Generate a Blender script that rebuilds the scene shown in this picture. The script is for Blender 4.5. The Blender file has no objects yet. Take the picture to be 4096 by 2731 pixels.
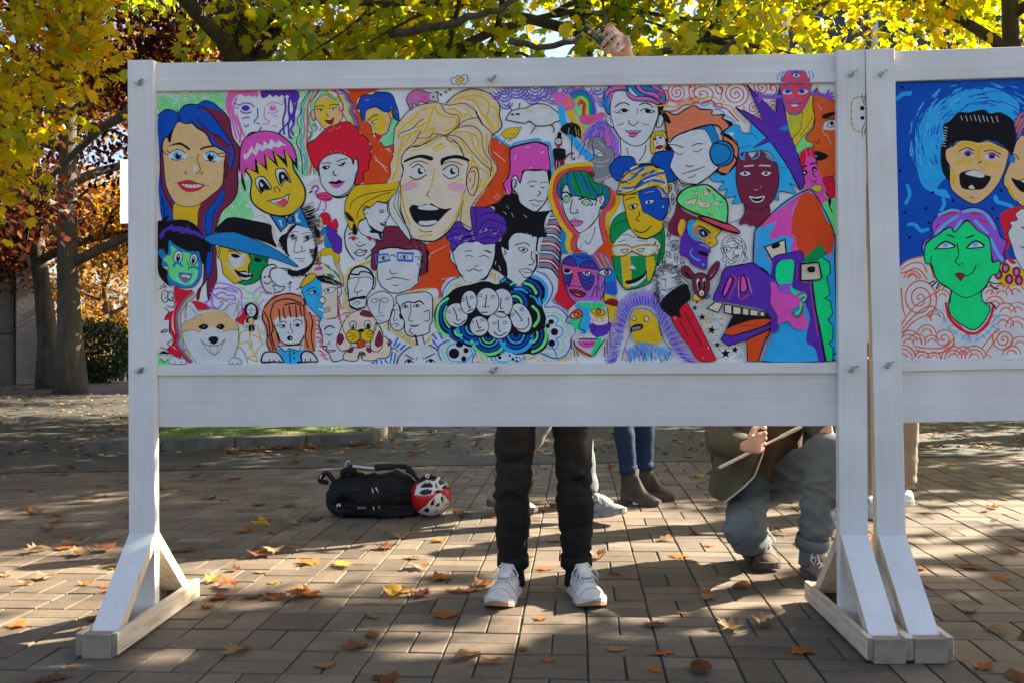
import bpy, bmesh, math, random
import numpy as np
from mathutils import Vector, Matrix, Euler, noise
from mathutils.geometry import tessellate_polygon
R = math.radians
SC = bpy.context.scene
COL = SC.collection

# ---------------------------------------------------------------- camera
HCAM = 0.937
cam_d = bpy.data.cameras.new('camera')
cam = bpy.data.objects.new('camera', cam_d)
COL.objects.link(cam)
cam_d.sensor_width = 36.0
cam_d.lens = 36.0 * 3990.0 / 4096.0
cam_d.clip_start = 0.05
cam_d.clip_end = 2000.0
cam.location = (0, 0, HCAM)
cam.rotation_euler = (Matrix.Rotation(R(90) + 0.0036, 3, 'X') @ Matrix.Rotation(-0.0042, 3, 'Z')).to_euler()
SC.camera = cam

# ---------------------------------------------------------------- sky, sun, exposure
SUN_AZ = 26.0      # degrees from +X (right) towards +Y (away from the camera)
SUN_EL = 33.0
sdir = Vector((math.cos(R(SUN_EL)) * math.cos(R(SUN_AZ)), math.cos(R(SUN_EL)) * math.sin(R(SUN_AZ)), math.sin(R(SUN_EL))))
W = bpy.data.worlds.new('World')
SC.world = W
W.use_nodes = True
wn = W.node_tree.nodes
wn.clear()
wo = wn.new('ShaderNodeOutputWorld')
wb = wn.new('ShaderNodeBackground')
ws = wn.new('ShaderNodeTexSky')
ws.sky_type = 'NISHITA'
ws.sun_disc = False
ws.sun_elevation = R(SUN_EL)
ws.sun_rotation = math.atan2(sdir.x, sdir.y)
ws.air_density = 0.8
ws.dust_density = 2.5
ws.ozone_density = 0.6
wb.inputs['Strength'].default_value = 0.054
W.node_tree.links.new(ws.outputs[0], wb.inputs[0])
W.node_tree.links.new(wb.outputs[0], wo.inputs[0])
sun_d = bpy.data.lights.new('sun', 'SUN')
sun_d.energy = 5.0
sun_d.angle = R(0.5)
sun_d.color = (1.0, 0.87, 0.68)
sun = bpy.data.objects.new('sun', sun_d)
COL.objects.link(sun)
sun.rotation_euler = sdir.to_track_quat('Z', 'Y').to_euler()
sun.location = (10, 5, 8)
SC.view_settings.view_transform = 'Standard'
SC.view_settings.look = 'None'
SC.view_settings.gamma = 1.0
SC.view_settings.use_curve_mapping = False
SC.view_settings.exposure = 2.55

# ---------------------------------------------------------------- helpers
CM = cam.matrix_basis.to_3x3()
def ray(x, y):
 """direction through pixel x, y of the 4096 x 2731 photograph"""
 d = CM @ Vector(((x - 2048.0) / 3990.0, -(y - 1365.5) / 3990.0, -1.0))
 return d
def on_ground(x, y, z=0.0):
 d = ray(x, y)
 t = (z - HCAM) / d.z
 return Vector((d.x * t, d.y * t, z))
def at_depth(x, y, Y):
 d = ray(x, y)
 t = Y / d.y
 return Vector((d.x * t, Y, HCAM + d.z * t))

def lin(c):
 return tuple(((v / 255.0) / 12.92 if v / 255.0 <= 0.04045 else ((v / 255.0 + 0.055) / 1.055) ** 2.4) for v in c)

def link(o, parent=None):
 COL.objects.link(o)
 if parent is not None:
  o.parent = parent
 return o
def mesh_obj(name, verts, faces, mats=None, parent=None, smooth=False, mat_idx=None):
 me = bpy.data.meshes.new(name)
 me.from_pydata([tuple(v) for v in verts], [], faces)
 if mats is not None:
  for m in (mats if isinstance(mats, (list, tuple)) else [mats]):
   me.materials.append(m)
 if mat_idx is not None:
  me.polygons.foreach_set('material_index', mat_idx)
 if smooth:
  me.polygons.foreach_set('use_smooth', [True] * len(me.polygons))
 me.update()
 return link(bpy.data.objects.new(name, me), parent)
def empty(name, loc=(0, 0, 0), rot=(0, 0, 0)):
 o = bpy.data.objects.new(name, None)
 o.location = loc
 o.rotation_euler = rot
 o.empty_display_size = 0.1
 return link(o)
def tag(o, label=None, category=None, group=None, kind=None):
 if label: o['label'] = label
 if category: o['category'] = category
 if group: o['group'] = group
 if kind: o['kind'] = kind
 return o
def bevel_box(name, x0, x1, y0, y1, z0, z1, mat, parent=None, b=0.002, mats_by_axis=None):
 bm = bmesh.new()
 bmesh.ops.create_cube(bm, size=1.0)
 for v in bm.verts:
  v.co = Vector(((x0 + x1) / 2 + v.co.x * (x1 - x0), (y0 + y1) / 2 + v.co.y * (y1 - y0), (z0 + z1) / 2 + v.co.z * (z1 - z0)))
 if b > 0:
  bmesh.ops.bevel(bm, geom=bm.edges[:], offset=b, segments=1, affect='EDGES', profile=0.5)
 me = bpy.data.meshes.new(name)
 bm.to_mesh(me)
 bm.free()
 me.materials.append(mat)
 if mats_by_axis:
  for ax, m in mats_by_axis.items():
   me.materials.append(m)
   k = len(me.materials) - 1
   i, s = {'-x': (0, -1), '+x': (0, 1), '-y': (1, -1), '+y': (1, 1), '-z': (2, -1), '+z': (2, 1)}[ax]
   for p in me.polygons:
    if p.normal[i] * s > 0.9:
     p.material_index = k
 return link(bpy.data.objects.new(name, me), parent)

# node material helper
class NM:
 def __init__(self, name):
  self.m = bpy.data.materials.new(name)
  self.m.use_nodes = True
  self.t = self.m.node_tree
  self.b = self.t.nodes['Principled BSDF']
  self.out = self.t.nodes['Material Output']
 def n(self, kind, **kw):
  nd = self.t.nodes.new(kind)
  for k, v in kw.items():
   if k in nd.inputs.keys():
    nd.inputs[k].default_value = v
   else:
    setattr(nd, k, v)
  return nd
 def l(self, a, b):
  self.t.links.new(a, b)
 def coord(self, kind='Object', scale=(1, 1, 1)):
  tc = self.n('ShaderNodeTexCoord')
  mp = self.n('ShaderNodeMapping')
  mp.inputs['Scale'].default_value = scale
  self.l(tc.outputs[kind], mp.inputs['Vector'])
  return mp.outputs['Vector']
 def noise(self, vec, scale=5.0, detail=4.0, rough=0.55):
  nd = self.n('ShaderNodeTexNoise')
  nd.inputs['Scale'].default_value = scale
  nd.inputs['Detail'].default_value = detail
  nd.inputs['Roughness'].default_value = rough
  self.l(vec, nd.inputs['Vector'])
  return nd.outputs['Fac']
 def ramp(self, fac, stops):
  nd = self.n('ShaderNodeValToRGB')
  el = nd.color_ramp.elements
  while len(el) < len(stops):
   el.new(0.5)
  for e, (p, c) in zip(el, stops):
   e.position = p
   e.color = (c[0], c[1], c[2], 1.0)
  self.l(fac, nd.inputs['Fac'])
  return nd.outputs['Color']
 def mix(self, fac, a, b, mode='MIX'):
  nd = self.n('ShaderNodeMix')
  nd.data_type = 'RGBA'
  nd.blend_type = mode
  if isinstance(fac, (int, float)): nd.inputs[0].default_value = fac
  else: self.l(fac, nd.inputs[0])
  for v, i in ((a, 6), (b, 7)):
   if isinstance(v, (tuple, list)): nd.inputs[i].default_value = (v[0], v[1], v[2], 1.0)
   else: self.l(v, nd.inputs[i])
  return nd.outputs[2]
 def bump(self, h, strength=0.3, dist=0.01):
  nd = self.n('ShaderNodeBump')
  nd.inputs['Strength'].default_value = strength
  nd.inputs['Distance'].default_value = dist
  self.l(h, nd.inputs['Height'])
  self.l(nd.outputs['Normal'], self.b.inputs['Normal'])
 def color(self, c):
  if isinstance(c, (tuple, list)): self.b.inputs['Base Color'].default_value = (c[0], c[1], c[2], 1.0)
  else: self.l(c, self.b.inputs['Base Color'])
 def rough(self, r):
  if isinstance(r, (int, float)): self.b.inputs['Roughness'].default_value = r
  else: self.l(r, self.b.inputs['Roughness'])

def simple_mat(name, c1, c2, scale=20.0, rough=0.7, bump=0.2, bdist=0.004, stretch=(1, 1, 1), detail=5.0, metallic=0.0):
 k = NM(name)
 v = k.coord('Object', stretch)
 f = k.noise(v, scale, detail)
 k.color(k.ramp(f, [(0.3, c1), (0.7, c2)]))
 k.rough(rough)
 k.b.inputs['Metallic'].default_value = metallic
 if bump > 0:
  k.bump(k.noise(v, scale * 3, 4.0), bump, bdist)
 return k.m
# ---------------------------------------------------------------- materials
def wood_white():
 k = NM('white_painted_wood')
 v = k.coord('Object', (1.2, 1.2, 1.2))
 v2 = k.coord('Object', (1.5, 40, 40))
 a = k.noise(v, 2.2, 5.0)
 g = k.noise(v2, 2.0, 6.0, 0.65)
 c = k.ramp(g, [(0.25, (0.74, 0.71, 0.68)), (0.6, (0.82, 0.795, 0.765))])
 d = k.ramp(a, [(0.32, (0.84, 0.82, 0.80)), (0.66, (1.02, 1.01, 1.0))])
 e = k.mix(1.0, c, d, 'MULTIPLY')
 sp = k.noise(k.coord('Object', (30, 30, 30)), 3.0, 6.0, 0.75)
 k.color(k.mix(k.ramp(sp, [(0.66, (0, 0, 0)), (0.74, (0.55, 0.55, 0.55))]), e, (0.52, 0.47, 0.41)))
 k.rough(0.55)
 k.bump(g, 0.06, 0.0015)
 return k.m
def wood_white_v():
 k = NM('white_painted_post')
 v = k.coord('Object', (1.2, 1.2, 1.2))
 v2 = k.coord('Object', (40, 40, 1.5))
 a = k.noise(v, 2.2, 5.0)
 g = k.noise(v2, 2.0, 6.0, 0.65)
 c = k.ramp(g, [(0.25, (0.74, 0.71, 0.68)), (0.6, (0.82, 0.795, 0.765))])
 d = k.ramp(a, [(0.32, (0.84, 0.82, 0.80)), (0.66, (1.02, 1.01, 1.0))])
 e = k.mix(1.0, c, d, 'MULTIPLY')
 sp = k.noise(k.coord('Object', (30, 30, 30)), 3.0, 6.0, 0.75)
 k.color(k.mix(k.ramp(sp, [(0.66, (0, 0, 0)), (0.74, (0.55, 0.55, 0.55))]), e, (0.52, 0.47, 0.41)))
 k.rough(0.55)
 k.bump(g, 0.06, 0.0015)
 return k.m
def wood_bare(name='bare_pine', ax=(30, 2.5, 30), tint=(1, 1, 1)):
 k = NM(name)
 v = k.coord('Object', ax)
 w = k.n('ShaderNodeTexNoise')
 w.inputs['Scale'].default_value = 1.6
 w.inputs['Detail'].default_value = 6.0
 w.inputs['Distortion'].default_value = 1.2
 k.l(v, w.inputs['Vector'])
 c = k.ramp(w.outputs['Fac'], [(0.3, (0.50, 0.37, 0.24)), (0.5, (0.66, 0.55, 0.40)), (0.75, (0.72, 0.63, 0.49))])
 k.color(c)
 k.rough(0.65)
 k.bump(w.outputs['Fac'], 0.1, 0.001)
 return k.m
def end_grain():
 k = NM('end_grain')
 v = k.coord('Object', (1, 1, 1))
 w = k.n('ShaderNodeTexWave')
 w.wave_type = 'RINGS'
 w.inputs['Scale'].default_value = 28.0
 w.inputs['Distortion'].default_value = 3.0
 w.inputs['Detail'].default_value = 2.0
 k.l(v, w.inputs['Vector'])
 k.color(k.ramp(w.outputs['Fac'], [(0.0, (0.25, 0.185, 0.135)), (1.0, (0.33, 0.25, 0.18))]))
 k.rough(0.8)
 return k.m
M_WHITE = wood_white()
M_WHITEV = wood_white_v()
M_PINE = wood_bare()
M_PINEV = wood_bare('bare_pine_brace', (20, 20, 2.5))
M_END = end_grain()

def panel_mat():
 k = NM('white_panel')
 v = k.coord('Object', (1, 1, 1))
 f = k.noise(v, 3.0, 5.0)
 k.color(k.ramp(f, [(0.3, (0.79, 0.775, 0.755)), (0.7, (0.85, 0.835, 0.81))]))
 k.rough(0.42)
 return k.m
M_PANEL = panel_mat()
def marker_paint():
 k = NM('marker_paint')
 at = k.n('ShaderNodeAttribute')
 at.attribute_name = 'paint'
 v = k.coord('Object', (18, 18, 60))
 mp = k.coord('Object', (9, 9, 9))
 f = k.noise(v, 3.0, 4.0, 0.7)
 g = k.noise(mp, 2.0, 3.0)
 c1 = k.mix(1.0, at.outputs['Color'], k.ramp(f, [(0.25, (0.84, 0.84, 0.84)), (0.6, (1.0, 1.0, 1.0)), (0.8, (1.05, 1.05, 1.05))]), 'MULTIPLY')
 c2 = k.mix(1.0, c1, k.ramp(g, [(0.3, (0.90, 0.90, 0.90)), (0.7, (1.02, 1.02, 1.02))]), 'MULTIPLY')
 k.color(c2)
 k.rough(0.5)
 k.b.inputs['Specular IOR Level'].default_value = 0.08
 return k.m
M_PAINT = marker_paint()
# ---------------------------------------------------------------- marker drawings (real thin paint films on the boards)
PAL = {
 'k': (20, 18, 20), 'w': (217, 216, 214), 'blue': (14, 66, 150), 'maroon': (104, 34, 54), 'tan': (205, 165, 112),
 'gold': (204, 164, 26), 'yel': (236, 196, 48), 'pink': (214, 78, 165), 'purple': (78, 40, 140), 'lpink': (228, 105, 178),
 'teal': (24, 110, 162), 'dgreen': (10, 122, 62), 'green': (96, 194, 112), 'lime': (112, 205, 120), 'red': (188, 26, 44),
 'orange': (214, 72, 30), 'cyan': (48, 162, 214), 'coral': (248, 138, 96), 'salmon': (250, 84, 104), 'beige': (206, 188, 164),
 'hair': (214, 184, 142), 'mint': (14, 204, 124), 'emer': (18, 186, 104), 'grey': (112, 112, 118), 'lgrey': (165, 162, 160),
 'lblue': (88, 172, 212), 'mauve': (150, 84, 152), 'lilac': (142, 92, 188), 'violet': (128, 72, 168), 'dkred': (130, 24, 34),
 'rust': (204, 84, 34), 'navy': (30, 78, 160), 'sky': (42, 148, 204), 'dpink': (196, 72, 122), 'olive': (172, 160, 34),
 'skin': (206, 164, 124), 'blush': (222, 168, 180), 'bluepen': (38, 86, 172), 'dviolet': (66, 44, 120), 'orange2': (222, 100, 62),
 'brown': (150, 92, 60), 'greyg': (98, 184, 124), 'hippo': (162, 98, 140),
}
def pal(c):
 v = lin(PAL[c])
 k = 1.16 if c == 'w' else min(1.8, 0.93 / max(v))
 return tuple(q * k for q in v)
def nums(s):
 out = []
 for p in s.split():
  a, b = p.split(',')
  out.append((float(a), float(b)))
 return out
def catmull(P, closed, sub=5):
 n = len(P)
 if n < 3:
  return P[:]
 out = []
 rng = range(n) if closed else range(n - 1)
 for i in rng:
  if closed:
   p0, p1, p2, p3 = P[i - 1], P[i], P[(i + 1) % n], P[(i + 2) % n]
  else:
   p1, p2 = P[i], P[i + 1]
   p0 = P[i - 1] if i > 0 else p1
   p3 = P[i + 2] if i + 2 < n else p2
  for j in range(sub):
   t = j / sub
   t2, t3 = t * t, t * t * t
   out.append(tuple(0.5 * (2 * p1[k] + (p2[k] - p0[k]) * t + (2 * p0[k] - 5 * p1[k] + 4 * p2[k] - p3[k]) * t2 + (3 * p1[k] - p0[k] - 3 * p2[k] + p3[k]) * t3) for k in (0, 1)))
 if not closed:
  out.append(P[-1])
 return out

class Art:
 """Collects filled shapes and strokes in photograph pixels and lays them as paint layers on a plane."""
 def __init__(self, seed=1):
  self.shapes = []
  self.ox = self.oy = 0.0
  self.s = 1.0
  self.r = random.Random(seed)
 def crop(self, ox, oy, s=3.409):
  self.ox, self.oy, self.s = ox, oy, s
 def _n(self, P):
  return [(self.ox + x / self.s, self.oy + y / self.s) for x, y in P]
 def poly(self, c, P, sm=True, out=0, oc='k', sub=4):
  if isinstance(P, str): P = nums(P)
  Q = catmull(P, True, sub) if sm else P
  self.shapes.append(('f', c, self._n(Q), 0))
  if out: self.line(oc, out, P, sm, True)
 def F(self, c, P, out=0, oc='k'): self.poly(c, P, True, out, oc)
 def S(self, c, P, out=0, oc='k'): self.poly(c, P, False, out, oc)      # straight edges
 def line(self, c, w, P, sm=True, closed=False):
  if isinstance(P, str): P = nums(P)
  if closed: P = P + [P[0]] if not sm else P
  Q = catmull(P, closed and sm, 4) if (sm and len(P) > 2) else list(P)
  if closed and sm: Q = Q + [Q[0]]
  self.shapes.append(('l', c, self._n(Q), w / self.s))
 def L(self, c, w, *Ps):
  for P in Ps: self.line(c, w, P)
 def Z(self, c, w, *Ps):
  for P in Ps: self.line(c, w, P, False)
 def E(self, c, cx, cy, rx, ry=None, rot=0, out=0, oc='k', n=20):
  ry = rx if ry is None else ry
  ca, sa = math.cos(R(rot)), math.sin(R(rot))
  P = []
  for i in range(n):
   a = 2 * math.pi * i / n
   x, y = rx * math.cos(a), ry * math.sin(a)
   P.append((cx + x * ca - y * sa, cy + x * sa + y * ca))
  if c: self.shapes.append(('f', c, self._n(P), 0))
  if out: self.shapes.append(('l', oc, self._n(P + [P[0]]), out / self.s))
 def arc(self, c, w, cx, cy, r, a0, a1, ry=None):
  ry = r if ry is None else ry
  n = max(6, int(abs(a1 - a0) / 12))
  P = [(cx + r * math.cos(R(a0 + (a1 - a0) * i / n)), cy + ry * math.sin(R(a0 + (a1 - a0) * i / n))) for i in range(n + 1)]
  self.shapes.append(('l', c, self._n(P), w / self.s))
 def spiral(self, c, w, cx, cy, r0, turns, a0=0, sx=1.0, sy=1.0):
  n = int(turns * 18)
  P = [(cx + sx * r0 * (i / n) * math.cos(R(a0 + 360 * turns * i / n)), cy + sy * r0 * (i / n) * math.sin(R(a0 + 360 * turns * i / n))) for i in range(1, n + 1)]
  self.shapes.append(('l', c, self._n(P), w / self.s))
 def loops(self, c, w, pts, radii):
  for x, y in pts:
   for r in radii:
    self.arc(c, w, x, y, r, self.r.uniform(0, 360), self.r.uniform(620, 700) - 60)
 def hatch(self, c, w, x0, y0, x1, y1, dx, dy, n, jit=6):
  for i in range(n):
   t = (i + 0.5) / n
   x = x0 + (x1 - x0) * t + self.r.uniform(-jit, jit)
   y = y0 + (y1 - y0) * t + self.r.uniform(-jit, jit)
   k = self.r.uniform(0.7, 1.15)
   self.line(c, w, [(x, y), (x + dx * k, y + dy * k)], False)
 def star(self, c, cx, cy, r, a=0):
  P = []
  for i in range(10):
   q = r if i % 2 == 0 else r * 0.42
   P.append((cx + q * math.sin(R(a + 36 * i)), cy - q * math.cos(R(a + 36 * i))))
  self.S(c, P)
 # --- turning everything into one mesh of stacked paint films
 def build(self, name, hit, to_local, parent, step=0.00003, base=0.0006, clip=None):
  V, Fc, Cc = [], [], []
  boxes = np.zeros((len(self.shapes), 4))
  lay = np.zeros(len(self.shapes))
  for i, (kind, c, P, w) in enumerate(self.shapes):
   a = np.array(P)
   boxes[i] = (a[:, 0].min() - w / 2, a[:, 1].min() - w / 2, a[:, 0].max() + w / 2, a[:, 1].max() + w / 2)
   if i:
    b = boxes[:i]
    m = (b[:, 0] < boxes[i, 2]) & (b[:, 2] > boxes[i, 0]) & (b[:, 1] < boxes[i, 3]) & (b[:, 3] > boxes[i, 1])
    lay[i] = lay[:i][m].max() + 1 if m.any() else 0
  for i, (kind, c, P, w) in enumerate(self.shapes):
   off = base + step * lay[i]
   col = pal(c)
   pts, tris = [], []
   if kind == 'f':
    Q = [P[0]]
    for q in P[1:]:
     if abs(q[0] - Q[-1][0]) + abs(q[1] - Q[-1][1]) > 0.05: Q.append(q)
    if len(Q) < 3: continue
    pts = [(x, y, 0.0) for x, y in Q]
    for t in tessellate_polygon([[Vector((x, y, 0)) for x, y in Q]]):
     tris.append(tuple(t))
   else:
    Q = [P[0]]
    for q in P[1:]:
     if math.hypot(q[0] - Q[-1][0], q[1] - Q[-1][1]) > 0.25: Q.append(q)
    if len(Q) < 2: continue
    h = w / 2
    n = len(Q)
    taper = 1.0
    for j in range(n):
     a = Q[max(0, j - 1)]; b = Q[min(n - 1, j + 1)]
     dx, dy = b[0] - a[0], b[1] - a[1]
     l = math.hypot(dx, dy) or 1.0
     nx, ny = -dy / l, dx / l
     hh = h * (0.86 + 0.28 * noise.noise(Vector((Q[j][0] * 0.03, Q[j][1] * 0.03, i * 0.37))))
     if 0 < j < n - 1:
      d1 = (Q[j][0] - Q[j - 1][0], Q[j][1] - Q[j - 1][1]); d2 = (Q[j + 1][0] - Q[j][0], Q[j + 1][1] - Q[j][1])
      l1, l2 = math.hypot(*d1) or 1, math.hypot(*d2) or 1
      cs = (d1[0] * d2[0] + d1[1] * d2[1]) / (l1 * l2)
      hh *= min(1.6, 1.0 / max(0.4, math.sqrt(max(0.0, (1 + cs) / 2))))
     z = j * 0.0000015
     pts.append((Q[j][0] + nx * hh, Q[j][1] + ny * hh, z)); pts.append((Q[j][0] - nx * hh, Q[j][1] - ny * hh, z))
    for j in range(n - 1):
     tris.append((2 * j, 2 * j + 1, 2 * j + 3, 2 * j + 2))
    for e, s_ in ((0, -1), (n - 1, 1)):        # round caps
     a = Q[e]; b = Q[1] if e == 0 else Q[n - 2]
     ang = math.atan2(a[1] - b[1], a[0] - b[0])
     k0 = len(pts)
     for q in range(5):
      t = ang + math.pi / 2 - math.pi * q / 4
      pts.append((a[0] + h * 0.95 * math.cos(t), a[1] + h * 0.95 * math.sin(t), e * 0.0000015 + 0.000001))
     tris.append(tuple(range(k0, k0 + 5)))
   base_i = len(V)
   for x, y, z in pts:
    if clip:
     x = min(max(x, clip[0]), clip[2]); y = min(max(y, clip[1]), clip[3])
    u, v = to_local(hit(x, y))
    V.append((u, -(off + z), v))
   for t in tris:
    Fc.append(tuple(base_i + q for q in t)); Cc.append(col)
  me = bpy.data.meshes.new(name)
  me.from_pydata(V, [], Fc)
  at = me.attributes.new('paint', 'FLOAT_COLOR', 'FACE')
  flat = np.ones((len(Fc), 4), dtype=np.float32)
  flat[:, :3] = np.array(Cc, dtype=np.float32)
  at.data.foreach_set('color', flat.ravel())
  me.materials.append(M_PAINT)
  # make all normals face the viewer (-y)
  bm = bmesh.new(); bm.from_mesh(me)
  for f in bm.faces:
   f.normal_update()
   if f.normal.y > 0: f.normal_flip()
  bm.to_mesh(me); bm.free()
  return link(bpy.data.objects.new(name, me), parent)
def draw_mural():
 A = Art(3)
 F, S, L, Z, E = A.F, A.S, A.L, A.Z, A.E
 a, b, c_, d, e = (600, 320), (1180, 320), (1560, 320), (2160, 320), (2700, 260)
 f_, g, h, i_, j = (600, 760), (1180, 760), (1700, 760), (2160, 660), (2700, 700)
 k_, l_, m, n, o = (600, 1080), (1180, 1050), (1700, 1050), (2160, 1000), (2700, 1040)
 # ---- background doodles: green loops
 A.crop(*a)
 A.loops('lime', 17, [(360, 285)], [28, 62, 100])
 A.loops('lime', 17, [(235, 280), (480, 280), (600, 240), (740, 230), (160, 320), (870, 240), (960, 340), (640, 330), (300, 380), (210, 400), (420, 380), (540, 370), (840, 330), (950, 230)], [24, 52, 80])
 A.loops('lime', 16, [(1225, 1680), (1130, 1750), (1300, 1760), (1240, 1820), (1150, 1610), (1290, 1600), (1090, 1830), (1180, 1900), (1330, 1830)], [22, 50, 78])
 A.loops('lime', 15, [(1250, 1380), (1290, 1460), (1330, 1400), (1240, 1520)], [20, 45])
 A.loops('lime', 15, [(2090, 190), (2010, 360), (2020, 560), (1990, 680), (1930, 800), (1900, 880), (1990, 830), (2010, 960), (2040, 1060), (1990, 1200), (2070, 1200), (2060, 1290), (960, 1960), (990, 1900)], [22, 48])
 # ---- two tone ghost face
 F('lpink', "1090,155 1280,155 1465,158 1465,240 1430,215 1400,236 1350,212 1300,232 1240,200 1190,215 1140,260 1110,360 1090,480 1050,430 1030,320 1050,220")
 L('lpink', 24, "1060,330 1075,450 1130,600 1180,800", "1110,300 1120,480 1200,700 1240,850", "1180,480 1250,680 1300,800", "1180,250 1130,420 1180,560 1240,700 1220,850", "1140,420 1150,560 1190,660")
 F('purple', "1525,145 1800,145 1960,145 2030,170 2040,240 1990,340 1960,420 1930,300 1880,210 1830,232 1800,205 1760,238 1720,208 1680,238 1630,200 1590,240 1525,245")
 L('purple', 30, "1840,250 1850,400 1815,550 1830,740", "1900,250 1890,420 1900,560 1780,700 1770,740", "1950,300 1960,420 1890,600 1900,760 1930,800", "1970,450 1960,600 1920,680 1955,750", "1890,420 1960,600", "2000,260 1990,380 1950,520")
 L('purple', 16, "1150,320 1230,350 1260,325 1330,320 1380,335 1420,372", "1170,380 1200,390", "1235,430 1300,458 1385,440", "1465,390 1470,500 1430,560 1420,590", "1460,590 1495,605", "1265,535 1310,513 1355,520", "1290,620 1310,643 1350,615")
 E('purple', 1305, 388, 54, 40)
 L('lpink', 14, "1600,350 1650,315 1740,320 1800,345 1820,290", "1605,448 1680,462 1755,415", "1565,380 1560,520 1620,560 1610,600 1540,605", "1680,505 1715,490 1745,505", "1675,625 1700,640 1725,630")
 E('lpink', 1675, 388, 46, 40)
 E('w', 1680, 366, 12, 12)
 # ---- orange ground behind the curly and blue haired heads
 A.crop(*b)
 F('orange', "700,125 900,118 1130,120 1120,150 1000,190 860,260 850,390 890,470 910,550 950,560 1030,640 1050,740 1100,800 1170,850 1210,910 1340,890 1330,1060 1290,1160 1300,1290 1250,1410 1100,1430 940,1440 930,1270 1000,1230 1020,1060 1040,930 1000,830 880,700 870,600 830,500 800,400 800,330 740,260 740,170")
 Z('w', 8, "1080,1040 1260,1260", "1090,1090 1250,1200", "1240,940 1310,985", "1265,930 1300,950")
 # ---- curly rainbow haired girl
 left = nums("200,140 150,230 105,330 70,450 45,560 70,700 35,850 75,970 100,1100 100,1290")
 for col, w, dx in (('green', 60, 55), ('k', 13, -8), ('bluepen', 9, 28), ('lilac', 16, 70), ('hair', 26, 92), ('rust', 24, 116), ('violet', 14, 150), ('lime', 26, 175)):
  P = [(x + dx * (0.45 + 0.55 * min(1, (y - 140) / 400.0)) + 14 * math.sin(y / 47.0 + dx), y) for x, y in left]
  L(col, w, P)
 rgt = nums("640,140 735,185 738,270 800,340 798,430 835,530 880,650")
 for col, w, dx in (('green', 46, -70), ('hair', 34, -110), ('rust', 24, -50), ('violet', 26, -28), ('bluepen', 12, -14), ('k', 13, 0), ('rust', 20, -150)):
  L(col, w, [(x + dx + 10 * math.sin(y / 40.0), y) for x, y in rgt])
 L('green', 36, "400,150 450,210 560,250 600,300", "370,160 330,250 250,330 220,430")
 L('rust', 26, "420,125 460,190 500,210", "590,220 640,300 660,420", "330,150 270,240 210,300")
 L('violet', 24, "545,140 590,190 660,190", "320,140 290,200 260,230")
 L('k', 12, "270,590 300,660 280,700", "350,660 340,700", "200,700 220,760 180,820", "270,640 240,600")
 F('tan', "290,290 400,200 480,240 560,280 610,370 600,410 640,440 650,520 590,600 510,630 400,670 330,580 280,520 270,400", 10)
 F('yel', "290,330 400,300 520,270 580,300 590,335 480,380 440,500 470,520 410,560 430,640 380,640 350,560 340,480 360,430 300,420")
 L('k', 12, "280,380 350,350 400,370", "470,352 520,340 590,340", "300,410 340,400 385,402", "475,395 570,372", "435,460 440,490 460,497")
 E('w', 350, 418, 28, 14); E('k', 352, 418, 14, 14); E('w', 520, 402, 30, 15); E('k', 520, 402, 13, 14)
 F('dkred', "410,550 480,555 530,520 510,600 480,610 440,590", 8)
 F('tan', "265,410 225,430 220,480 250,565 275,535", 12)
 # ---- blue haired bearded man
 F('tan', "960,430 1030,390 1110,375 1200,430 1290,440 1290,500 1310,560 1260,720 1190,760 1100,740 1050,745 1040,640 960,550", 12)
 F('yel', "990,500 1100,460 1190,470 1230,560 1240,620 1220,720 1150,740 1100,700 1070,690 1080,600 1000,560")
 F('greyg', "1300,580 1330,530 1400,560 1380,650 1340,880 1220,905 1180,850 1200,760 1260,720", 0)
 A.hatch('w', 5, 1230, 780, 1350, 600, 12, 40, 22, 26)
 L('k', 14, "1170,850 1210,910 1280,905 1340,885", "1310,560 1260,720 1200,750")
 F('blue', "845,390 870,300 900,240 960,205 1060,205 1100,170 1200,172 1280,180 1340,230 1370,320 1400,400 1420,540 1400,560 1340,510 1320,400 1280,440 1200,430 1110,372 1000,400 960,440 950,520 920,560 890,470 890,410", 15)
 L('purple', 20, "920,260 1000,240", "1080,250 1200,280", "930,340 1010,310", "1250,220 1310,270")
 Z('w', 6, "1300,400 1320,370", "1380,420 1395,450", "960,280 1010,272")
 F('yel', "1285,430 1330,390 1345,480 1330,540 1290,500", 10)
 L('k', 9, "1315,430 1310,470")
 F('yel', "1390,600 1440,570 1450,600 1410,640", 8)
 F('red', "1095,755 1150,745 1190,770 1160,820 1130,832 1100,810")
 L('k', 15, "1000,550 1060,500 1130,480"); L('k', 11, "1040,580 1090,555 1130,540", "1060,600 1085,600", "1050,745 1110,745 1090,725")
 F('w', "1050,585 1120,550 1090,600 1065,600")
 L('k', 9, "1050,580 1075,605 1095,590")
 # ---- red afro woman
 F('w', "330,1150 400,1060 480,1020 610,1000 700,1030 780,1090 800,1150 810,1070 865,1080 875,1200 830,1290 800,1420 720,1530 600,1590 480,1570 400,1480 350,1390", 14)
 F('red', "170,880 280,810 400,690 480,640 580,610 640,580 740,580 800,630 860,660 880,730 960,780 1010,850 1000,880 1045,920 1020,980 1040,1060 1010,1130 1000,1230 930,1270 930,1380 815,1440 850,1280 860,1120 805,1080 795,1160 770,1080 700,1030 600,1002 480,1022 390,1070 335,1150 315,1220 270,1200 200,1060", 14)
 A.hatch('w', 5, 400, 700, 620, 640, 14, -8, 6, 20); A.hatch('w', 5, 480, 980, 680, 980, 6, 10, 6, 16)
 L('k', 13, "370,1150 430,1135 490,1140", "570,1120 640,1090 710,1078")
 F('k', "370,1190 415,1175 465,1172 470,1200 420,1228 390,1215"); E('w', 440, 1195, 16, 12)
 F('k', "585,1165 640,1140 695,1122 665,1165 620,1182"); E('w', 622, 1158, 13, 10)
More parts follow.
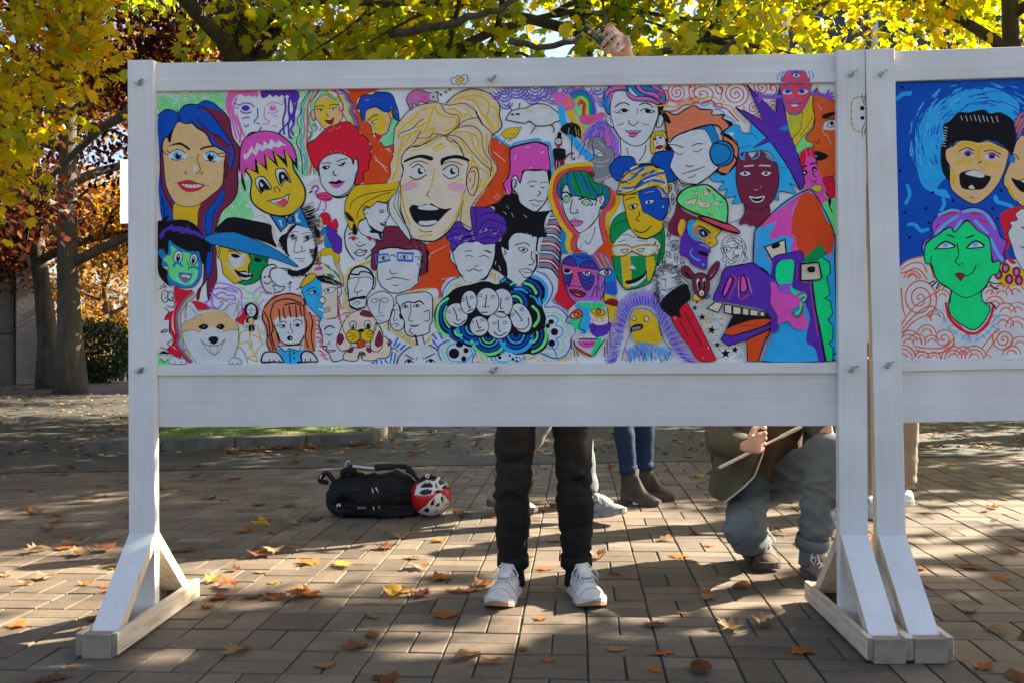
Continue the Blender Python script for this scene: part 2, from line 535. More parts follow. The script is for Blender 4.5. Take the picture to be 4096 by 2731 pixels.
 L('k', 17, "530,1250 525,1290 562,1312")
 F('pink', "490,1415 560,1425 665,1400 620,1450 560,1472 510,1450", 6)
 F('k', "450,1410 510,1385 560,1392 600,1365 640,1385 695,1383 620,1412 540,1422")
 L('k', 26, "440,1540 520,1590 600,1610 700,1580 780,1510")
 L('k', 12, "310,1220 320,1280 345,1330", "285,1235 330,1245", "865,1040 850,1060 860,1210")
 # flamingo with a small crown
 L('hair', 15, "180,1460 172,1430 205,1440 215,1398 245,1415 262,1368 285,1400 308,1350 322,1400 345,1390")
 L('mauve', 34, "290,1560 280,1530 320,1500 300,1450 250,1460 235,1490")
 F('k', "185,1550 215,1515 242,1520 225,1540")
 A.crop(*g)
 F('red', "290,80 340,40 440,38 500,80 512,112 470,155 380,150 310,120")
 L('mauve', 17, "310,60 400,60 490,90", "330,100 420,110 500,100", "355,150 335,220 300,280", "410,150 425,230 400,290 380,270", "330,270 290,285")
 # ---- grape of small pieces: hiking woman
 F('beige', "190,1140 220,1050 300,1010 420,1020 520,1110 620,1240 600,1270 440,1200 300,1170", 7)
 F('dgreen', "400,1015 460,1035 500,1100 450,1070"); F('dgreen', "430,1160 480,1145 550,1190 500,1210"); F('dgreen', "520,1090 570,1130 630,1240 590,1200"); F('dgreen', "370,1160 410,1140 390,1170")
 F('skin', "300,880 345,860 350,1000 330,1035 310,1000", 6); F('skin', "535,990 590,970 620,1100 655,1170 660,1290 620,1260 590,1110", 7)
 F('gold', "340,840 400,800 510,800 600,870 605,975 530,990 520,900 440,890 370,905", 6)
 F('teal', "350,610 370,530 420,510 440,600 510,760 500,785 410,780 400,640", 6)
 F('skin', "365,620 412,620 400,680 310,740 270,765 290,700", 6)
 F('purple', "430,510 470,490 530,530 580,560 570,600 630,660 640,760 630,850 580,870 520,830 500,740 450,660", 8)
 L('k', 7, "450,660 520,650 580,600", "480,720 560,700 630,740")
 F('skin', "335,370 370,385 395,470 350,512 330,470", 6)
 F('red', "335,350 400,310 470,340 500,420 560,400 592,490 560,545 500,520 440,480 385,470 370,390", 6)
 E('pink', 505, 432, 20, 16); E('pink', 270, 688, 20, 16); E('pink', 294, 770, 20, 15)
 F('pink', "265,1080 330,1050 370,1060 365,1090 280,1100", 6); F('pink', "610,1300 650,1285 672,1310 630,1330", 6)
 L('k', 8, "285,720 300,800 335,1030", "340,850 350,900")
 # ---- long blue and maroon hair
 A.crop(*a)
 F('blue', "125,480 200,415 290,410 375,455 430,380 520,335 640,335 740,290 850,310 950,380 1020,450 1080,540 1110,700 1150,820 1220,920 1240,1000 1230,1120 1190,1260 1200,1480 1150,1620 990,1780 930,1920 890,2080 860,2160 760,2150 640,1990 560,1700 400,1700 330,1800 330,1920 200,1960 150,1840 130,1650 118,1450 135,1200 120,870 108,640")
 F('maroon', "680,385 760,385 900,410 1010,460 1070,520 1100,640 1130,790 1210,890 1238,980 1230,1120 1200,1260 1200,1480 1150,1640 990,1780 1000,1640 1050,1500 1060,1330 1110,1240 1160,1130 1140,960 1060,770 960,620 860,510 760,430")
 F('maroon', "650,605 760,670 830,730 960,780 1080,900 1100,1010 1010,930 900,870 830,770 720,690")
 F('maroon', "150,1000 180,830 175,1000 185,1200 200,1400 260,1568 335,1730 322,1850 240,1680 170,1520 140,1250")
 F('maroon', "1030,1030 1100,1030 1080,1120 1110,1230 1060,1330 1050,1500 990,1600 900,1700 760,1800 730,1980 765,2130 650,1990 650,1800 690,1690 850,1560 960,1480 1000,1360 1010,1150")
 F('maroon', "870,1900 960,1720 990,1780 930,1920 890,2080 860,2080")
 F('blue', "1010,1480 1000,1640 900,1760 860,1900 835,2130 775,2130 755,1960 790,1780 900,1640 960,1540", 9)
 F('gold', "330,1700 420,1715 560,1720 690,1680 655,1800 640,1995 560,1930 440,1910 330,1910")
 F('tan', "405,575 480,600 560,590 640,660 760,740 830,860 920,930 1030,1000 1010,1150 1010,1330 970,1460 850,1568 690,1690 560,1735 400,1715 320,1650 240,1500 205,1350 190,1150 175,1000 172,900 200,810 240,790 270,855 300,740 350,615", 11)
 L('k', 15, "110,490 200,415 280,410 340,430 380,470 400,540 350,620 300,740 275,855 240,780 180,830 150,1000 145,1200 160,1450 230,1620 310,1750", "375,410 385,470", "405,440 450,370 540,335 650,340 740,290 850,310 950,390 1020,450 1085,550 1105,660 1135,800 1220,920 1238,1000 1228,1120 1197,1260 1200,1480 1150,1630 990,1790 930,1930 890,2060", "640,390 740,380 860,500 960,640 1060,780 1140,930 1150,1080 1100,1240", "410,540 450,590 520,602 575,580 570,540", "590,590 660,660 790,740 840,880 960,940 1100,1020", "1030,1030 1015,1200 1000,1400", "1050,1120 1060,1220 1030,1340", "640,520 700,600 830,720 960,790 1080,900", "165,1580 180,1700 200,1850")
 F('k', "270,855 300,740 320,690 290,700 240,790"); F('k', "240,912 360,865 440,865 545,940 530,962 440,900 360,890"); F('k', "685,945 760,910 890,898 880,918 770,932 695,962")
 F('w', "245,1040 320,980 400,960 480,1000 510,1050 460,1090 380,1105 290,1085"); F('w', "720,1020 780,990 870,985 940,1030 1000,1060 960,1110 860,1120 770,1100")
 E('lblue', 380, 1035, 62, 58); E('k', 386, 1046, 40, 42); E('w', 408, 1012, 18, 18); E('lblue', 835, 1045, 62, 60); E('k', 828, 1060, 40, 46); E('w', 846, 1022, 18, 18)
 L('k', 13, "230,955 270,1000 330,965 410,958 480,1000", "755,1010 830,978 900,1000 950,1050 1015,1050", "295,1080 370,1102 460,1075", "770,1105 890,1117", "665,1020 650,1100 685,1200 680,1250 630,1290", "490,1250 485,1270 500,1287", "725,1255 700,1287", "175,960 205,1010 250,1025", "930,1015 1020,1000")
 F('w', "617,1165 638,1215 600,1278 595,1230")
 F('red', "385,1412 450,1385 550,1375 640,1408 740,1440 660,1510 540,1530 450,1500", 6); F('w', "430,1415 540,1432 640,1430 720,1440 640,1475 520,1475 460,1450")
 L('k', 8, "345,1407 400,1415 540,1425 640,1425 800,1450"); Z('k', 5, "480,1430 472,1462", "530,1432 525,1478", "585,1432 580,1478", "635,1432 630,1472")
 # lower strands behind the hat
 A.crop(*f_)
 F('blue', "800,750 850,740 850,900 850,1050 790,1230 770,1180 760,1000", 12)
 F('maroon', "860,740 890,760 905,1000 915,1200 880,1310 810,1480 790,1480 775,1300 790,1230 850,1050 855,900", 12)
 F('maroon', "770,900 750,1050 770,1230 700,1340 665,1500 640,1480 650,1380 720,1280 735,1100 735,950", 12)
 # ---- scribbled man behind the bow tie
 A.hatch('k', 9, 2070, 230, 2180, 560, 150, -50, 36, 14); A.hatch('k', 8, 2090, 250, 2230, 640, 90, -15, 30, 16)
 F('k', "1790,630 1860,590 1940,500 1990,495 1900,600 1870,700 1880,850 1912,920 1850,860 1780,740 1755,690")
 A.hatch('k', 10, 1770, 700, 1900, 900, -30, 30, 14, 10); A.hatch('k', 8, 1860, 560, 1960, 490, 40, -30, 10, 10)
 F('k', "1880,1150 1900,1080 1980,1110 2060,1085 2150,1045 2225,960 2240,800 2290,790 2240,1000 2150,1120 2000,1180")
 A.hatch('k', 8, 2170, 810, 2240, 1020, 100, -8, 22, 6); A.hatch('k', 8, 1740, 1060, 2100, 1180, 140, 14, 18, 12); A.hatch('k', 7, 1900, 1110, 2120, 1100, 10, 90, 22, 8)
 F('k', "2240,520 2310,560 2318,650 2270,640"); A.hatch('k', 8, 2200, 560, 2260, 760, 100, -20, 14, 8)
 L('k', 9, "1890,640 1940,608 2000,640 1940,665 1890,640", "2095,650 2150,622 2215,640 2150,678 2095,650", "1920,590 1970,572 2025,578", "2070,602 2150,583 2195,592", "1990,690 1965,850 2060,842 2078,790 2050,768", "1970,935 2110,940", "2030,970 2100,976", "1990,650 2000,700", "2100,700 2160,690", "2080,850 2120,825")
 E('k', 1945, 635, 26, 20); E('k', 2150, 650, 24, 20); A.hatch('k', 7, 1920, 690, 1990, 670, 20, -20, 7, 5); A.hatch('k', 7, 2090, 720, 2160, 690, 14, -20, 7, 5)
 L('hair', 16, "1380,350 1440,370 1530,345 1600,420 1640,470", "1690,500 1700,600 1730,690", "1660,540 1700,560")
 # ---- yellow faced boy with pink fringe
 A.crop(*a)
 F('yel', "1310,1230 1480,1100 1600,1000 1750,980 1850,970 1940,1100 1960,1220 2060,1380 2115,1500 2115,1620 2060,1740 1940,1830 1780,1860 1600,1820 1440,1720 1380,1620 1375,1500 1390,1380 1340,1280", 24)
 S('pink', "1232,1230 1232,1000 1260,860 1340,770 1460,715 1600,703 1740,738 1850,808 1960,930 2005,1090 1990,1110 1920,1060 1830,960 1850,1075 1820,1062 1690,985 1712,1112 1680,1092 1570,1025 1585,1192 1550,1180 1445,1095 1465,1255 1312,1197 1285,1330 1255,1310")
 S('w', "1275,1010 1320,1020 1390,900 1420,980 1460,860 1540,910 1560,835 1620,890 1650,810 1720,870 1750,825 1870,905 1800,895 1760,930 1690,910 1660,950 1590,935 1540,980 1490,950 1450,1040 1390,990 1330,1080 1285,1090")
 L('k', 17, "1225,1250 1230,1000 1260,860 1340,770 1460,718 1600,703 1740,735 1870,820 1960,930 2005,1090", "1490,712 1520,645", "1325,770 1380,725 1480,715")
 for s in ("1430,1080 1452,1088 1492,1292 1310,1200 1440,1245", "1556,1005 1580,1040 1608,1245 1450,1100 1570,1182", "1668,970 1690,982 1758,1200 1570,1020 1700,1112", "1818,945 1840,960 1882,1205 1690,985 1842,1085", "1975,1070 2008,1090 2018,1240 1860,990 1985,1130", "1240,1240 1275,1340 1315,1520 1290,1510 1250,1400"):
  S('k', s)
 F('w', "1440,1420 1450,1350 1510,1320 1580,1350 1660,1490 1560,1490 1510,1540", 15); F('k', "1480,1430 1500,1372 1545,1365 1640,1490 1560,1485 1510,1530"); F('w', "1505,1400 1550,1445 1515,1462")
 F('w', "1715,1290 1730,1225 1780,1210 1850,1240 1925,1400 1850,1370 1780,1450", 15); F('k', "1755,1300 1790,1260 1845,1272 1905,1375 1840,1362 1780,1430"); F('w', "1800,1298 1832,1320 1812,1355 1798,1330")
 L('k', 13, "1710,1540 1695,1490 1720,1465 1760,1490 1775,1530", "1510,1560 1560,1510 1620,1500")
 F('w', "1640,1650 1800,1612 1890,1570 1872,1680 1820,1735 1740,1710", 12); F('salmon', "1710,1672 1770,1655 1840,1612 1872,1690 1815,1728"); L('k', 12, "1600,1655 1770,1622 1920,1555")
 S('teal', "1640,1845 1850,1880 1872,1980 1790,2075", 18); S('teal', "1950,1830 2050,1725 2185,2030 1970,1965", 18); E('teal', 1915, 1910, 38, 55, 0, 18)
 S('w', "1745,1915 1800,1920 1790,1960 1815,2010 1780,1985 1772,1940"); S('w', "1980,1850 2035,1800 2010,1880 2065,1940 2000,1942")
 # ---- hatted man
 A.crop(*f_)
 S('yel', "920,785 970,775 1350,868 1382,980 1350,1020 1340,1205 1150,1285 1000,1150 965,960 920,920", 12); F('w', "1080,885 1200,865 1330,900 1300,1000 1200,1065 1130,1040 1090,960")
 A.hatch('w', 6, 1010, 1000, 1200, 1220, 60, -22, 18, 4); A.hatch('yel', 8, 1240, 1020, 1320, 900, 60, -40, 9, 4)
 S('dgreen', "1350,872 1620,930 1600,1040 1540,1080 1490,1230 1400,1282 1300,1302 1200,1280 1340,1210 1350,1020 1388,990", 11)
 F('k', "1110,880 1180,878 1228,915 1170,932 1120,912"); F('k', "1415,940 1460,930 1525,955 1500,988 1430,976"); L('k', 14, "1075,840 1150,832 1235,880", "1430,915 1520,930 1590,965")
 F('k', "1150,1093 1220,1112 1290,1103 1340,1130 1412,1160 1370,1232 1290,1232 1220,1190"); F('w', "1230,1130 1310,1128 1392,1152 1310,1160"); F('w', "1230,1186 1300,1202 1385,1188 1340,1226 1270,1222")
 L('k', 12, "1345,880 1382,980 1345,1040 1345,1190", "1590,940 1580,1000"); F('gold', "912,792 955,780 935,850 948,920 915,900", 9); L('k', 8, "945,830 965,855 950,870")
 F('k', "880,570 1020,410 1100,380 1200,380 1400,420 1640,475 1662,560 1685,680 1730,785 1600,730 1300,630 1100,590")
 F('teal', "675,710 760,650 900,595 1100,580 1200,595 1500,710 1800,870 2022,1055 1800,980 1600,920 1300,855 1000,775 800,735", 12)
 # ---- green and blue boy
 F('k', "110,440 160,420 200,375 255,355 235,430 300,420 440,408 560,440 650,510 740,640 760,690 830,740 825,850 790,850 770,950 730,1018 700,950 680,860 640,835 540,840 420,800 330,740 255,700 240,880 180,805 108,835 108,640")
 F('k', "108,880 180,960 170,1050 235,1100 240,1240 268,1320 128,1165")
 F('purple', "130,640 160,570 280,490 310,475 330,510 400,500 500,525 515,478 560,545 640,570 735,645 720,668 600,610 540,610 520,590 420,600 400,570 310,570 300,545 220,570 200,620 150,680")
 F('teal', "260,690 330,740 420,790 540,840 650,830 700,960 705,1100 690,1200 620,1310 520,1345 390,1330 260,1270 235,1180 250,1050 160,1040 165,960 120,880 120,820 170,810 240,880", 9)
 F('green', "290,765 400,835 520,862 560,880 640,900 660,1090 640,1200 560,1290 480,1302 330,1240 260,1150 250,1020 185,960 230,900 290,885")
 S('k', "330,720 420,790 470,820 430,700"); S('k', "430,720 520,830 555,838 520,740"); S('k', "540,760 600,850 645,850 640,780")
 E('w', 385, 918, 64, 86, 8, 13); E('w', 598, 950, 50, 78, 10, 13); E('k', 388, 930, 26, 55, 8); E('k', 594, 962, 23, 52, 10); E('w', 392, 905, 9, 18); E('w', 600, 938, 8, 15)
 L('teal', 34, "325,1040 375,985 440,1045", "560,1060 620,1055 665,1090"); L('green', 10, "340,1060 385,1020 430,1060")
 L('k', 11, "510,985 540,1060 520,1092"); F('teal', "398,1125 500,1140 582,1145 545,1240 480,1268 410,1205"); F('w', "438,1155 558,1175 520,1222 440,1205", 9); F('salmon', "440,1192 520,1197 490,1237 450,1217")
 L('w', 10, "360,1180 400,1260 500,1300", "640,1110 620,1220 560,1290")
 # moon
 F('w', "1730,1060 1690,1020 1600,1040 1530,1120 1515,1230 1550,1340 1600,1400 1660,1412 1725,1400 1800,1380 1835,1320 1760,1320 1680,1260 1635,1170 1650,1090")
 L('k', 17, "1730,1060 1690,1020 1600,1040 1530,1120 1515,1230 1550,1340 1600,1400 1660,1412", "1730,1060 1650,1090 1635,1170 1680,1260 1760,1320 1835,1320 1800,1380 1725,1400", "1560,1270 1610,1285 1660,1250"); E('k', 1567, 1192, 14); E('k', 1622, 1184, 14)
 L('k', 8, "1705,1440 1702,1350", "1670,1300 1690,1325 1712,1305", "1905,1395 1915,1310", "1880,1280 1905,1305 1920,1280", "1885,1335 1915,1325", "1690,1350 1715,1365"); E(None, 1690, 1312, 16, 16, 0, 8); E('k', 1915, 1268, 22, 14)
 # ---- bottom left: red strips, flag stripes, flowers
 A.crop(*k_)
 F('red', "330,235 430,262 520,280 580,280 440,440 350,450 340,350"); F('red', "580,425 700,440 830,520 660,545 610,475"); F('red', "1270,510 1325,640 1290,700 1275,755 1170,685 1250,600")
 F('red', "250,590 318,560 300,660 300,800 360,900 390,980 320,1040 290,1040 320,920 265,830 262,690 200,690 210,640"); F('red', "230,1090 290,1040 420,1140 410,1190 300,1150")
 L('red', 56, "560,300 430,430 370,520 345,640 352,800 385,920 350,1010 440,1130 550,1245"); L('teal', 27, "592,312 472,422 402,540 370,650 378,780 404,900 384,1000 460,1120 575,1235"); L('gold', 27, "615,330 500,435 422,560 394,640 404,780 432,890 422,1010 500,1120 555,1190"); L('lilac', 15, "630,355 540,440 450,540 422,640 432,780 460,950 450,1000 470,1090")
 L('lilac', 19, "900,190 960,180 1060,200 1140,230 1220,270 1252,330 1250,400", "850,270 940,250 1000,260 1100,290 1190,310", "830,310 850,400 850,480 920,530 960,500 1000,460", "900,350 940,320 1010,310 1060,350 1140,350 1162,400 1060,400", "860,330 940,400 980,380 1040,410", "750,440 810,420 850,360", "760,440 800,500 900,525", "1250,440 1250,540 1210,610", "1000,250 1100,250 1180,290", "960,450 1000,420 1060,430"); E('gold', 1010, 403, 34, 15)
 L('lime', 14, "1190,250 1270,250 1330,300 1400,330 1470,400 1430,440 1340,440 1280,480", "1310,380 1340,400", "1400,380 1430,395", "1190,720 1240,750 1310,810", "1490,820 1540,850 1560,880", "1560,1000 1590,960"); L('lpink', 11, "1410,330 1450,280 1500,240 1540,230", "1500,380 1520,300 1600,330 1630,320", "1480,560 1490,480 1560,400", "1430,440 1480,480 1500,560")
 L('gold', 18, "1330,820 1250,850 1220,920 1230,1000 1330,980 1400,1100 1450,1170", "1370,830 1360,940 1400,1020 1350,1060", "1470,760 1490,860 1530,1000 1480,1060 1440,1150 1460,1240 1340,1200", "1380,880 1480,920 1540,1010", "1440,760 1380,850", "1330,1190 1390,1165 1450,1170"); F('lime', "1370,980 1400,990 1390,1040 1370,1030")
 # small figure
 F('k', "1295,560 1300,490 1380,450 1460,495 1480,600 1440,640 1320,625"); E('w', 1385, 555, 62, 82); L('k', 7, "1335,540 1370,555", "1395,550 1440,550", "1385,520 1375,590 1390,600", "1340,600 1390,610")
 F('k', "1310,720 1325,660 1360,640 1460,640 1465,675 1410,690 1335,720"); F('tan', "1345,670 1410,660 1400,750 1360,745", 6); F('k', "1350,760 1382,755 1382,830 1350,832"); F('k', "1392,750 1416,750 1428,825 1402,822"); E(None, 1315, 770, 18, 18, 0, 7); L('k', 9, "1440,600 1500,650")
 # dog
 F('w', "440,850 440,770 490,690 478,600 500,500 540,430 600,470 670,562 800,542 900,540 995,555 1080,470 1205,410 1205,520 1198,640 1170,690 1210,800 1200,1020 1150,1170 1130,1268 640,1268 540,1120 470,980")
 F('tan', "440,850 450,770 500,690 570,680 700,600 850,565 1000,580 1080,640 1160,690 1205,790 1202,815 1080,820 990,840 980,800 900,790 800,780 720,820 680,850 560,820")
 L('k', 7, "640,1268 540,1120 470,980 437,850 440,770 490,690 475,600 500,480 540,430 620,490 670,565 760,545 900,540 1000,555 1080,470 1205,410 1205,520 1195,640 1170,690 1210,800 1200,1020 1150,1170", "500,650 500,530 522,490 600,560 640,620", "1030,560 1090,480 1180,460 1185,520 1140,640", "440,850 560,820 690,850", "990,845 1080,825 1205,815", "720,990 800,1100 880,1155 940,1110 1030,955", "1195,1040 1270,1090 1340,1270", "410,1190 450,1110 510,1080", "870,1050 875,1090", "550,690 700,600", "1010,580 1090,640")
 F('k', "665,770 740,735 800,770 760,812 690,805"); F('k', "908,770 970,735 1022,770 985,815 925,800"); E('w', 738, 775, 7); E('w', 952, 772, 7); F('k', "800,945 830,912 900,908 935,940 915,990 870,1012 825,985")
 F('w', "820,1035 925,1035 920,1110 885,1145 840,1110", 7); L('k', 10, "690,945 760,1010 870,1030 960,1010 1025,940"); F('w', "280,1275 280,1200 320,1165 360,1180 400,1200 460,1195 495,1230 490,1275", 9); F('w', "1090,1275 1100,1210 1160,1190 1230,1210 1240,1275", 9); L('k', 8, "340,1275 355,1245", "420,1275 435,1245", "1130,1275 1135,1250", "1190,1275 1192,1250")
 F('green', "118,1150 200,1150 285,1150 270,1240 240,1285 130,1280"); F('w', "140,1150 270,1155 252,1230 200,1255 145,1205"); S('k', "115,1132 190,1095 295,1142 200,1140"); L('k', 14, "150,1205 200,1250 255,1210"); L('k', 8, "150,1155 180,1158", "215,1158 250,1155")
 E('w', 205, 365, 48, 85, 0, 13); E('w', 288, 360, 42, 62, 0, 12); E('k', 222, 388, 10); E('k', 305, 380, 12); L('k', 12, "255,400 330,440 340,490 300,515 240,490", "205,520 260,580 215,640 205,680", "270,690 270,850 320,930 240,1000 285,1040 240,1080 150,1050", "150,220 200,250", "180,190 225,240", "240,170 270,225", "135,255 160,260", "150,850 210,810 240,830 200,850 150,850", "285,205 295,240")
 # salmon squiggles
 A.crop(*l_)
 for q in range(10):
  y = 730 + q * 58; x = 262 + 9 * q + 14 * math.sin(q * 2.1)
  L('salmon', 21, [(x, y), (x + 40, y + 12), (x + 60, y + 40), (x + 100, y + 62)])
 for q in range(6):
  y = 490 + q * 52; x = 590 + 12 * math.sin(q * 1.7)
  L('salmon', 21, [(x, y), (x + 20, y + 40), (x + 6 + 20 * (q % 2), y + 80)])
 L('salmon', 20, "640,720 680,690 740,690", "640,640 660,620", "690,720 720,760 700,800", "470,780 490,800", "520,760 545,790")
 # ---- coral haired girl
 A.crop(*k_)
 F('coral', "1700,345 1760,345 1860,315 1950,318 2060,370 2110,460 2180,600 2250,640 2255,900 2245,1100 2100,1060 2090,900 1760,1000 1740,1100 1620,1085 1590,900 1545,700 1528,600 1560,500 1640,400")
 F('w', "1690,680 1740,570 1900,500 2080,550 2105,700 2105,900 2060,990 1900,1022 1780,990 1740,860 1710,760")
 F('coral', "1690,690 1700,560 1840,480 2080,488 2095,650 2050,622 2010,660 1975,640 1925,650 1890,630 1850,665 1800,640 1780,705 1755,640")
 L('beige', 30, "1770,910 1830,980 1920,995 2040,970 2085,920")
 L('k', 20, "1560,520 1640,420 1760,350 1860,328 1950,330 2080,380 2120,480", "1640,640 1680,480 1760,420 1900,400 2060,460", "1540,600 1540,680 1600,800 1600,1000 1640,1090", "1650,640 1680,800 1660,900 1720,1090", "1700,760 1740,900 1765,990", "2100,480 2110,640 2140,760 2120,900 2160,1050", "2180,580 2220,720 2200,900 2240,1100", "1820,520 1830,620 1850,660", "1900,500 1920,640", "1990,490 2000,640", "2050,500 2065,630", "1760,540 1775,710", "1740,860 1790,980 1900,1018 2040,1000 2100,900", "1550,560 1620,700 1640,900", "1840,480 1960,460 2080,490", "1600,880 1650,960 1680,1080")
 L('k', 11, "1740,740 1800,748 1850,762", "1790,792 1840,796", "1960,752 2040,748 2085,718", "1990,775 2040,770", "1780,720 1820,700 1870,720", "1955,710 2000,680 2080,700", "1920,730 1920,790 1950,830 1935,865", "1730,760 1790,775"); E('k', 1825, 765, 20); E('k', 2015, 752, 22); E('k', 1890, 858, 9); E('k', 1910, 930, 38, 34); E('w', 1922, 930, 8, 13)
 F('cyan', "1740,1090 1790,1060 1850,1110 1890,1060 2030,1100 2130,1070 2085,1200 2060,1262 1820,1262 1800,1150"); S('w', "1750,1030 1850,1110 1890,1062 2030,1105 2070,1015 1900,1030", 14); L('k', 17, "1910,1090 1915,1250"); E('k', 1962, 1125, 12, 16); E('k', 1966, 1195, 12, 16)
 F('w', "1530,1250 1530,1180 1570,1120 1660,1110 1750,1130 1800,1200 1822,1250 1700,1245 1640,1250", 24); F('w', "2020,1255 2070,1240 2062,1160 2100,1110 2180,1108 2250,1160 2285,1242 2200,1245", 24); L('k', 18, "1630,1215 1640,1250", "1690,1220 1700,1250", "1770,1225 1780,1250", "2120,1210 2120,1245", "2190,1210 2195,1245")
 # ---- half blue half beige face
 A.crop(*l_)
 S('cyan', "90,345 300,210 360,260 360,380 380,560 400,600 390,772 330,740 180,585 130,490"); S('beige', "360,285 580,330 580,600 575,745 390,775 390,600 400,540 345,490 375,440")
 L('k', 12, "95,370 130,490 180,590 330,740 400,778 575,745 583,600 580,320"); F('k', "290,200 400,180 520,230 645,300 560,312 450,290 350,265"); A.hatch('w', 4, 380, 215, 560, 290, 60, 15, 6, 8)
 F('gold', "70,345 110,250 190,170 260,152 292,200 200,285 100,340", 11); L('k', 9, "20,370 90,335", "330,420 300,480")
 F('w', "185,432 240,392 292,392 282,420 225,437", 10); E('k', 268, 406, 20, 18); F('w', "410,370 550,345 530,402 430,425", 8); E('k', 455, 383, 20, 18); L('k', 8, "380,385 410,390", "550,362 630,338"); L('k', 12, "165,395 215,355 285,350")
 F('w', "365,470 330,530 370,558 412,550 410,492 395,482", 13); F('w', "303,618 400,632 470,608 478,670 400,684 340,665", 9); L('k', 7, "400,632 402,682", "430,625 432,678", "455,618 457,672", "390,655 475,645")
 F('w', "585,355 628,358 628,440 588,470", 10); L('k', 8, "600,400 605,430"); F('w', "82,430 102,418 125,500 100,490", 9)
 # profile
 F('w', "360,770 330,850 360,940 380,1060 370,1130 440,1140 430,1200 470,1240 500,1320 560,1345 660,1310 700,1100 640,900 560,780 450,780")
 L('k', 15, "360,770 330,850 360,940 380,1060 370,1130 440,1140 430,1200 470,1240 500,1320 560,1345 660,1310"); L('k', 22, "405,915 440,880 480,868 535,892"); L('k', 12, "420,978 470,992 520,970", "470,1075 470,1100 445,1115", "440,1190 550,1192 520,1212 450,1212"); E('teal', 462, 990, 18, 14)
 # moustache man with yellow halo strokes
 A.hatch('yel', 10, 640, 650, 690, 160, 90, -18, 30, 3); A.hatch('yel', 9, 690, 130, 1000, 20, 70, -60, 22, 4); A.hatch('yel', 9, 1050, 60, 1110, 220, 45, -40, 10, 3); A.hatch('yel', 9, 700, 640, 760, 690, 60, -20, 6, 3)
 F('w', "722,250 745,160 800,80 880,50 970,70 1040,130 1080,250 1050,360 980,470 960,600 850,642 760,612 740,520 720,400", 15)
 F('w', "690,360 720,345 735,430 710,440 690,400", 12); F('w', "1070,230 1100,220 1095,320 1065,370", 12)
 L('k', 28, "735,230 750,160 800,90 880,58 970,75 1040,135 1072,220", "750,595 840,640 950,612"); L('k', 25, "762,160 860,172 900,132 1000,140 1055,180"); L('k', 10, "760,222 830,210 900,212 1000,200 1050,240", "870,220 860,280 810,400 850,412 912,382", "850,410 850,460", "790,580 830,540 890,545 850,580"); F('k', "718,522 790,482 850,472 962,458 950,502 850,502 760,532")
 # ---- line faces
 A.hatch('yel', 11, 1190, 860, 1700, 1200, 90, -40, 34, 10); A.hatch('yel', 10, 1880, 480, 1900, 900, 60, -20, 20, 4); A.hatch('yel', 11, 1770, 1100, 1880, 960, 60, -30, 10, 8); A.hatch('yel', 9, 1480, 440, 1900, 350, 40, -26, 18, 4); A.hatch('yel', 10, 1560, 1200, 1640, 1240, 60, -40, 6, 6)
 F('w', "1000,620 990,530 1030,460 1170,395 1280,430 1340,500 1340,620 1290,780 1210,820 1130,832 1080,760", 12); E(None, 1085, 525, 46, 28, -8, 9); E(None, 1222, 517, 50, 32, 4, 9); L('k', 10, "1160,500 1160,560 1145,690 1195,690", "1110,748 1160,730 1215,730", "1130,780 1180,800")
 F('w', "1330,640 1400,560 1440,700 1490,760 1480,880 1420,930 1340,905 1295,790", 11); L('k', 10, "1350,640 1362,700 1345,790 1395,782", "1330,850 1380,835 1415,850 1370,875", "1340,650 1400,655"); L('k', 12, "1270,800 1285,940")
 F('w', "1375,480 1450,440 1600,420 1760,405 1840,430 1875,500 1870,800 1840,850 1830,950 1745,990 1640,1010 1560,1000 1500,940 1490,800 1440,700 1438,620 1400,560", 15)
 L('k', 22, "1460,575 1540,540 1620,552 1700,530 1755,572"); L('k', 14, "1570,560 1582,660 1552,790 1612,802", "1590,900 1560,940 1625,1000", "1740,1000 1760,1080 1790,1150", "1762,680 1832,660 1832,790 1770,800"); F('k', "1568,850 1620,862 1705,848 1640,882 1580,872"); L('k', 9, "1455,600 1500,580 1545,612 1490,622 1455,600", "1605,600 1660,575 1720,592 1660,612 1605,600"); E('k', 1505, 600, 16); E('k', 1665, 594, 16); L('k', 30, "1645,1000 1665,1100 1680,1205"); E('k', 1445, 740, 22, 40, -20)
 F('w', "1390,1372 1420,1280 1500,1190 1580,1145 1700,1120 1830,1120 1900,1160 1955,1210 1960,1372"); L('k', 19, "1390,1370 1420,1280 1500,1190 1580,1145", "1830,1120 1900,1160 1950,1200", "1515,1255 1610,1310", "1780,1300 1900,1238"); L('k', 16, "1495,1360 1550,1313 1612,1358", "1785,1358 1850,1313 1918,1352"); E('k', 1555, 1345, 26, 22); E('k', 1855, 1337, 26, 22); L('k', 11, "1670,1285 1650,1320", "1740,1285 1755,1315")
 Z('bluepen', 26, "1290,1050 1320,1090", "1400,1030 1355,1130", "1430,1100 1390,1150", "1500,1120 1440,1180", "1325,1220 1300,1360", "1372,1240 1350,1360", "1110,1330 1120,1365", "1170,1330 1185,1362", "1230,1330 1260,1362", "1055,1366 1080,1355", "1880,980 1930,1045", "1960,960 2010,1040", "1910,1100 1945,1145", "1880,1060 1900,1100")
 # dog with spots
 F('beige', "690,1220 800,1150 880,1160 1000,1130 1080,1200 1200,1010 1290,1080 1310,1180 1260,1290 1150,1300 1080,1330 930,1322 890,1230 840,1332 680,1322 660,1270", 13); L('k', 13, "1305,1170 1360,1165 1410,1210", "890,1210 850,1290", "900,1215 930,1290")
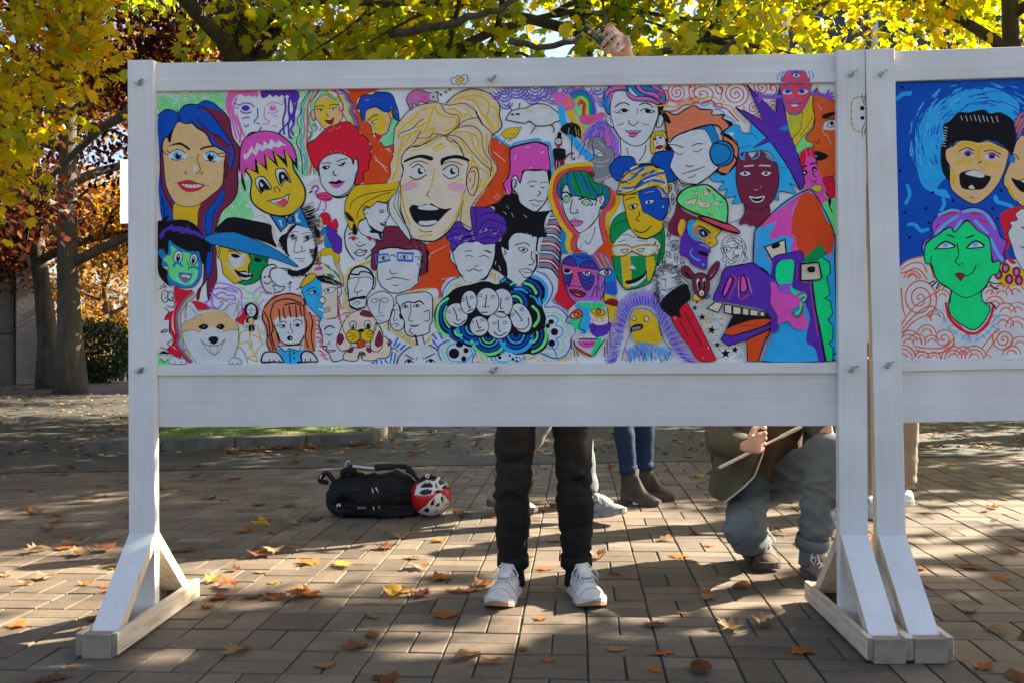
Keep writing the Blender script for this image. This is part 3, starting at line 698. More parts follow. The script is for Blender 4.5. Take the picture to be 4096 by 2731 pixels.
 F('beige', "600,980 650,850 700,800 765,1130 680,1200 600,1180 570,1080", 13); F('beige', "1110,830 1180,920 1202,1060 1170,1180 1100,1212 1030,1150 1080,900", 13); F('beige', "650,870 690,780 780,690 900,655 1020,680 1100,780 1112,850 1070,980 940,1080 800,1090 690,980", 13)
 for s in ("888,722 910,668 1000,668 1082,742 1000,752", "578,1000 640,968 672,1050 620,1122 580,1092", "1150,928 1192,1010 1182,1122 1120,1152 1088,1082", "728,1192 802,1158 782,1222 720,1224", "978,1148 1042,1180 1032,1232 978,1202", "1262,1082 1295,1100 1290,1140 1265,1130", "905,1212 950,1220 970,1270 920,1250"): F('maroon', s)
 E('w', 792, 860, 46, 58, 0, 12); E('w', 992, 850, 46, 58, 0, 12); E('k', 790, 878, 20, 34); E('k', 1000, 872, 25, 40); E('w', 785, 866, 6, 14)
 E('gold', 795, 1005, 95, 90, 0, 13); E('gold', 980, 995, 88, 90, 0, 13); E('k', 905, 930, 42, 24); F('orange', "862,1060 942,1060 952,1120 900,1158 858,1130", 12); L('k', 8, "715,1020 810,995", "775,1060 830,1010", "1060,985 980,985", "1055,1030 985,1010", "725,960 820,980", "1030,930 970,970"); Z('k', 9, "900,1085 902,1115")
 # ---- red eyed woman, blonde girl, glasses man
 A.crop(*g)
 F('w', "720,480 680,600 690,760 740,870 810,955 960,955 1040,880 1100,700 1000,600 850,560"); L('k', 18, "720,480 680,600 690,760 740,870 810,955", "1040,880 960,952"); L('maroon', 8, "700,520 672,640 690,770"); L('k', 18, "735,612 780,590 830,615", "1000,600 1060,580 1100,620", "740,672 790,637 855,672", "985,655 1050,632 1085,695"); E('red', 798, 668, 30); E('red', 1028, 668, 28, 30); E('k', 882, 716, 9); L('k', 17, "840,745 880,775 960,745", "810,860 880,815 920,830 980,830 930,895 860,902 810,860"); L('k', 11, "822,865 900,857 965,848")
 F('w', "870,460 970,400 1010,490 1060,540 1170,600 1160,690 1000,640 920,610 860,530", 12); F('k', "1010,490 1060,560 1170,600 1220,570 1100,540"); F('k', "1040,550 1170,600 1160,680 1130,600 1030,590")
 F('w', "1010,250 1080,190 1130,170 1240,190 1265,178 1260,290 1287,340 1240,430 1232,500 1210,572 1120,560 1010,480 972,390 930,310 960,240 1000,230", 13)
 F('gold', "680,300 690,160 760,20 850,-60 1000,-72 1200,-85 1400,-122 1412,-40 1370,60 1240,172 1130,160 1080,200 1010,252 962,230 930,300 962,390 890,420 860,490 850,562 790,552 740,520 720,440 690,380", 13)
 L('k', 12, "750,260 790,160 920,80 1100,40 1380,0", "850,400 860,300 960,180 1150,80 1300,40", "680,300 740,330 800,420 830,560"); F('k', "685,310 740,340 800,430 760,430 720,400"); F('k', "790,480 830,480 850,600 790,610"); E('k', 1178, 306, 30, 15); E('w', 1170, 304, 10, 8); L('k', 10, "1145,286 1180,275 1225,282"); F('k', "1158,460 1200,452 1242,438 1232,497 1182,490"); F('w', "1195,462 1225,455 1222,478"); L('k', 12, "945,285 975,255 995,250", "955,330 990,320")
 F('maroon', "1040,1060 1050,880 1040,830 1100,760 1110,680 1190,690 1220,520 1380,500 1480,560 1570,650 1650,690 1780,740 1820,830 1810,950 1812,1130 1690,1172 1720,1050 1742,940 1710,830 1500,805 1400,785 1270,785 1150,822 1140,880 1112,1085", 13); F('k', "1790,830 1840,840 1820,940 1845,1010 1812,1130 1780,1100 1800,960")
 A.hatch('rust', 9, 1080, 850, 1750, 760, 24, 60, 9, 30)
 S('w', "1140,870 1150,822 1280,795 1400,795 1500,818 1690,812 1732,920 1720,1080 1680,1200 1680,1280 1550,1370 1400,1415 1290,1400 1180,1320 1130,1220 1120,1080", 15)
 A.line('bluepen', 28, nums("1098,892 1270,882 1295,960 1110,1000"), False, True); A.line('bluepen', 28, nums("1400,862 1612,872 1602,972 1402,962"), False, True)
 L('k', 15, "1300,902 1340,888 1372,915", "1640,918 1740,922"); E(None, 1205, 932, 42, 22, 0, 9); E(None, 1490, 920, 50, 22, 0, 9); E('k', 1205, 932, 18); E('k', 1492, 920, 18); L('k', 13, "1295,1100 1310,1140 1330,1152 1382,1140", "1250,1225 1310,1215 1340,1195 1400,1202 1570,1235", "1335,1300 1370,1310 1410,1298", "1680,955 1720,955 1690,1100", "1670,1010 1690,1030")
 # ---- orange ground right of the glasses man
 F('orange', "1800,740 1960,700 2040,650 2110,760 2120,960 2200,1040 2250,1180 2100,1200 2000,1330 2000,1440 1960,1490 1960,1390 1900,1340 1700,1350 1580,1380 1570,1350 1690,1280 1700,1190 1812,1130 1820,1000 1840,880"); Z('w', 6, "1870,860 2060,770", "1840,880 1900,850", "1990,1220 2100,1210")
 # ---- giant blonde
 A.crop(*c_)
 F('orange', "1370,880 1420,790 1640,930 1640,1160 1610,1330 1545,1390 1570,1568 1540,1640 1440,1720 1290,1740 1150,1720 1200,1640 1330,1460 1450,1290 1465,1180 1390,1060 1360,960"); Z('w', 7, "1410,980 1570,1115", "1480,840 1510,880", "1450,1560 1500,1600", "1420,1590 1460,1630")
 F('hair', "0,1150 45,1050 45,880 60,700 110,600 200,480 300,390 450,340 580,320 690,320 770,320 900,200 1050,140 1180,132 1340,180 1440,260 1500,370 1490,480 1525,610 1500,680 1400,760 1370,860 1350,960 1390,1080 1460,1180 1440,1290 1350,1430 1260,1568 1130,1700 1090,1800 1130,1950 1160,2045 1050,2000 960,1930 945,1600 900,1000 200,1000 150,1350 100,1385 -45,1410 5,1290")
 for s in ("1300,230 1380,420 1330,520 1390,640", "1000,300 1150,330 1220,480 1290,560", "760,380 900,380 1050,460 1150,520", "300,700 420,620 560,520 600,420", "900,720 1060,680 1150,760 1180,900", "1250,650 1320,800 1310,950", "1080,930 1180,1080 1300,1250 1330,1400", "60,880 130,760 260,700", "1020,560 1150,570 1240,640", "230,500 330,430 460,390", "60,1250 100,1150 120,1050", "1230,1250 1250,1400 1180,1550", "1050,960 1090,1080 1120,1160"): A.line('w', 30, nums(s))
 for s in ("860,290 1000,235 1180,220 1280,250 1340,310 1350,420 1330,520 1420,650", "1050,265 1150,290 1200,370 1240,450 1300,520 1420,720", "1370,370 1440,390 1470,520 1480,640", "790,400 900,405 1000,500 1050,465 1130,515", "110,720 200,620 320,540 420,410 640,380", "590,390 550,530 430,620 340,660 550,570 460,720 600,660 560,760", "600,390 680,470 800,510 910,530 890,650 750,705", "150,960 180,780 300,730 400,700", "230,840 290,750 390,700", "880,720 1000,710 1110,740 1120,850 1200,1000 1330,1140", "1130,740 1200,820 1200,940", "980,830 1060,980 1120,1020 1110,1200", "1310,750 1320,850 1310,980", "1140,1100 1200,1200 1290,1240 1340,1330 1250,1480", "1180,1330 1250,1380 1180,1530", "30,1370 80,1250 110,1100 120,980 200,880", "1400,1200 1410,1300 1330,1440", "340,900 430,860 560,790"): A.line('gold', 26, nums(s))
 F('beige', "165,1060 200,990 290,920 450,890 600,820 720,770 820,800 920,870 980,980 1010,1060 1070,1150 1040,1280 1050,1430 1023,1500 995,1600 945,1800 885,1950 755,2100 625,2190 505,2210 365,2180 285,2120 225,1980 145,1750 145,1500 150,1360 180,1250 160,1150", 11)
 F('hair', "1070,1280 1130,1190 1200,1240 1205,1400 1150,1568 1090,1560 1040,1420", 14); L('k', 11, "1100,1265 1160,1260 1150,1400 1110,1500", "1080,1340 1100,1370 1080,1400")
 for s in ("270,960 380,960 520,900 700,800", "740,780 830,860 930,930 1010,1030", "605,1220 580,1380 555,1480", "600,960 740,870", "610,990 760,910", "590,930 700,870"): A.line('yel', 22, nums(s))
 A.hatch('yel', 12, 200, 1440, 380, 1360, 60, -40, 9, 10); A.hatch('yel', 12, 800, 1440, 980, 1370, 60, -20, 6, 10)
 F('blush', "150,1480 200,1420 320,1400 400,1440 300,1500 180,1520"); F('blush', "780,1440 900,1410 1030,1430 1070,1480 950,1525 820,1505")
 L('k', 11, "50,1000 60,700 110,600 250,430 400,350 580,320 690,330 740,420 820,470 930,490 945,560 920,640 780,750 680,750 600,740 520,790 380,800", "700,325 820,350 960,325 1050,340 1180,440 1190,490 1260,620", "930,640 1000,570 1120,530 1220,530 1260,600 1380,720 1390,780 1340,950 1400,1100 1460,1190 1440,1290 1330,1450 1200,1600", "800,750 900,670 1060,630 1180,660 1250,750 1260,900 1300,1010 1380,1130 1380,1250", "110,800 150,730 300,670 400,570 460,545", "160,1060 220,960 330,860 400,740 430,715", "290,920 400,910 540,830 660,760", "770,760 900,770 1000,830 1100,960 1200,1080 1280,1160 1360,1220 1370,1320", "770,770 800,830 900,860 970,940 1010,1060 1030,1100", "45,1040 0,1160 8,1290 -45,1410", "1200,1600 1130,1700 1095,1800 1130,1950 1165,2045", "1000,1650 980,1740 960,1930", "950,1930 1050,2000 1150,2045")
 L('k', 16, "770,320 900,200 1050,140 1180,132 1340,180 1440,260 1500,370 1490,480 1525,610 1500,680 1400,755"); F('k', "1160,420 1190,500 1265,630 1250,590 1200,480")
 F('k', "195,1132 220,1088 420,1023 582,1060 560,1107 420,1068 300,1092"); F('k', "703,1175 703,1078 880,1030 1000,1048 1092,1100 1060,1112 900,1075 760,1105")
 F('w', "265,1290 310,1200 380,1155 460,1200 500,1290 420,1345 340,1355"); F('w', "725,1240 780,1190 840,1165 900,1190 940,1260 920,1320 850,1345 760,1320")
 L('k', 17, "300,1205 380,1155 440,1190 482,1252", "275,1322 350,1362 420,1347 495,1297", "725,1235 790,1180 870,1165 930,1210 937,1272", "735,1300 800,1347 870,1342 935,1297"); E('k', 412, 1248, 34, 44); E('w', 440, 1232, 30, 30); E('k', 852, 1250, 34, 44); E('w', 880, 1234, 30, 30); E('k', 425, 1275, 26, 14); E('k', 866, 1276, 26, 14)
 L('k', 13, "270,1170 340,1120 430,1115 520,1152", "710,1162 800,1120 900,1130 985,1165", "175,1160 185,1230 165,1330")
 A.crop(*g)
 F('w', "1280,180 1360,60 1400,20 1440,60 1440,300 1520,480 1565,580 1572,690 1480,590 1400,480 1310,350", 10); L('hair', 18, "1330,200 1350,320 1430,450", "1400,120 1400,250 1470,420 1530,540", "1300,220 1330,320"); L('k', 11, "1395,40 1350,180 1390,300 1460,420 1565,600 1570,740", "1420,40 1410,240 1500,460")
 L('k', 12, "1830,15 1800,80 1835,102"); F('k', "1560,260 1610,208 1700,225 1780,198 1830,205 1860,188 1950,240 2050,265 2137,253 2060,320 1960,430 1880,490 1790,507 1700,490 1620,420 1580,340"); F('w', "1680,240 1800,207 1850,212 1962,267 1830,282 1700,267"); F('w', "1690,465 1705,430 1800,428 1922,420 1927,455 1820,487 1720,482"); L('k', 13, "1690,545 1760,577 1872,570"); L('yel', 30, "1710,640 1800,615 1860,620", "2290,60 2240,260 2150,450 2020,590", "1460,-40 1462,100 1490,260 1565,470"); L('k', 20, "1650,680 1760,700 1850,705 1950,690 2060,610")
 # rainbow bruin and bubbles
 A.crop(*b)
 F('hippo', "1520,260 1560,190 1640,145 1740,150 1830,180 1930,170 1950,165 1950,200 1940,240 1957,290 1920,297 1820,297 1800,320 1690,300 1680,350 1610,330 1602,390 1575,412 1550,360 1530,310", 11); F('lgrey', "1850,190 1930,185 1955,290 1900,292 1850,270"); F('lpink', "1600,200 1660,170 1720,220 1640,270"); F('dpink', "1720,240 1800,230 1800,280 1740,285"); E('k', 1885, 240, 12, 18); L('k', 9, "1940,180 1955,170 1950,210")
 E('k', 1990, 205, 17, 13); E(None, 2055, 170, 15, 13, 0, 9); E(None, 2110, 137, 14, 12, 0, 9)
 # ---- waves at the top
 A.crop(*c_)
 for cx, cy, rr in ((1560, 80, (36, 75, 115)), (1720, 80, (40, 80, 125, 165)), (1980, 80, (45, 90, 140, 185)), (2190, 80, (34, 70, 105)), (1450, 150, (40, 80)), (1560, 190, (60, 100)), (1850, 170, (50, 95)), (2100, 190, (50, 95)), (1940, 230, (60, 100)), (1580, 300, (50, 90)), (1440, 220, (50,)), (2210, 250, (40, 75)), (2310, 120, (60, 110)), (2420, 90, (40, 80)), (2560, 90, (40, 80)), (2700, 120, (50, 95)), (2830, 110, (45, 90)), (2860, 210, (50, 90)), (2900, 290, (40, 70))):
  for r in rr:
   A.arc('bluepen', 11, cx + 5, cy + 11, r, 8, 172); A.arc('violet', 11, cx, cy, r, 5, 175)
 # cow, chick, pink haired man with blue edge
 F('w', "1580,550 1660,430 1850,390 1960,340 2120,340 2220,400 2360,530 2250,580 2180,620 2000,632 1910,570 1830,595 1700,575"); A.hatch('hair', 20, 1830, 380, 1940, 410, 14, 50, 5, 6); A.hatch('hair', 18, 2030, 350, 2150, 360, 2, 50, 5, 4); L('hair', 13, "1900,560 2020,580", "1920,640 2020,690")
 L('k', 15, "1580,550 1660,430 1850,390 1960,340 2120,340 2220,400 2360,530 2250,580 2180,620 2000,632 1910,570 1830,595 1700,575 1580,550", "1985,640 1920,735", "2200,620 2235,660 2230,720", "1660,415 1630,385 1625,358", "1758,395 1773,325"); E('k', 1672, 478, 24, 13); E('k', 1743, 473, 31, 14)
 F('yel', "1530,720 1600,670 1700,655 1760,660 1750,730 1690,795 1600,800 1540,775", 7); L('k', 7, "1460,778 1530,740", "1580,800 1570,830 1545,840", "1630,800 1640,825 1610,840", "1640,825 1665,835", "1650,740 1670,750 1690,740 1710,745"); F('yel', "1745,665 1795,650 1770,690", 6)
 L('cyan', 30, "1420,765 1640,908 1700,868 1900,828 2020,812 2080,858 2172,868 2200,1000 2212,1200 2200,1350")
 A.crop(*h)
 F('k', "830,230 1000,170 1080,80 1200,40 1280,100 1310,190 1400,270 1530,300 1720,285 1780,300 1640,420 1640,560 1720,640 1560,655 1480,650 1420,600 1330,580 1220,590 1140,690 1140,820 1040,760 1050,640 1110,560 1100,450 1060,400 960,330 940,230")
 Z('w', 6, "1070,300 1110,340", "1110,220 1140,260", "1180,320 1210,380", "1350,350 1390,380")
 A.crop(*c_)
 F('w', "1830,1250 2000,1245 2165,1240 2192,1370 2182,1510 2120,1660 2000,1797 1877,1760 1767,1670 1740,1560 1660,1500 1660,1360 1720,1310 1775,1410", 15); F('k', "2140,1240 2195,1240 2198,1400 2180,1520 2160,1380")
 F('pink', "1640,950 1720,910 1850,880 1980,855 2060,870 2150,912 2160,1000 2178,1232 2050,1228 1830,1240 1800,1300 1772,1410 1720,1310 1660,1360 1665,1500 1640,1568 1600,1570 1570,1500 1550,1410 1610,1340 1640,1200", 17); L('k', 30, "1640,940 1720,905 1850,875 1980,850 2060,868 2150,905"); Z('w', 10, "1720,1020 1700,1090", "1850,930 1900,920", "2050,1000 2100,985", "1600,1500 1610,1560", "1940,1200 1900,1210")
 L('k', 15, "1740,1560 1672,1480 1672,1380 1720,1372 1722,1440 1692,1480", "1710,1400 1700,1460"); L('k', 13, "1880,1410 1930,1385 2002,1395", "2048,1412 2090,1400 2148,1400"); F('k', "1905,1438 1940,1452 1980,1438 1940,1470"); F('k', "2045,1460 2080,1468 2120,1453 2080,1484")
 A.crop(*h)
 L('k', 15, "1545,20 1575,50 1530,92"); L('k', 14, "1420,155 1500,142 1540,160 1610,155"); L('k', 10, "1450,190 1510,226 1560,210"); L('k', 14, "1700,10 1640,170 1520,300")
 # purple haired laughing woman
 F('purple', "280,640 330,560 450,430 550,530 640,540 620,300 640,240 760,240 900,250 960,310 1080,390 1110,480 1110,590 1040,640 960,742 840,742 700,705 560,712 460,762 400,815 360,832 340,720", 12)
 L('k', 13, "680,240 700,420 690,580", "750,360 840,320 960,320", "720,580 800,450 900,410 1100,480", "780,560 900,520 1030,560", "330,580 450,520 600,570 760,600 900,560 1100,600", "300,660 420,600 560,650 700,620", "480,720 560,640 680,640", "360,700 460,760", "840,640 960,660 1010,620", "760,680 860,650"); A.hatch('w', 6, 350, 700, 1000, 560, 30, -12, 22, 60)
 F('w', "385,850 460,762 560,712 640,717 720,702 800,747 970,747 950,900 920,1030 850,1170 700,1250 560,1222 480,1150 420,1040 350,950 350,870", 13); L('k', 20, "480,1150 560,1225 700,1252 820,1220 880,1120 930,1020")
 L('k', 13, "540,845 590,835 640,837", "805,830 850,835 905,862", "555,910 600,895 645,915", "745,915 820,900 875,942", "680,1045 700,1050 722,1030", "560,1095 600,1112 660,1080 740,1112 782,1090"); F('k', "805,825 860,830 908,868 850,850"); L('k', 12, "380,850 400,960 440,1060")
 # striped sleeve
 F('w', "1720,290 1800,285 1850,380 1862,560 1882,700 1845,900 1832,1240 1700,1150 1540,1060 1550,680 1660,640 1640,420")
 cyc = ['k', 'red', 'teal', 'k', 'w', 'k', 'teal', 'red', 'k', 'w']
 for q in range(34):
  t = q / 33.0
  p0 = (1735 - 180 * t - 40 * math.sin(3.1 * t), 300 + 760 * t); p2 = (1835 + 30 * math.sin(3 * t) - 10 * t, 345 + 880 * t)
  pm = ((p0[0] + p2[0]) / 2 + 26, (p0[1] + p2[1]) / 2 - 30 - 30 * t)
  col = cyc[q % 10]
  if col != 'w': A.line(col, 19, [p0, pm, p2])
 L('k', 28, "1720,290 1795,290 1848,380 1860,560 1878,700 1842,900 1828,1230")
 # black haired person with nose ring
 F('w', "1140,700 1220,600 1330,590 1420,612 1530,650 1510,900 1520,1050 1450,1180 1300,1312 1180,1250 1110,1190 1100,1000 1060,900 1040,780 1090,800 1140,820", 11); S('k', "1220,592 1330,575 1340,605 1400,585 1420,612 1460,615 1455,650 1500,640 1555,655 1540,560 1220,560")
 F('k', "960,745 1050,700 1040,760 1060,910 1110,1000 1120,1190 1000,1120 915,1060 950,900"); F('w', "1040,790 1080,790 1075,900 1050,890", 10); L('k', 26, "1540,660 1522,800 1530,1000 1482,1120 1400,1222 1300,1312"); L('k', 13, "1230,755 1360,725 1428,767", "1085,840 1110,860 1095,890"); F('w', "1275,800 1330,785 1402,822 1350,862 1310,835", 11); E('k', 1345, 822, 20); F('w', "1480,850 1512,835 1560,862 1520,885", 9); L('k', 12, "1455,840 1450,930 1490,970 1460,1020 1410,1026"); F('w', "1290,1102 1380,1080 1460,1110 1440,1180 1370,1200 1320,1150", 11); L('k', 10, "1320,1118 1400,1135 1455,1120"); Z('w', 8, "965,980 960,1020", "1010,1040 1030,1110")
 # ---- cloud of seven faces
 A.crop(*m)
 F('w', "240,480 300,310 470,205 700,250 900,250 1300,320 1530,100 1640,170 1740,300 1740,400 1640,600 1780,600 1900,680 1940,760 1920,810 2040,880 2050,960 1990,1040 1980,1150 1900,1270 1760,1300 1580,1230 1300,1360 900,1360 640,1350 300,1360 180,1250 190,1150 320,1060 160,900")
 L('bluepen', 20, "240,475 250,400 300,310 380,240 470,210", "330,1060 220,1110 180,1200 220,1320", "1530,125 1640,180 1720,280 1740,380 1700,500 1630,610 1780,610 1880,670 1940,740 1920,810 2020,860 2050,960 1990,1040 1980,1150 1900,1270 1760,1300 1580,1230", "660,1170 690,1220 660,1280 645,1350", "900,1300 930,1340", "1350,1265 1355,1300 1330,1310")
 L('green', 16, "290,460 320,370 400,290 500,260", "365,1080 270,1130 240,1220 300,1350", "1640,690 1750,690 1860,730 1870,800 1970,900 1960,1000 1870,1040 1900,1140 1850,1230 1740,1250 1630,1220", "940,1290 960,1340")
 L('cyan', 22, "420,1100 330,1140 300,1220 340,1330 430,1340 550,1350 610,1290 650,1240 620,1170", "1670,740 1760,730 1820,790 1780,850 1870,900 1860,1000 1790,1040 1820,1110 1770,1180 1660,1150", "960,1290 990,1340 1100,1350 1180,1330 1290,1345", "1280,1280 1310,1330"); L('teal', 17, "1790,480 1740,530 1860,600 1950,670", "1530,1050 1640,1080 1760,1180 1800,1300")
 Z('yel', 22, "415,325 500,300", "340,420 380,380", "510,220 560,270", "610,270 635,280", "920,140 900,215", "960,160 945,280", "1005,190 1005,240", "710,1230 700,1290", "760,1280 800,1340", "830,1290 860,1340", "700,1335 740,1345", "1390,1280 1350,1340", "1420,1300 1500,1290", "1530,1330 1560,1335", "1600,1290 1640,1340", "1700,1335 1740,1340", "1800,1330 1880,1310", "1930,1280 1910,1330", "1990,1220 1975,1320", "2060,1310 2065,1335")
 F('k', "130,760 150,620 230,510 320,440 430,350 640,300 780,262 880,268 960,300 1060,288 1180,300 1300,330 1390,230 1480,180 1600,240 1670,350 1670,480 1600,590 1650,750 1640,880 1685,1020 1640,1170 1500,1252 1400,1240 1250,1255 1100,1210 1000,1270 860,1282 740,1200 690,1150 600,1150 460,1080 340,1030 200,960"); F('k', "1020,290 1060,220 1110,205 1220,290 1220,350")
 L('green', 44, "310,500 205,580 165,720 185,880 260,980 335,1008", "1365,290 1450,322 1508,400 1512,425", "1470,605 1540,680 1550,780 1490,870"); L('blue', 34, "300,548 232,620 214,740 244,870 318,935", "1400,240 1500,290 1575,390 1570,480", "1320,335 1400,360 1445,405"); L('green', 28, "298,605 262,700 285,820 335,885"); L('cyan', 52, "1470,195 1580,245 1655,350 1655,470 1620,530"); L('cyan', 30, "1225,370 1320,370 1392,418", "1440,460 1500,490 1545,570", "1555,490 1580,590")
 L('blue', 26, "1100,270 1150,275", "1210,330 1260,340"); L('cyan', 34, "1050,265 1090,235"); L('green', 30, "1170,310 1220,280")
 for r, cq, w in ((165, 'blue', 46), (105, 'green', 36), (55, 'blue', 28)): A.arc(cq, w, 1215, 570, r, -105, 20)
 for r, cq, w in ((238, 'green', 46), (185, 'blue', 38), (132, 'cyan', 28), (84, 'green', 26), (40, 'blue', 28)): A.arc(cq, w, 870, 1010, r, 20, 165)
 for r, cq, w in ((225, 'cyan', 62), (165, 'blue', 42), (108, 'cyan', 36), (55, 'blue', 40)): A.arc(cq, w, 1240, 985, r, 8, 172, r * 1.02)
 for r, cq, w in ((225, 'green', 44), (165, 'blue', 32), (105, 'green', 34), (50, 'blue', 26)): A.arc(cq, w, 1430, 990, r, -20, 80)
 for r, cq, w in ((215, 'cyan', 44), (150, 'blue', 40), (95, 'cyan', 32), (50, 'blue', 28)): A.arc(cq, w, 660, 890, r, 75, 185)
 for r, cq, w in ((130, 'blue', 46), (60, 'green', 36)): A.arc(cq, w, 470, 940, r, 60, 185)
 L('cyan', 18, "1040,1200 1085,1205", "1030,1225 1080,1240")
 faces = [(430, 720, 155, 165, 0), (1310, 760, 140, 210, -22), (1010, 860, 172, 182, 0), (740, 870, 130, 137, 0), (1050, 555, 150, 197, 0), (850, 540, 160, 192, 0), (600, 545, 112, 160, 8)]
 for x, y, rx, ry, ro in faces: E('w', x, y, rx, ry, ro, 15, 'k', 28)
 L('k', 16, "385,625 430,720 440,790 485,785", "400,830 470,850 545,790", "1225,655 1320,780 1310,800", "1230,890 1330,915 1410,860 1410,760", "995,790 1010,930 1025,940", "940,950 1020,1005 1105,955", "705,790 735,895 760,885", "700,945 810,920", "1040,490 1030,625 1060,625", "1005,672 1080,672", "838,450 825,620", "790,600 810,610", "855,610 875,605", "770,685 850,682", "560,460 600,620 625,600", "585,670 650,640")
 for x, y in ((330, 680), (480, 650), (520, 515), (640, 480), (755, 460), (925, 475), (1125, 500), (640, 815), (785, 790), (945, 835), (1095, 825), (1190, 715), (1320, 645)): L('k', 11, [(x - 28, y - 8), (x, y - 18), (x + 26, y - 12)], [(x - 26, y + 16), (x + 24, y + 8)])
 for x, y, rx, ry in ((1720, 812, 40, 34), (1765, 948, 50, 50), (1728, 1100, 48, 46), (397, 1235, 72, 70), (560, 1195, 35, 36), (530, 1308, 35, 38), (472, 1115, 50, 40), (1675, 865, 30, 34), (1020, 1290, 24, 24), (1155, 1265, 17, 15), (1200, 1310, 19, 19), (1250, 1335, 18, 16), (1245, 1288, 16, 14)): E('k', x, y, rx, ry)
 return A
def draw_mural_b(A):
 F, S, L, Z, E = A.F, A.S, A.L, A.Z, A.E
 d, e, i_, j, n, o = (2160, 320), (2700, 260), (2160, 660), (2700, 700), (2160, 1000), (2700, 1040)
 # ---- rainbow, clouds, umbrella man
 A.crop(*d)
 L('cyan', 100, "290,360 310,560 420,760 560,950 690,1060"); L('gold', 110, "410,400 470,560 590,760 680,880"); L('green', 110, "500,340 570,490 650,630"); L('lgrey', 12, "540,350 640,560", "360,460 420,560", "470,470 520,600")
 for q, col in enumerate(('violet', 'navy', 'teal', 'dgreen', 'green', 'yel', 'orange', 'red')):
  kx = 24 * q
  L(col, 27, [(395 + kx * 0.8, 190 + kx), (500 + kx * 0.4, 138 + kx), (620 - kx * 0.3, 150 + kx), (715 - kx * 0.7, 262 + kx * 0.5), (752 - kx, 400), (752 - kx, 490)])
 F('lpink', "160,210 230,178 340,198 420,250 480,320 480,365 400,420 320,400 300,345 200,340 190,262"); F('coral', "330,300 380,260 440,290 430,350 360,370"); F('dpink', "540,500 620,482 740,482 830,448 882,470 870,512 760,552 700,605 620,622 560,580")
 F('k', "278,690 320,622 430,588 520,622 558,700 552,810 510,775 470,790 432,742 380,765 330,735"); L('w', 6, "400,660 380,760", "430,600 440,720"); L('gold', 8, "480,650 500,760", "520,680 530,770"); L('k', 14, "437,575 432,1000 440,1090 470,1085 468,1060")
 L('maroon', 24, "330,1090 390,1020 455,1005", "195,1010 200,1150", "310,1000 320,1080"); F('maroon', "200,1095 320,1095 328,1180 260,1250 205,1225"); Z('w', 8, "225,1120 225,1220", "260,1130 270,1200"); F('k', "183,950 240,935 335,950 348,1010 330,1090 210,1090 178,1010"); E('w', 252, 858, 45, 56, 0, 11); F('maroon', "215,850 215,900 250,915 285,900 290,820 275,880 235,890"); F('k', "195,802 232,790 240,730 268,716 292,740 292,790 325,800 260,806"); L('k', 7, "252,835 248,868", "235,885 270,885", "225,835 240,830", "262,830 278,835"); L('maroon', 30, "252,905 252,940")
 # dread locks and grey face
 F('lilac', "700,640 800,540 880,560 960,680 1050,800 1080,980 1040,1050 950,880 850,760 720,780 600,820 620,700"); F('lpink', "830,680 930,660 1000,760 990,880 900,860 840,780")
 rr = random.Random(5)
 for q in range(26):
  t = q / 25.0
  ex = 500 + 560 * t + rr.uniform(-20, 20); ey = 960 + 120 * math.sin(q * 1.3) - 90 * abs(t - 0.5)
  x0, y0 = 770 + 130 * t, 580 + 30 * rr.random()
  P = []
  for s in range(7):
   u = s / 6.0
   P.append((x0 + (ex - x0) * u + (14 if s % 2 else -14), y0 + (ey - y0) * u * u + 40 * u))
  L(('teal', 'lilac', 'navy', 'lpink', 'violet', 'k')[q % 6], 15 if q % 6 < 5 else 8, P)
 F('grey', "750,780 830,800 900,900 990,950 1012,1100 950,1230 992,1330 880,1392 760,1442 690,1432 678,1360 740,1310 720,1250 680,1200 640,1160 680,1110 740,1062 720,950 710,850", 9); L('lgrey', 12, "730,1110 850,1130 950,1090", "760,1180 870,1190", "720,1380 850,1360 940,1310", "800,850 880,930"); F('w', "735,950 800,965 885,1030 830,1052 760,1035", 8); L('k', 12, "750,970 790,1005", "875,1030 800,1002 770,1035"); F('dkred', "650,1240 740,1300 682,1335 652,1302", 6); F('lgrey', "870,1400 985,1340 1065,1440 1045,1502 1000,1512", 0)
 # ---- calm woman with blue and pink hair
 F('w', "960,330 960,480 1000,640 1080,780 1090,1040 1300,1140 1530,1020 1510,780 1580,580 1612,470 1600,380 1500,320 1300,290 1190,180 1000,180"); F('w', "1090,800 1100,1000 1100,1050 1250,1060 1300,1140 1450,1140 1540,1020 1510,900 1510,780 1300,900")
 L('k', 15, "960,330 958,480 1000,640 1080,780 1200,880 1310,910 1420,870 1520,740 1580,580 1612,470 1605,380", "1090,800 1102,1000 1090,1040", "1510,780 1508,900 1532,1022", "1180,940 1200,1020", "1445,900 1420,1010 1352,1110"); F('w', "945,480 900,520 922,600 1000,655 980,560", 13); F('w', "1620,500 1660,478 1684,530 1650,632 1600,658 1590,590", 13); L('k', 10, "930,520 960,550 970,600", "1640,520 1610,560 1620,610", "1060,622 1110,615 1135,595", "1385,590 1420,615 1485,622", "1325,395 1320,470")
 F('teal', "868,265 880,180 960,80 1080,76 1185,80 1192,150 1050,162 990,222 952,340 940,480 900,432 868,362"); F('lpink', "900,172 1000,100 1100,90 1192,112 1180,142 1040,152 950,212 915,252"); F('lpink', "975,180 1000,190 960,330 935,330"); F('teal', "1188,150 1210,80 1400,75 1620,75 1668,150 1712,232 1692,332 1640,362 1560,312 1440,302 1300,292 1220,232")
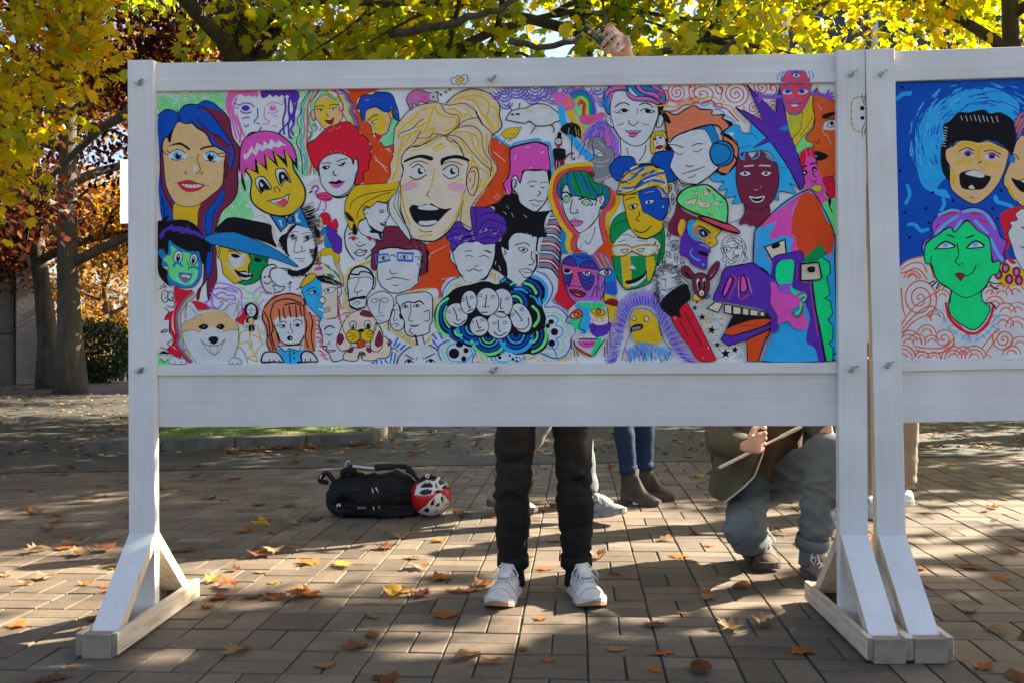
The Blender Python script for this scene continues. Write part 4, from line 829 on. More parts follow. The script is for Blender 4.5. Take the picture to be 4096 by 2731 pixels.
 L('lpink', 50, "1200,215 1300,262 1450,264 1560,302 1628,345", "1335,90 1400,180 1560,212 1632,285", "1525,82 1622,152 1700,212"); F('w', "1215,110 1270,170 1330,230 1400,240 1290,240 1230,190"); L('k', 14, "1190,150 1180,200 1260,282 1400,302 1500,302 1640,362", "1215,180 1300,235 1450,232 1560,272 1640,330", "1290,90 1370,180 1540,240 1650,300", "1360,85 1420,150 1570,180 1650,250", "1480,80 1560,140 1680,200", "868,300 880,180 970,80", "1190,150 1210,80", "1185,82 1170,150", "1650,110 1712,232 1692,342 1640,482", "910,250 960,180 1060,150 1180,140", "950,340 990,220", "880,360 905,440 945,490"); F('k', "1600,345 1692,332 1640,490 1612,440")
 L('k', 17, "1025,380 1080,332 1150,320 1217,352", "1355,350 1420,325 1490,340 1542,382"); L('k', 13, "1005,440 1060,452 1120,405 1212,430", "1060,455 1120,465", "1365,430 1430,400 1500,420 1560,440 1490,462"); E('k', 1150, 425, 38, 28); E('k', 1467, 432, 38, 30); L('k', 15, "1210,565 1215,600 1270,632 1312,610 1337,578"); F('lpink', "1200,725 1270,702 1342,722 1312,772 1270,786 1220,766"); L('k', 13, "1165,698 1200,728 1270,740 1340,728 1377,698", "1210,770 1260,787 1305,772", "1180,705 1250,700 1270,712 1300,700 1365,705")
 # small gold haired woman
 F('gold', "1510,1000 1498,850 1530,740 1600,708 1690,710 1740,800 1785,850 1772,990 1690,972 1560,1002", 11); F('k', "1690,800 1780,850 1770,980 1700,950 1720,880"); F('w', "1548,850 1560,780 1640,762 1700,800 1702,880 1662,972 1560,962", 7); F('dkred', "1563,930 1620,898 1685,905 1640,955 1580,948"); E('k', 1565, 815, 22, 17); E('k', 1640, 795, 22, 14); L('k', 8, "1600,840 1590,870 1610,880"); L('k', 9, "1560,740 1580,790", "1620,730 1620,770", "1660,730 1670,780")
 # ---- rainbow girl
 A.crop(*i_)
 F('teal', "290,880 350,980 330,1100 420,1180 320,1222 285,1150")
 L('yel', 84, "690,5 450,18 300,60 205,140 165,270 145,420 195,580 270,750 350,870 410,960 385,1060 400,1165", "1055,440 1040,560 960,680 915,800 945,950 965,1100"); L('gold', 26, "140,330 120,430 170,590 250,760", "1085,440 1075,560 1000,680"); L('orange', 40, "690,42 460,55 330,92 235,165 195,290 190,430 250,610 310,740 400,880 465,950 430,1060 440,1160", "960,330 1010,430 990,550 890,660 865,800 905,950 930,1080"); L('salmon', 56, "690,72 460,85 340,120 262,190 225,300 230,470 290,640 345,770 450,890 520,950 485,1050 480,1150", "940,330 985,430 955,545 855,660 830,800 870,950 895,1060")
 F('orange', "450,1200 480,1175 560,1160 640,1215 700,1230 800,1150 870,1060 1000,1120 1000,1320 860,1300 700,1240 600,1255 500,1220")
 F('w', "540,930 640,880 720,830 800,700 812,850 862,1050 780,1150 700,1232 600,1205 520,1150 500,1080"); L('k', 12, "800,690 812,850 862,1050", "545,935 495,1080 520,1150", "752,850 720,980 660,1085 612,1040", "450,1200 520,1165 600,1190 640,1215"); L('k', 6, "570,1080 550,1150")
 F('w', "300,400 360,270 430,400 540,440 640,460 760,490 770,430 840,410 882,450 862,560 822,580 800,690 720,800 640,880 560,927 510,912 440,830 360,712 310,560", 13)
 F('dgreen', "238,290 280,190 400,100 520,88 660,108 750,250 870,280 935,320 945,450 890,572 832,602 882,500 862,420 782,432 750,482 640,452 530,432 430,420 362,270 300,392 305,482 240,400", 13)
 L('navy', 36, "410,130 400,250 450,370 520,430", "490,120 560,250 600,330 640,400", "600,140 650,280 720,380 760,430", "800,290 800,400", "255,300 290,460", "900,320 910,430 860,560", "360,180 300,290"); L('k', 13, "380,110 370,250 420,400", "450,110 500,250 570,430", "540,100 610,240 690,420", "650,120 690,270 790,420", "850,290 850,400", "300,200 280,330 300,480", "330,250 270,380")
 L('k', 26, "308,392 365,378 428,442"); L('k', 30, "535,475 600,452"); E('w', 360, 480, 46, 44, 0, 11); E('green', 358, 483, 28, 28, 0, 5); E('w', 630, 520, 52, 44, 10, 11); E('green', 628, 533, 32, 32, 0, 5); L('k', 11, "565,530 590,490 660,480 720,540 690,570", "680,545 720,550", "330,440 370,425 405,470"); L('k', 17, "440,478 412,640 460,667 500,652"); L('k', 14, "500,618 518,640 508,664"); F('lpink', "408,775 470,745 510,757 585,780 540,835 480,842 430,812", 9); L('k', 8, "410,775 500,780 585,780", "470,715 475,735"); L('k', 13, "780,500 770,460 800,430 840,420", "800,450 840,440 830,480 810,500 840,530", "770,500 750,560")
 # blue buns, wrap and half blue face
 A.crop(*d)
 F('blue', "945,1200 1020,1100 1060,1060 1150,1048 1260,1060 1302,1140 1250,1200 1150,1260 1080,1385 1000,1332", 15); F('blue', "1515,1130 1580,1010 1700,980 1820,980 1860,1040 1902,1080 1892,1180 1914,1240 1870,1352 1740,1402 1700,1300 1680,1230 1600,1190", 15)
 A.crop(*i_)
 F('gold', "1045,400 1060,340 1100,230 1180,120 1300,10 1450,-10 1600,40 1690,90 1745,280 1738,410 1600,295 1400,345 1200,412", 14)
 L('navy', 40, "1080,370 1150,330 1300,310 1420,200 1600,130 1680,110", "1120,250 1250,190 1400,60", "1200,110 1350,40 1500,10", "1330,300 1450,240 1560,220 1700,250", "1400,150 1550,90", "1660,330 1700,390"); L('w', 22, "1070,340 1200,350 1280,330", "1130,210 1230,180", "1420,230 1520,190 1620,190", "1560,120 1680,90", "1320,340 1450,290", "1660,160 1720,250 1660,310", "1230,60 1290,30", "1350,120 1400,90"); L('k', 10, "1060,400 1200,385 1330,310 1380,180 1500,110 1680,120", "1290,330 1330,260 1450,240", "1230,130 1350,110 1420,60", "1100,230 1220,260"); L('k', 30, "1350,20 1480,-5 1600,45"); L('gold', 10, "1100,200 1300,230 1500,100", "1200,300 1350,150 1550,20", "1500,220 1700,330")
 F('dgreen', "970,1055 960,880 1000,760 1080,680 1170,660 1200,790 1230,860 1150,930 1070,1000 1030,1052", 13); F('dgreen', "1500,990 1660,860 1702,960 1692,1200 1640,1320 1600,1372 1622,1150 1600,1060 1560,1010", 13); L('k', 12, "1010,900 1020,830 1100,780 1180,770", "1640,920 1670,1050 1630,1250")
 F('w', "1000,1090 1070,1000 1160,920 1240,880 1330,980 1500,1000 1560,1010 1622,1070 1612,1150 1280,1150 1000,1180"); L('k', 11, "1125,970 1200,955 1260,990 1290,985", "1080,1052 1165,1030", "1335,1040 1460,1047"); L('k', 22, "1560,1090 1575,1060")
 F('gold', "1140,430 1350,400 1440,330 1560,310 1640,390 1660,470 1740,470 1740,620 1680,740 1662,880 1560,962 1440,1012 1330,982 1240,882 1190,760 1160,600", 13); F('blue', "1345,400 1440,330 1560,310 1640,390 1652,470 1742,460 1752,560 1722,680 1672,762 1600,752 1480,682 1400,640 1380,560", 10); L('k', 24, "1330,990 1440,1015 1520,985"); L('k', 14, "1160,492 1220,462 1295,450", "1350,640 1352,690 1310,740 1350,777"); L('k', 10, "1425,415 1480,390 1555,382"); L('w', 7, "1425,402 1480,378 1550,372"); F('w', "1213,582 1260,545 1327,550 1290,602 1240,612", 13); E('k', 1265, 580, 22, 26); F('w', "1425,517 1480,485 1557,490 1520,532 1460,542", 10); E('k', 1482, 515, 20); L('k', 20, "1285,888 1350,925 1430,915 1515,838"); F('w', "1650,600 1690,540 1680,590", 7); L('k', 13, "1650,470 1740,430 1760,520 1780,620 1720,690 1680,740")
 A.crop(*n)
 S('dgreen', "988,80 1300,90 1620,60 1580,230 1510,430 1400,500 1200,548 1130,510 1050,380 1010,250"); S('gold', "1105,90 1222,80 1240,350 1265,490 1205,532 1140,505 1120,300"); S('gold', "1440,95 1550,95 1572,200 1520,380 1470,440 1450,290"); L('w', 5, "1100,90 1118,300 1140,500", "1225,90 1245,350"); L('k', 14, "985,90 1010,250 1050,380 1130,512 1200,548 1400,502 1510,432 1580,230 1630,60")
 F('k', "1160,430 1280,400 1400,340 1452,278 1442,380 1360,450 1260,482 1190,472"); F('w', "1180,482 1300,452 1420,372 1442,322 1432,392 1330,482 1240,502"); F('w', "1230,200 1245,165 1255,210 1300,250 1280,280 1225,270"); L('k', 13, "1240,180 1240,220", "1225,272 1280,277")
 A.crop(*i_)
 S('w', "1000,1120 1100,1105 1200,1110 1252,1140 1220,1190 1150,1230 1060,1242 1000,1222"); A.line('gold', 26, nums("1005,1122 1100,1107 1200,1112 1252,1142 1220,1190 1150,1230 1060,1240 1005,1222"), True, True); S('w', "1252,1140 1400,1105 1560,1110 1602,1130 1560,1200 1480,1240 1380,1230 1300,1190"); A.line('gold', 26, nums("1252,1142 1400,1107 1560,1112 1600,1132 1560,1200 1480,1238 1380,1230 1300,1190"), True, True)
 L('k', 10, "990,1112 1100,1093 1200,1098 1252,1130 1400,1093 1570,1098 1640,1120", "1000,1238 1060,1256 1150,1246 1240,1190 1300,1205 1400,1248 1480,1254 1570,1210"); L('k', 11, "1100,1165 1200,1153 1172,1196 1120,1196 1100,1165", "1318,1160 1418,1143 1392,1182 1350,1187 1318,1160")
 for x, y, ra, rb, ro in ((1840, 250, 44, 22, 75), (1955, 280, 52, 22, 3), (1775, 325, 50, 20, 95), (1860, 312, 52, 24, 115), (1885, 375, 52, 22, 125), (1805, 475, 84, 18, 88), (1715, 790, 80, 22, 108), (1755, 965, 66, 22, 88), (1805, 1072, 76, 34, -25), (1835, 1140, 58, 30, -35), (1742, 1225, 58, 38, 45), (1855, 1275, 66, 26, 75), (1685, 1320, 60, 22, 95), (1940, 1335, 64, 26, 70)):
  ca, sa = math.cos(R(ro)), math.sin(R(ro))
  P = [(x + ra * u * ca - rb * v * sa, y + ra * u * sa + rb * v * ca) for u, v in ((-1, 0), (-0.45, -0.8), (0.2, -0.9), (1, 0), (0.2, 0.9), (-0.45, 0.8))]
  A.line('k', 9, P, True, True); E(None, x, y, rb * 0.62, rb * 0.62, 0, 8)
 # ---- masks
 A.crop(*n)
 F('red', "270,180 290,250 320,400 370,560 420,660 480,720 470,760 400,825 200,690 240,560 250,420")
 F('navy', "690,105 760,62 860,70 950,150 1000,260 1032,420 1052,595 980,625 890,592 870,440 880,330 790,280 760,180", 9, 'lilac'); L('orange', 24, "735,90 830,255", "800,70 885,245", "875,100 960,255"); L('gold', 16, "755,82 850,250", "825,75 905,240", "895,110 985,258"); L('teal', 12, "700,100 790,270", "850,75 935,250"); F('teal', "800,300 1000,280 1030,400 900,440 800,340")
 F('mauve', "300,190 360,100 480,60 620,60 720,130 790,280 870,300 882,450 862,600 800,690 620,702 560,722 480,722 400,640 360,520 320,400", 13); F('navy', "300,190 360,100 480,55 640,60 740,150 772,240 640,262 500,232 390,212"); F('dviolet', "320,190 360,112 430,102 480,150 492,240 390,212", 13); F('dviolet', "530,240 600,170 680,150 752,200 772,270 640,252", 13); L('k', 14, "500,90 580,112 680,108"); F('dpink', "450,290 560,290 545,400 540,482 470,505 410,505 400,400"); F('dpink', "305,232 490,240 700,282 760,300 560,312 400,268")
 F('dviolet', "325,330 445,330 430,420 400,500 350,470"); F('dviolet', "525,310 725,350 722,480 650,560 580,500 540,400", 11); L('blue', 20, "335,350 380,380 435,340", "340,410 380,430 425,390", "570,350 620,400 690,350", "580,410 630,450 690,410"); L('k', 9, "335,380 380,405 435,365", "345,440 380,455 420,420", "570,380 620,425 695,380", "590,440 630,475 690,440"); F('w', "308,270 432,278 425,325 350,342 320,312", 10); E('k', 368, 290, 46, 30); F('w', "578,300 692,310 650,362 600,342", 10); E('k', 632, 322, 27, 22); E('w', 635, 322, 8); L('k', 12, "440,330 420,430 395,490 470,495 560,515", "360,520 420,490"); F('dkred', "398,555 480,543 540,560 625,600 560,652 480,632 430,602", 12); L('k', 10, "410,558 500,590 620,600"); Z('w', 7, "490,605 540,625"); L('k', 12, "780,340 810,560 880,430", "700,650 770,490 775,650", "800,340 800,420")
 F('w', "795,312 880,270 965,290 962,335 880,362", 13); E('k', 907, 312, 34, 38); E('w', 905, 312, 8, 22)
 F('gold', "868,615 1000,630 1052,700 960,735 1052,770 1105,900 1100,985 960,992 900,800", 10, 'teal'); F('dkred', "880,720 980,668 1058,710 1042,772", 8); L('k', 10, "890,725 1050,715", "890,735 1045,760"); L('k', 15, "868,560 870,700", "830,690 870,720 900,770")
 F('lgrey', "390,830 480,740 560,690 700,680 830,690 900,770 940,900 962,1000 942,1150 880,1250 710,1442 600,1400 480,1280 430,1200 490,1100 400,950"); F('w', "400,830 480,760 560,820 560,900 410,920"); F('cyan', "480,770 560,720 700,780 690,950 662,1100 560,1150 538,950 582,860 500,800"); F('emer', "395,945 582,900 562,1000 540,1090 470,1062"); F('emer', "510,720 680,718 840,720 872,782 700,802 540,762"); F('lilac', "540,700 620,668 790,670 840,705 700,702")
 F('purple', "695,1005 900,978 962,1000 942,1130 800,1192 720,1172 668,1050"); F('beige', "678,830 800,800 930,930 900,1012 740,1012"); F('yel', "720,900 912,880 845,952"); F('orange', "398,920 450,840 530,812 584,880 500,942", 12); F('w', "430,905 470,862 530,900 470,925"); E('orange', 490, 884, 34, 30, 0, 10); E('w', 490, 884, 10); F('olive', "688,832 780,800 852,820 885,872 780,902", 12); E('orange', 795, 848, 34, 34, 0, 10); E('olive', 795, 848, 14); F('w', "540,1240 560,1165 720,1165 770,1245"); L('lpink', 12, "600,1170 595,1205", "640,1165 640,1205", "690,1165 700,1205"); F('pink', "518,1250 640,1237 772,1242 740,1312 640,1332 560,1312"); L('k', 26, "540,1216 775,1216"); L('k', 12, "605,1270 650,1282 730,1268"); F('orange', "438,1220 480,1290 600,1380 712,1430 690,1455 560,1402 480,1332"); F('emer', "790,1200 832,1190 822,1300 722,1432 698,1400"); L('k', 15, "582,905 528,1060 600,1100 605,1130", "742,1040 752,1080 680,1122", "470,1240 490,1320 700,1440", "880,1220 730,1440"); Z('lilac', 14, "470,760 490,800", "570,740 565,790", "620,770 610,810", "700,720 700,760", "760,700 750,750", "820,720 850,740", "410,960 400,1010", "480,960 490,1000", "520,950 540,990", "580,930 600,970", "715,940 720,980", "770,940 780,985", "840,930 850,980"); Z('k', 15, "920,800 940,1010", "955,1020 965,1070", "950,1090 965,1365", "910,1235 918,1405", "880,1320 880,1440", "420,1250 430,1342", "460,1330 472,1442", "500,1380 520,1440")
 # ---- bird with feather crown
 arcp = catmull(nums("1040,1500 1110,1250 1160,1000 1210,850 1300,760 1420,740 1540,790 1620,920 1690,1120 1800,1320 1960,1490"), False, 14)
 cx0, cy0 = 1420, 1300
 for q, (x, y) in enumerate(arcp):
  dx, dy = x - cx0, y - cy0; ll = math.hypot(dx, dy); dx, dy = dx / ll, dy / ll
  for s in range(3):
   col = ('purple', 'violet', 'cyan' if s < 2 else 'lpink', 'lilac')[(q + s) % 4] if s < 2 else ('lpink', 'lblue', 'lilac')[q % 3]
   o0 = s * 52 + A.r.uniform(-14, 14)
   Z(col, 13, [(x + dx * o0, y + dy * o0), (x + dx * (o0 + 85) + A.r.uniform(-14, 14), y + dy * (o0 + 85) + A.r.uniform(-14, 14))])
 F('gold', "1220,960 1250,860 1340,830 1440,840 1540,900 1592,1000 1622,1120 1655,1225 1560,1275 1330,1265 1270,1235 1250,1120 1230,1040"); L('w', 12, "1225,960 1262,852 1350,812 1460,822 1560,900 1600,1000"); L('k', 10, "1215,965 1258,840 1370,798 1490,832 1590,935 1640,1100 1690,1240 1780,1360", "1205,1020 1240,1110 1200,1200 1150,1330 1110,1500", "1620,1040 1650,1180")
 for q in range(110):
  x = A.r.uniform(1140, 1800); y = A.r.uniform(1240 + 0.25 * abs(x - 1430), 1440)
  Z(('sky', 'lblue', 'teal', 'lilac', 'cyan')[q % 5], 15, [(x, y), (x + A.r.uniform(-22, 26), y + A.r.uniform(45, 90))])
 F('k', "1222,1122 1250,1042 1340,1010 1402,1030 1382,1082 1300,1105"); A.hatch('w', 6, 1260, 1060, 1370, 1040, -6, 40, 8, 4); E('w', 1277, 938, 27, 30, 0, 10); E('w', 1447, 945, 29, 36, 0, 12); L('k', 7, "1140,1480 1170,1510 1200,1470 1230,1510 1250,1470", "1400,1470 1430,1510 1460,1470", "1640,1470 1660,1510 1690,1470 1720,1500 1750,1470", "1340,1270 1320,1240")
 # scribbled girl and red sleeve
 F('w', "1610,360 1720,310 1850,330 1890,450 1860,560 1740,640 1640,580"); 
 for q in range(46):
  t = q / 45.0; ang = R(150 + 250 * t)
  cx = 1740 + 155 * math.cos(ang) + A.r.uniform(-36, 36); cy = 420 + 190 * math.sin(ang) + A.r.uniform(-36, 36)
  r0 = A.r.uniform(24, 60); a0 = A.r.uniform(0, 360)
  A.arc('k', 6, cx, cy, r0, a0, a0 + A.r.uniform(200, 420), r0 * A.r.uniform(0.4, 0.9))
 for q in range(16):
  x = A.r.uniform(1540, 1620); y = A.r.uniform(480, 620)
  L('k', 6, [(x, y), (x + A.r.uniform(-30, 40), y + 70), (x + A.r.uniform(10, 60), y + 150)])
 A.hatch('k', 6, 1650, 200, 1880, 240, 60, -20, 14, 30); A.hatch('k', 6, 1640, 400, 1700, 400, 14, 24, 8, 6); A.hatch('k', 6, 1780, 380, 1850, 370, 10, 24, 8, 6); L('k', 7, "1640,540 1700,548 1740,542 1830,512", "1720,390 1700,500 1725,512", "1660,540 1720,572 1800,530", "1650,350 1720,345"); L('k', 7, "1980,420 2040,460 2060,530 2055,600", "1940,390 2000,440 2020,520")
 F('red', "1780,912 1850,900 1910,930 1890,830 1960,740 2000,735 2130,960 2250,1200 2340,1380 2380,1500 2160,1500 2020,1300 1880,1110", 10); F('k', "1630,770 1740,600 1960,468 2022,540 2042,680 1950,742 1890,832 1912,932 1850,902 1780,912"); L('dkred', 26, "1960,850 2080,1080 2200,1300", "1900,980 2010,1180"); Z('w', 8, "2205,1465 2225,1460", "2280,1320 2290,1350", "1830,920 1836,950")
 # ---- right part: hair waves and swirls
 A.crop(*e)
 for x, y, r0, tu, a0, sx, sy in ((30, 380, 130, 2.6, 0, 1, 1), (370, 400, 190, 2.4, 20, 1.0, 0.75), (830, 400, 185, 3.0, 90, 1, 0.95), (1180, 310, 125, 2.4, 200, 1, 0.9), (1070, 590, 105, 2.3, 40, 0.9, 1), (1330, 570, 110, 2.6, 0, 0.8, 1), (-140, 420, 150, 1.5, 60, 0.6, 1.1), (620, 330, 110, 1.1, 200, 0.7, 1), (1330, 330, 100, 1.3, 0, 0.7, 1.0), (560, 560, 110, 1.2, 30, 1, 0.5), (230, 300, 70, 1.1, 60, 0.8, 1), (1130, 710, 80, 1.2, 150, 1, 0.5)): A.spiral('red', 15, x, y, r0, tu, a0, sx, sy)
 L('red', 14, "200,280 190,380 240,480", "560,270 640,350 620,470", "920,270 990,300", "-160,560 -100,480 20,520 180,460", "40,545 160,500 300,440", "640,470 680,515", "940,570 940,620", "1310,260 1290,340")
 L('gold', 19, "-300,580 -150,560 0,575 130,515 250,490 340,440", "360,460 540,445 650,540 750,560 840,680 965,795"); L('red', 20, "-190,640 0,630 110,560 220,540 335,500", "370,515 500,490 580,570 700,600 780,680 862,770"); L('cyan', 17, "330,540 400,560 500,525 560,600 640,640 700,700 770,740 820,795")
 # maroon woman with blue hair
 F('cyan', "670,920 760,840 870,830 910,930 1010,940 1060,800 1240,990 1300,1060 1450,1280 1560,1440 1620,1580 1700,1700 1560,1620 1640,1760 1420,1730 1410,1850 1360,1820 1400,1640 1400,1400 1280,1200 1100,1180 870,1250 830,1400 830,1640 905,1860 770,1895 830,1800 680,1820 710,1700 630,1720 590,1700 660,1600 540,1600 470,1540 560,1480 680,1500 760,1450 830,1300 860,1150 820,1020 700,960", 8)
 F('w', "690,945 800,935 780,980 830,1020 780,1010"); F('maroon', "945,1880 1100,1960 1262,1900 1292,2030 1200,2150 1110,2225 1060,2190 1020,2205 960,2170 890,2190 868,2150 940,2020", 0); L('k', 9, "945,1900 945,2020 890,2110 720,2165", "1258,1920 1290,2030"); F('maroon', "830,1350 870,1240 960,1190 1040,1280 1130,1190 1220,1210 1330,1310 1400,1400 1412,1620 1362,1800 1262,1930 1130,1985 1000,1950 900,1860 840,1680", 9)
 L('cyan', 26, "880,1250 930,1300 940,1190", "1050,1290 1130,1260 1140,1190", "1240,1250 1330,1310 1400,1300"); L('k', 8, "890,1330 940,1280 930,1200", "1050,1320 1060,1280 1160,1250", "870,1150 1030,1100", "905,930 1050,950 1110,1010", "1420,1410 1540,1415"); L('w', 22, "945,1392 1060,1380", "1150,1380 1290,1385"); F('w', "868,1490 950,1448 1032,1490 950,1527", 9); E('maroon', 952, 1488, 26, 26, 0, 10, 'w'); F('w', "1168,1490 1230,1448 1312,1480 1240,1527", 9); E('maroon', 1236, 1486, 26, 26, 0, 10, 'w'); A.hatch('k', 7, 880, 1475, 1010, 1455, -6, -16, 9, 3); A.hatch('k', 7, 1190, 1460, 1310, 1470, 8, -16, 9, 3); L('w', 7, "1070,1705 1100,1715 1130,1705", "1165,1660 1165,1690"); L('k', 8, "1060,1710 1100,1722 1150,1700", "1170,1660 1172,1700"); F('w', "1000,1795 1100,1805 1222,1790 1182,1872 1100,1892 1040,1862", 9); F('k', "1030,1822 1120,1830 1200,1812 1160,1860 1080,1864")
 # purple thorn plant
 S('purple', "980,285 1080,390 1240,540 1372,665 1390,420 1422,320 1450,500 1560,850 1640,1130 1720,1400 1765,1560 1735,1700 1700,1712 1560,1440 1440,1250 1290,1050 1050,1142 1250,1000 1000,760 820,590 950,640 1195,775 1110,560", 16); F('teal', "1420,880 1480,840 1590,830 1585,905 1480,900"); S('k', "978,280 1040,370 1010,360"); S('k', "1405,350 1422,310 1440,400")
 # headphone man
 F('coral', "-135,830 -150,640 0,690 130,620 260,560 340,612 500,622 500,690 665,690 640,740 772,800 740,850 620,945 720,960 800,1050 862,1150 820,1350 680,1502 600,1482 592,1400 655,1050 600,850 400,832 150,922 0,982 -90,1060", 20); F('k', "640,740 772,800 740,850 700,800"); F('k', "618,945 720,965 800,1052 770,1040 700,1000"); F('k', "-190,690 -140,660 -100,700 -60,790 -110,800"); F('k', "0,975 150,905 280,890 270,915 120,945 -60,1040 -90,1060")
 F('w', "-110,1060 0,990 150,922 392,880 522,1100 480,1200 500,1330 592,1400 450,1535 300,1635 100,1620 20,1540 -70,1400 -20,1200", 12); L('k', 14, "-90,1090 0,1100 110,1135", "230,1115 300,1085 372,1085", "250,1190 310,1192 362,1155", "-20,1190 60,1232 100,1210", "150,1375 190,1397 242,1380", "100,1492 180,1468 250,1450 400,1395", "175,1547 240,1532 277,1500"); L('k', 13, "300,1630 450,1535 590,1405", "-60,1420 30,1545 150,1615 300,1635")
 F('teal', "165,912 390,852 480,830 525,860 605,1060 525,1105 400,892", 11); F('teal', "470,1210 520,1090 640,1045 750,1090 795,1200 765,1330 640,1392 530,1362", 24); L('k', 20, "560,1080 680,1100 750,1180 740,1280 660,1350 570,1370"); F('coral', "600,1420 700,1400 800,1330 740,1450 690,1500 610,1482"); L('k', 26, "555,1465 690,1500", "800,1240 840,1330 780,1420")
 # right edge: red three eyed head, leaf, orange profile, pink face
 F('olive', "1505,620 1560,690 1700,680 1745,600 1770,800 1605,1012 1540,830"); L('teal', 10, "1565,690 1580,830", "1660,690 1690,830 1730,800"); F('green', "1610,1020 1740,960 1880,1080 1870,1120 1780,1140 1670,1212 1640,1120")
 F('rust', "1880,390 1930,330 1962,390 2050,450 2182,540 2192,1000 2190,1440 2140,1532 2000,1542 1940,1470 1930,1330 1880,1200 1872,1090 1790,1040 1780,990 1890,860 1897,700 1870,560", 10); F('w', "2005,830 2060,770 2192,760 2192,890 2020,887"); F('k', "2008,692 2100,660 2192,643 2192,682 2020,738"); L('k', 12, "2010,870 2020,800 2080,765 2190,755", "2090,790 2070,830 2090,860 2190,840", "2020,745 2100,730 2180,735", "1890,1055 1940,1080 1965,1050 1945,1020"); E('k', 2130, 805, 26, 28); F('k', "1868,1202 1950,1185 2085,1250 1980,1315 1880,1292"); E('w', 1912, 1255, 20, 8); Z('w', 7, "1950,560 1990,620", "2000,900 2050,980", "2060,950 2120,1080")
 F('yel', "1600,1012 1700,900 1730,700 1742,560 1820,440 1882,400 1872,600 1897,720 1850,880 1740,980 1640,1112", 9); L('k', 8, "1700,980 1800,840 1880,700", "1930,330 1890,390 1820,440", "1925,330 1950,285"); L('yel', 14, "1760,1020 1730,1120 1690,1200")
 F('red', "1700,1235 1780,1150 1870,1150 1892,1262 1800,1302 1760,1442 1722,1402"); F('pink', "1790,1260 1900,1280 1920,1360 1960,1480 2062,1600 2062,1700 2000,1782 1920,1792 1800,1722 1770,1602 1758,1460"); F('red', "2010,1560 2140,1540 2182,1700 2172,1905 2085,1800 2050,1680", 9); E('k', 1765, 1475, 34, 36); E('w', 1758, 1478, 14, 12); E('k', 1892, 1430, 34, 36); E('w', 1896, 1440, 14, 10); L('k', 15, "1870,1470 1890,1520 1915,1535"); L('k', 26, "1840,1365 1905,1345", "1730,1400 1785,1385"); Z('lpink', 14, "1780,1170 1800,1290", "1840,1160 1850,1260")
 F('salmon', "1450,240 1472,480 1510,620 1600,682 1700,652 1762,582 1822,450 1832,380 1822,240", 15, 'navy'); F('w', "1460,390 1520,340 1590,400 1520,412"); E('navy', 1530, 370, 40, 30); E('k', 1528, 370, 14); F('w', "1670,400 1720,340 1810,372 1740,412"); E('navy', 1722, 370, 40, 32); E('k', 1722, 368, 14); L('navy', 15, "1480,320 1560,330 1590,370", "1680,340 1760,320 1820,340", "1560,480 1610,490 1650,475 1690,490", "1480,510 1560,530 1640,540 1740,520", "1560,540 1640,552 1710,540"); L('dpink', 30, "1600,420 1590,470", "1540,300 1600,290"); F('w', "1575,560 1620,548 1680,560 1620,580")
 L('violet', 42, "1440,440 1330,440 1190,432", "1850,398 1950,410 2040,425"); L('violet', 30, "1190,432 1140,370", "1190,432 1085,375", "1190,440 1100,470", "1195,445 1130,510", "2050,430 2090,360", "2055,430 2140,390", "2055,440 2150,440", "2055,440 2120,490", "2050,440 2070,490"); L('navy', 8, "1460,410 1200,405", "1450,470 1220,460", "1850,380 2030,405", "1850,415 2040,445")
 A.crop(*j)
 F('olive', "1838,190 1900,150 1992,150 1992,210 1940,243", 9); L('k', 12, "1840,85 1880,100 1930,75", "1875,110 1870,140", "1910,100 1915,130"); F('pink', "1930,310 2040,290 2082,410 2000,432"); F('green', "2000,432 2110,350 2200,350 2195,770 2150,770"); L('k', 14, "2050,260 2110,340 2105,430 2135,525"); F('k', "2080,340 2125,360 2110,440 2137,530 2095,440"); L('red', 22, "2150,80 2160,250")
 # ---- cap man
 F('maroon', "20,400 120,500 240,560 330,605 180,615 100,760 60,845 -60,805 -105,700 -10,520"); F('yel', "180,645 330,600 520,680 622,750 582,822 542,850 572,932 480,1002 400,902 330,872 240,752", 0); L('k', 12, "600,720 622,750 582,825 545,852 575,935 480,1005 470,1060"); F('cyan', "158,720 200,630 290,620 242,720 270,800 332,900 262,905 180,822"); F('coral', "230,770 290,700 330,760 300,850"); F('cyan', "300,820 340,740 440,780 460,830 380,860")
 F('purple', "100,770 150,760 180,830 270,912 350,922 462,990 472,1060 440,1100 432,1200 402,1302 220,1222 160,1132 60,1092 70,902 80,862", 8, 'maroon'); L('cyan', 22, "230,1020 200,1070 250,1140 330,1175", "340,960 400,970 450,1010"); E('cyan', 378, 1232, 16, 18); F('k', "305,1060 360,1045 442,1080 430,1122 330,1092"); F('yel', "30,750 70,620 132,640 112,780 72,852", 12, 'salmon'); F('k', "330,760 390,755 442,828 380,855 342,822"); F('w', "355,790 380,785 390,830 370,820"); L('k', 24, "320,705 400,740 470,800"); L('k', 14, "300,620 200,610 150,690 160,800", "450,935 480,930"); L('salmon', 10, "330,870 440,880 500,850", "400,900 430,980")
 F('green', "20,330 130,200 300,155 440,150 560,240 700,390 702,640 660,667 480,602 240,522 60,422", 26); F('salmon', "310,580 480,602 700,672 830,740 872,790 850,812 760,792 600,722 430,652", 17); L('k', 30, "320,600 480,680 640,750 780,790 840,800")
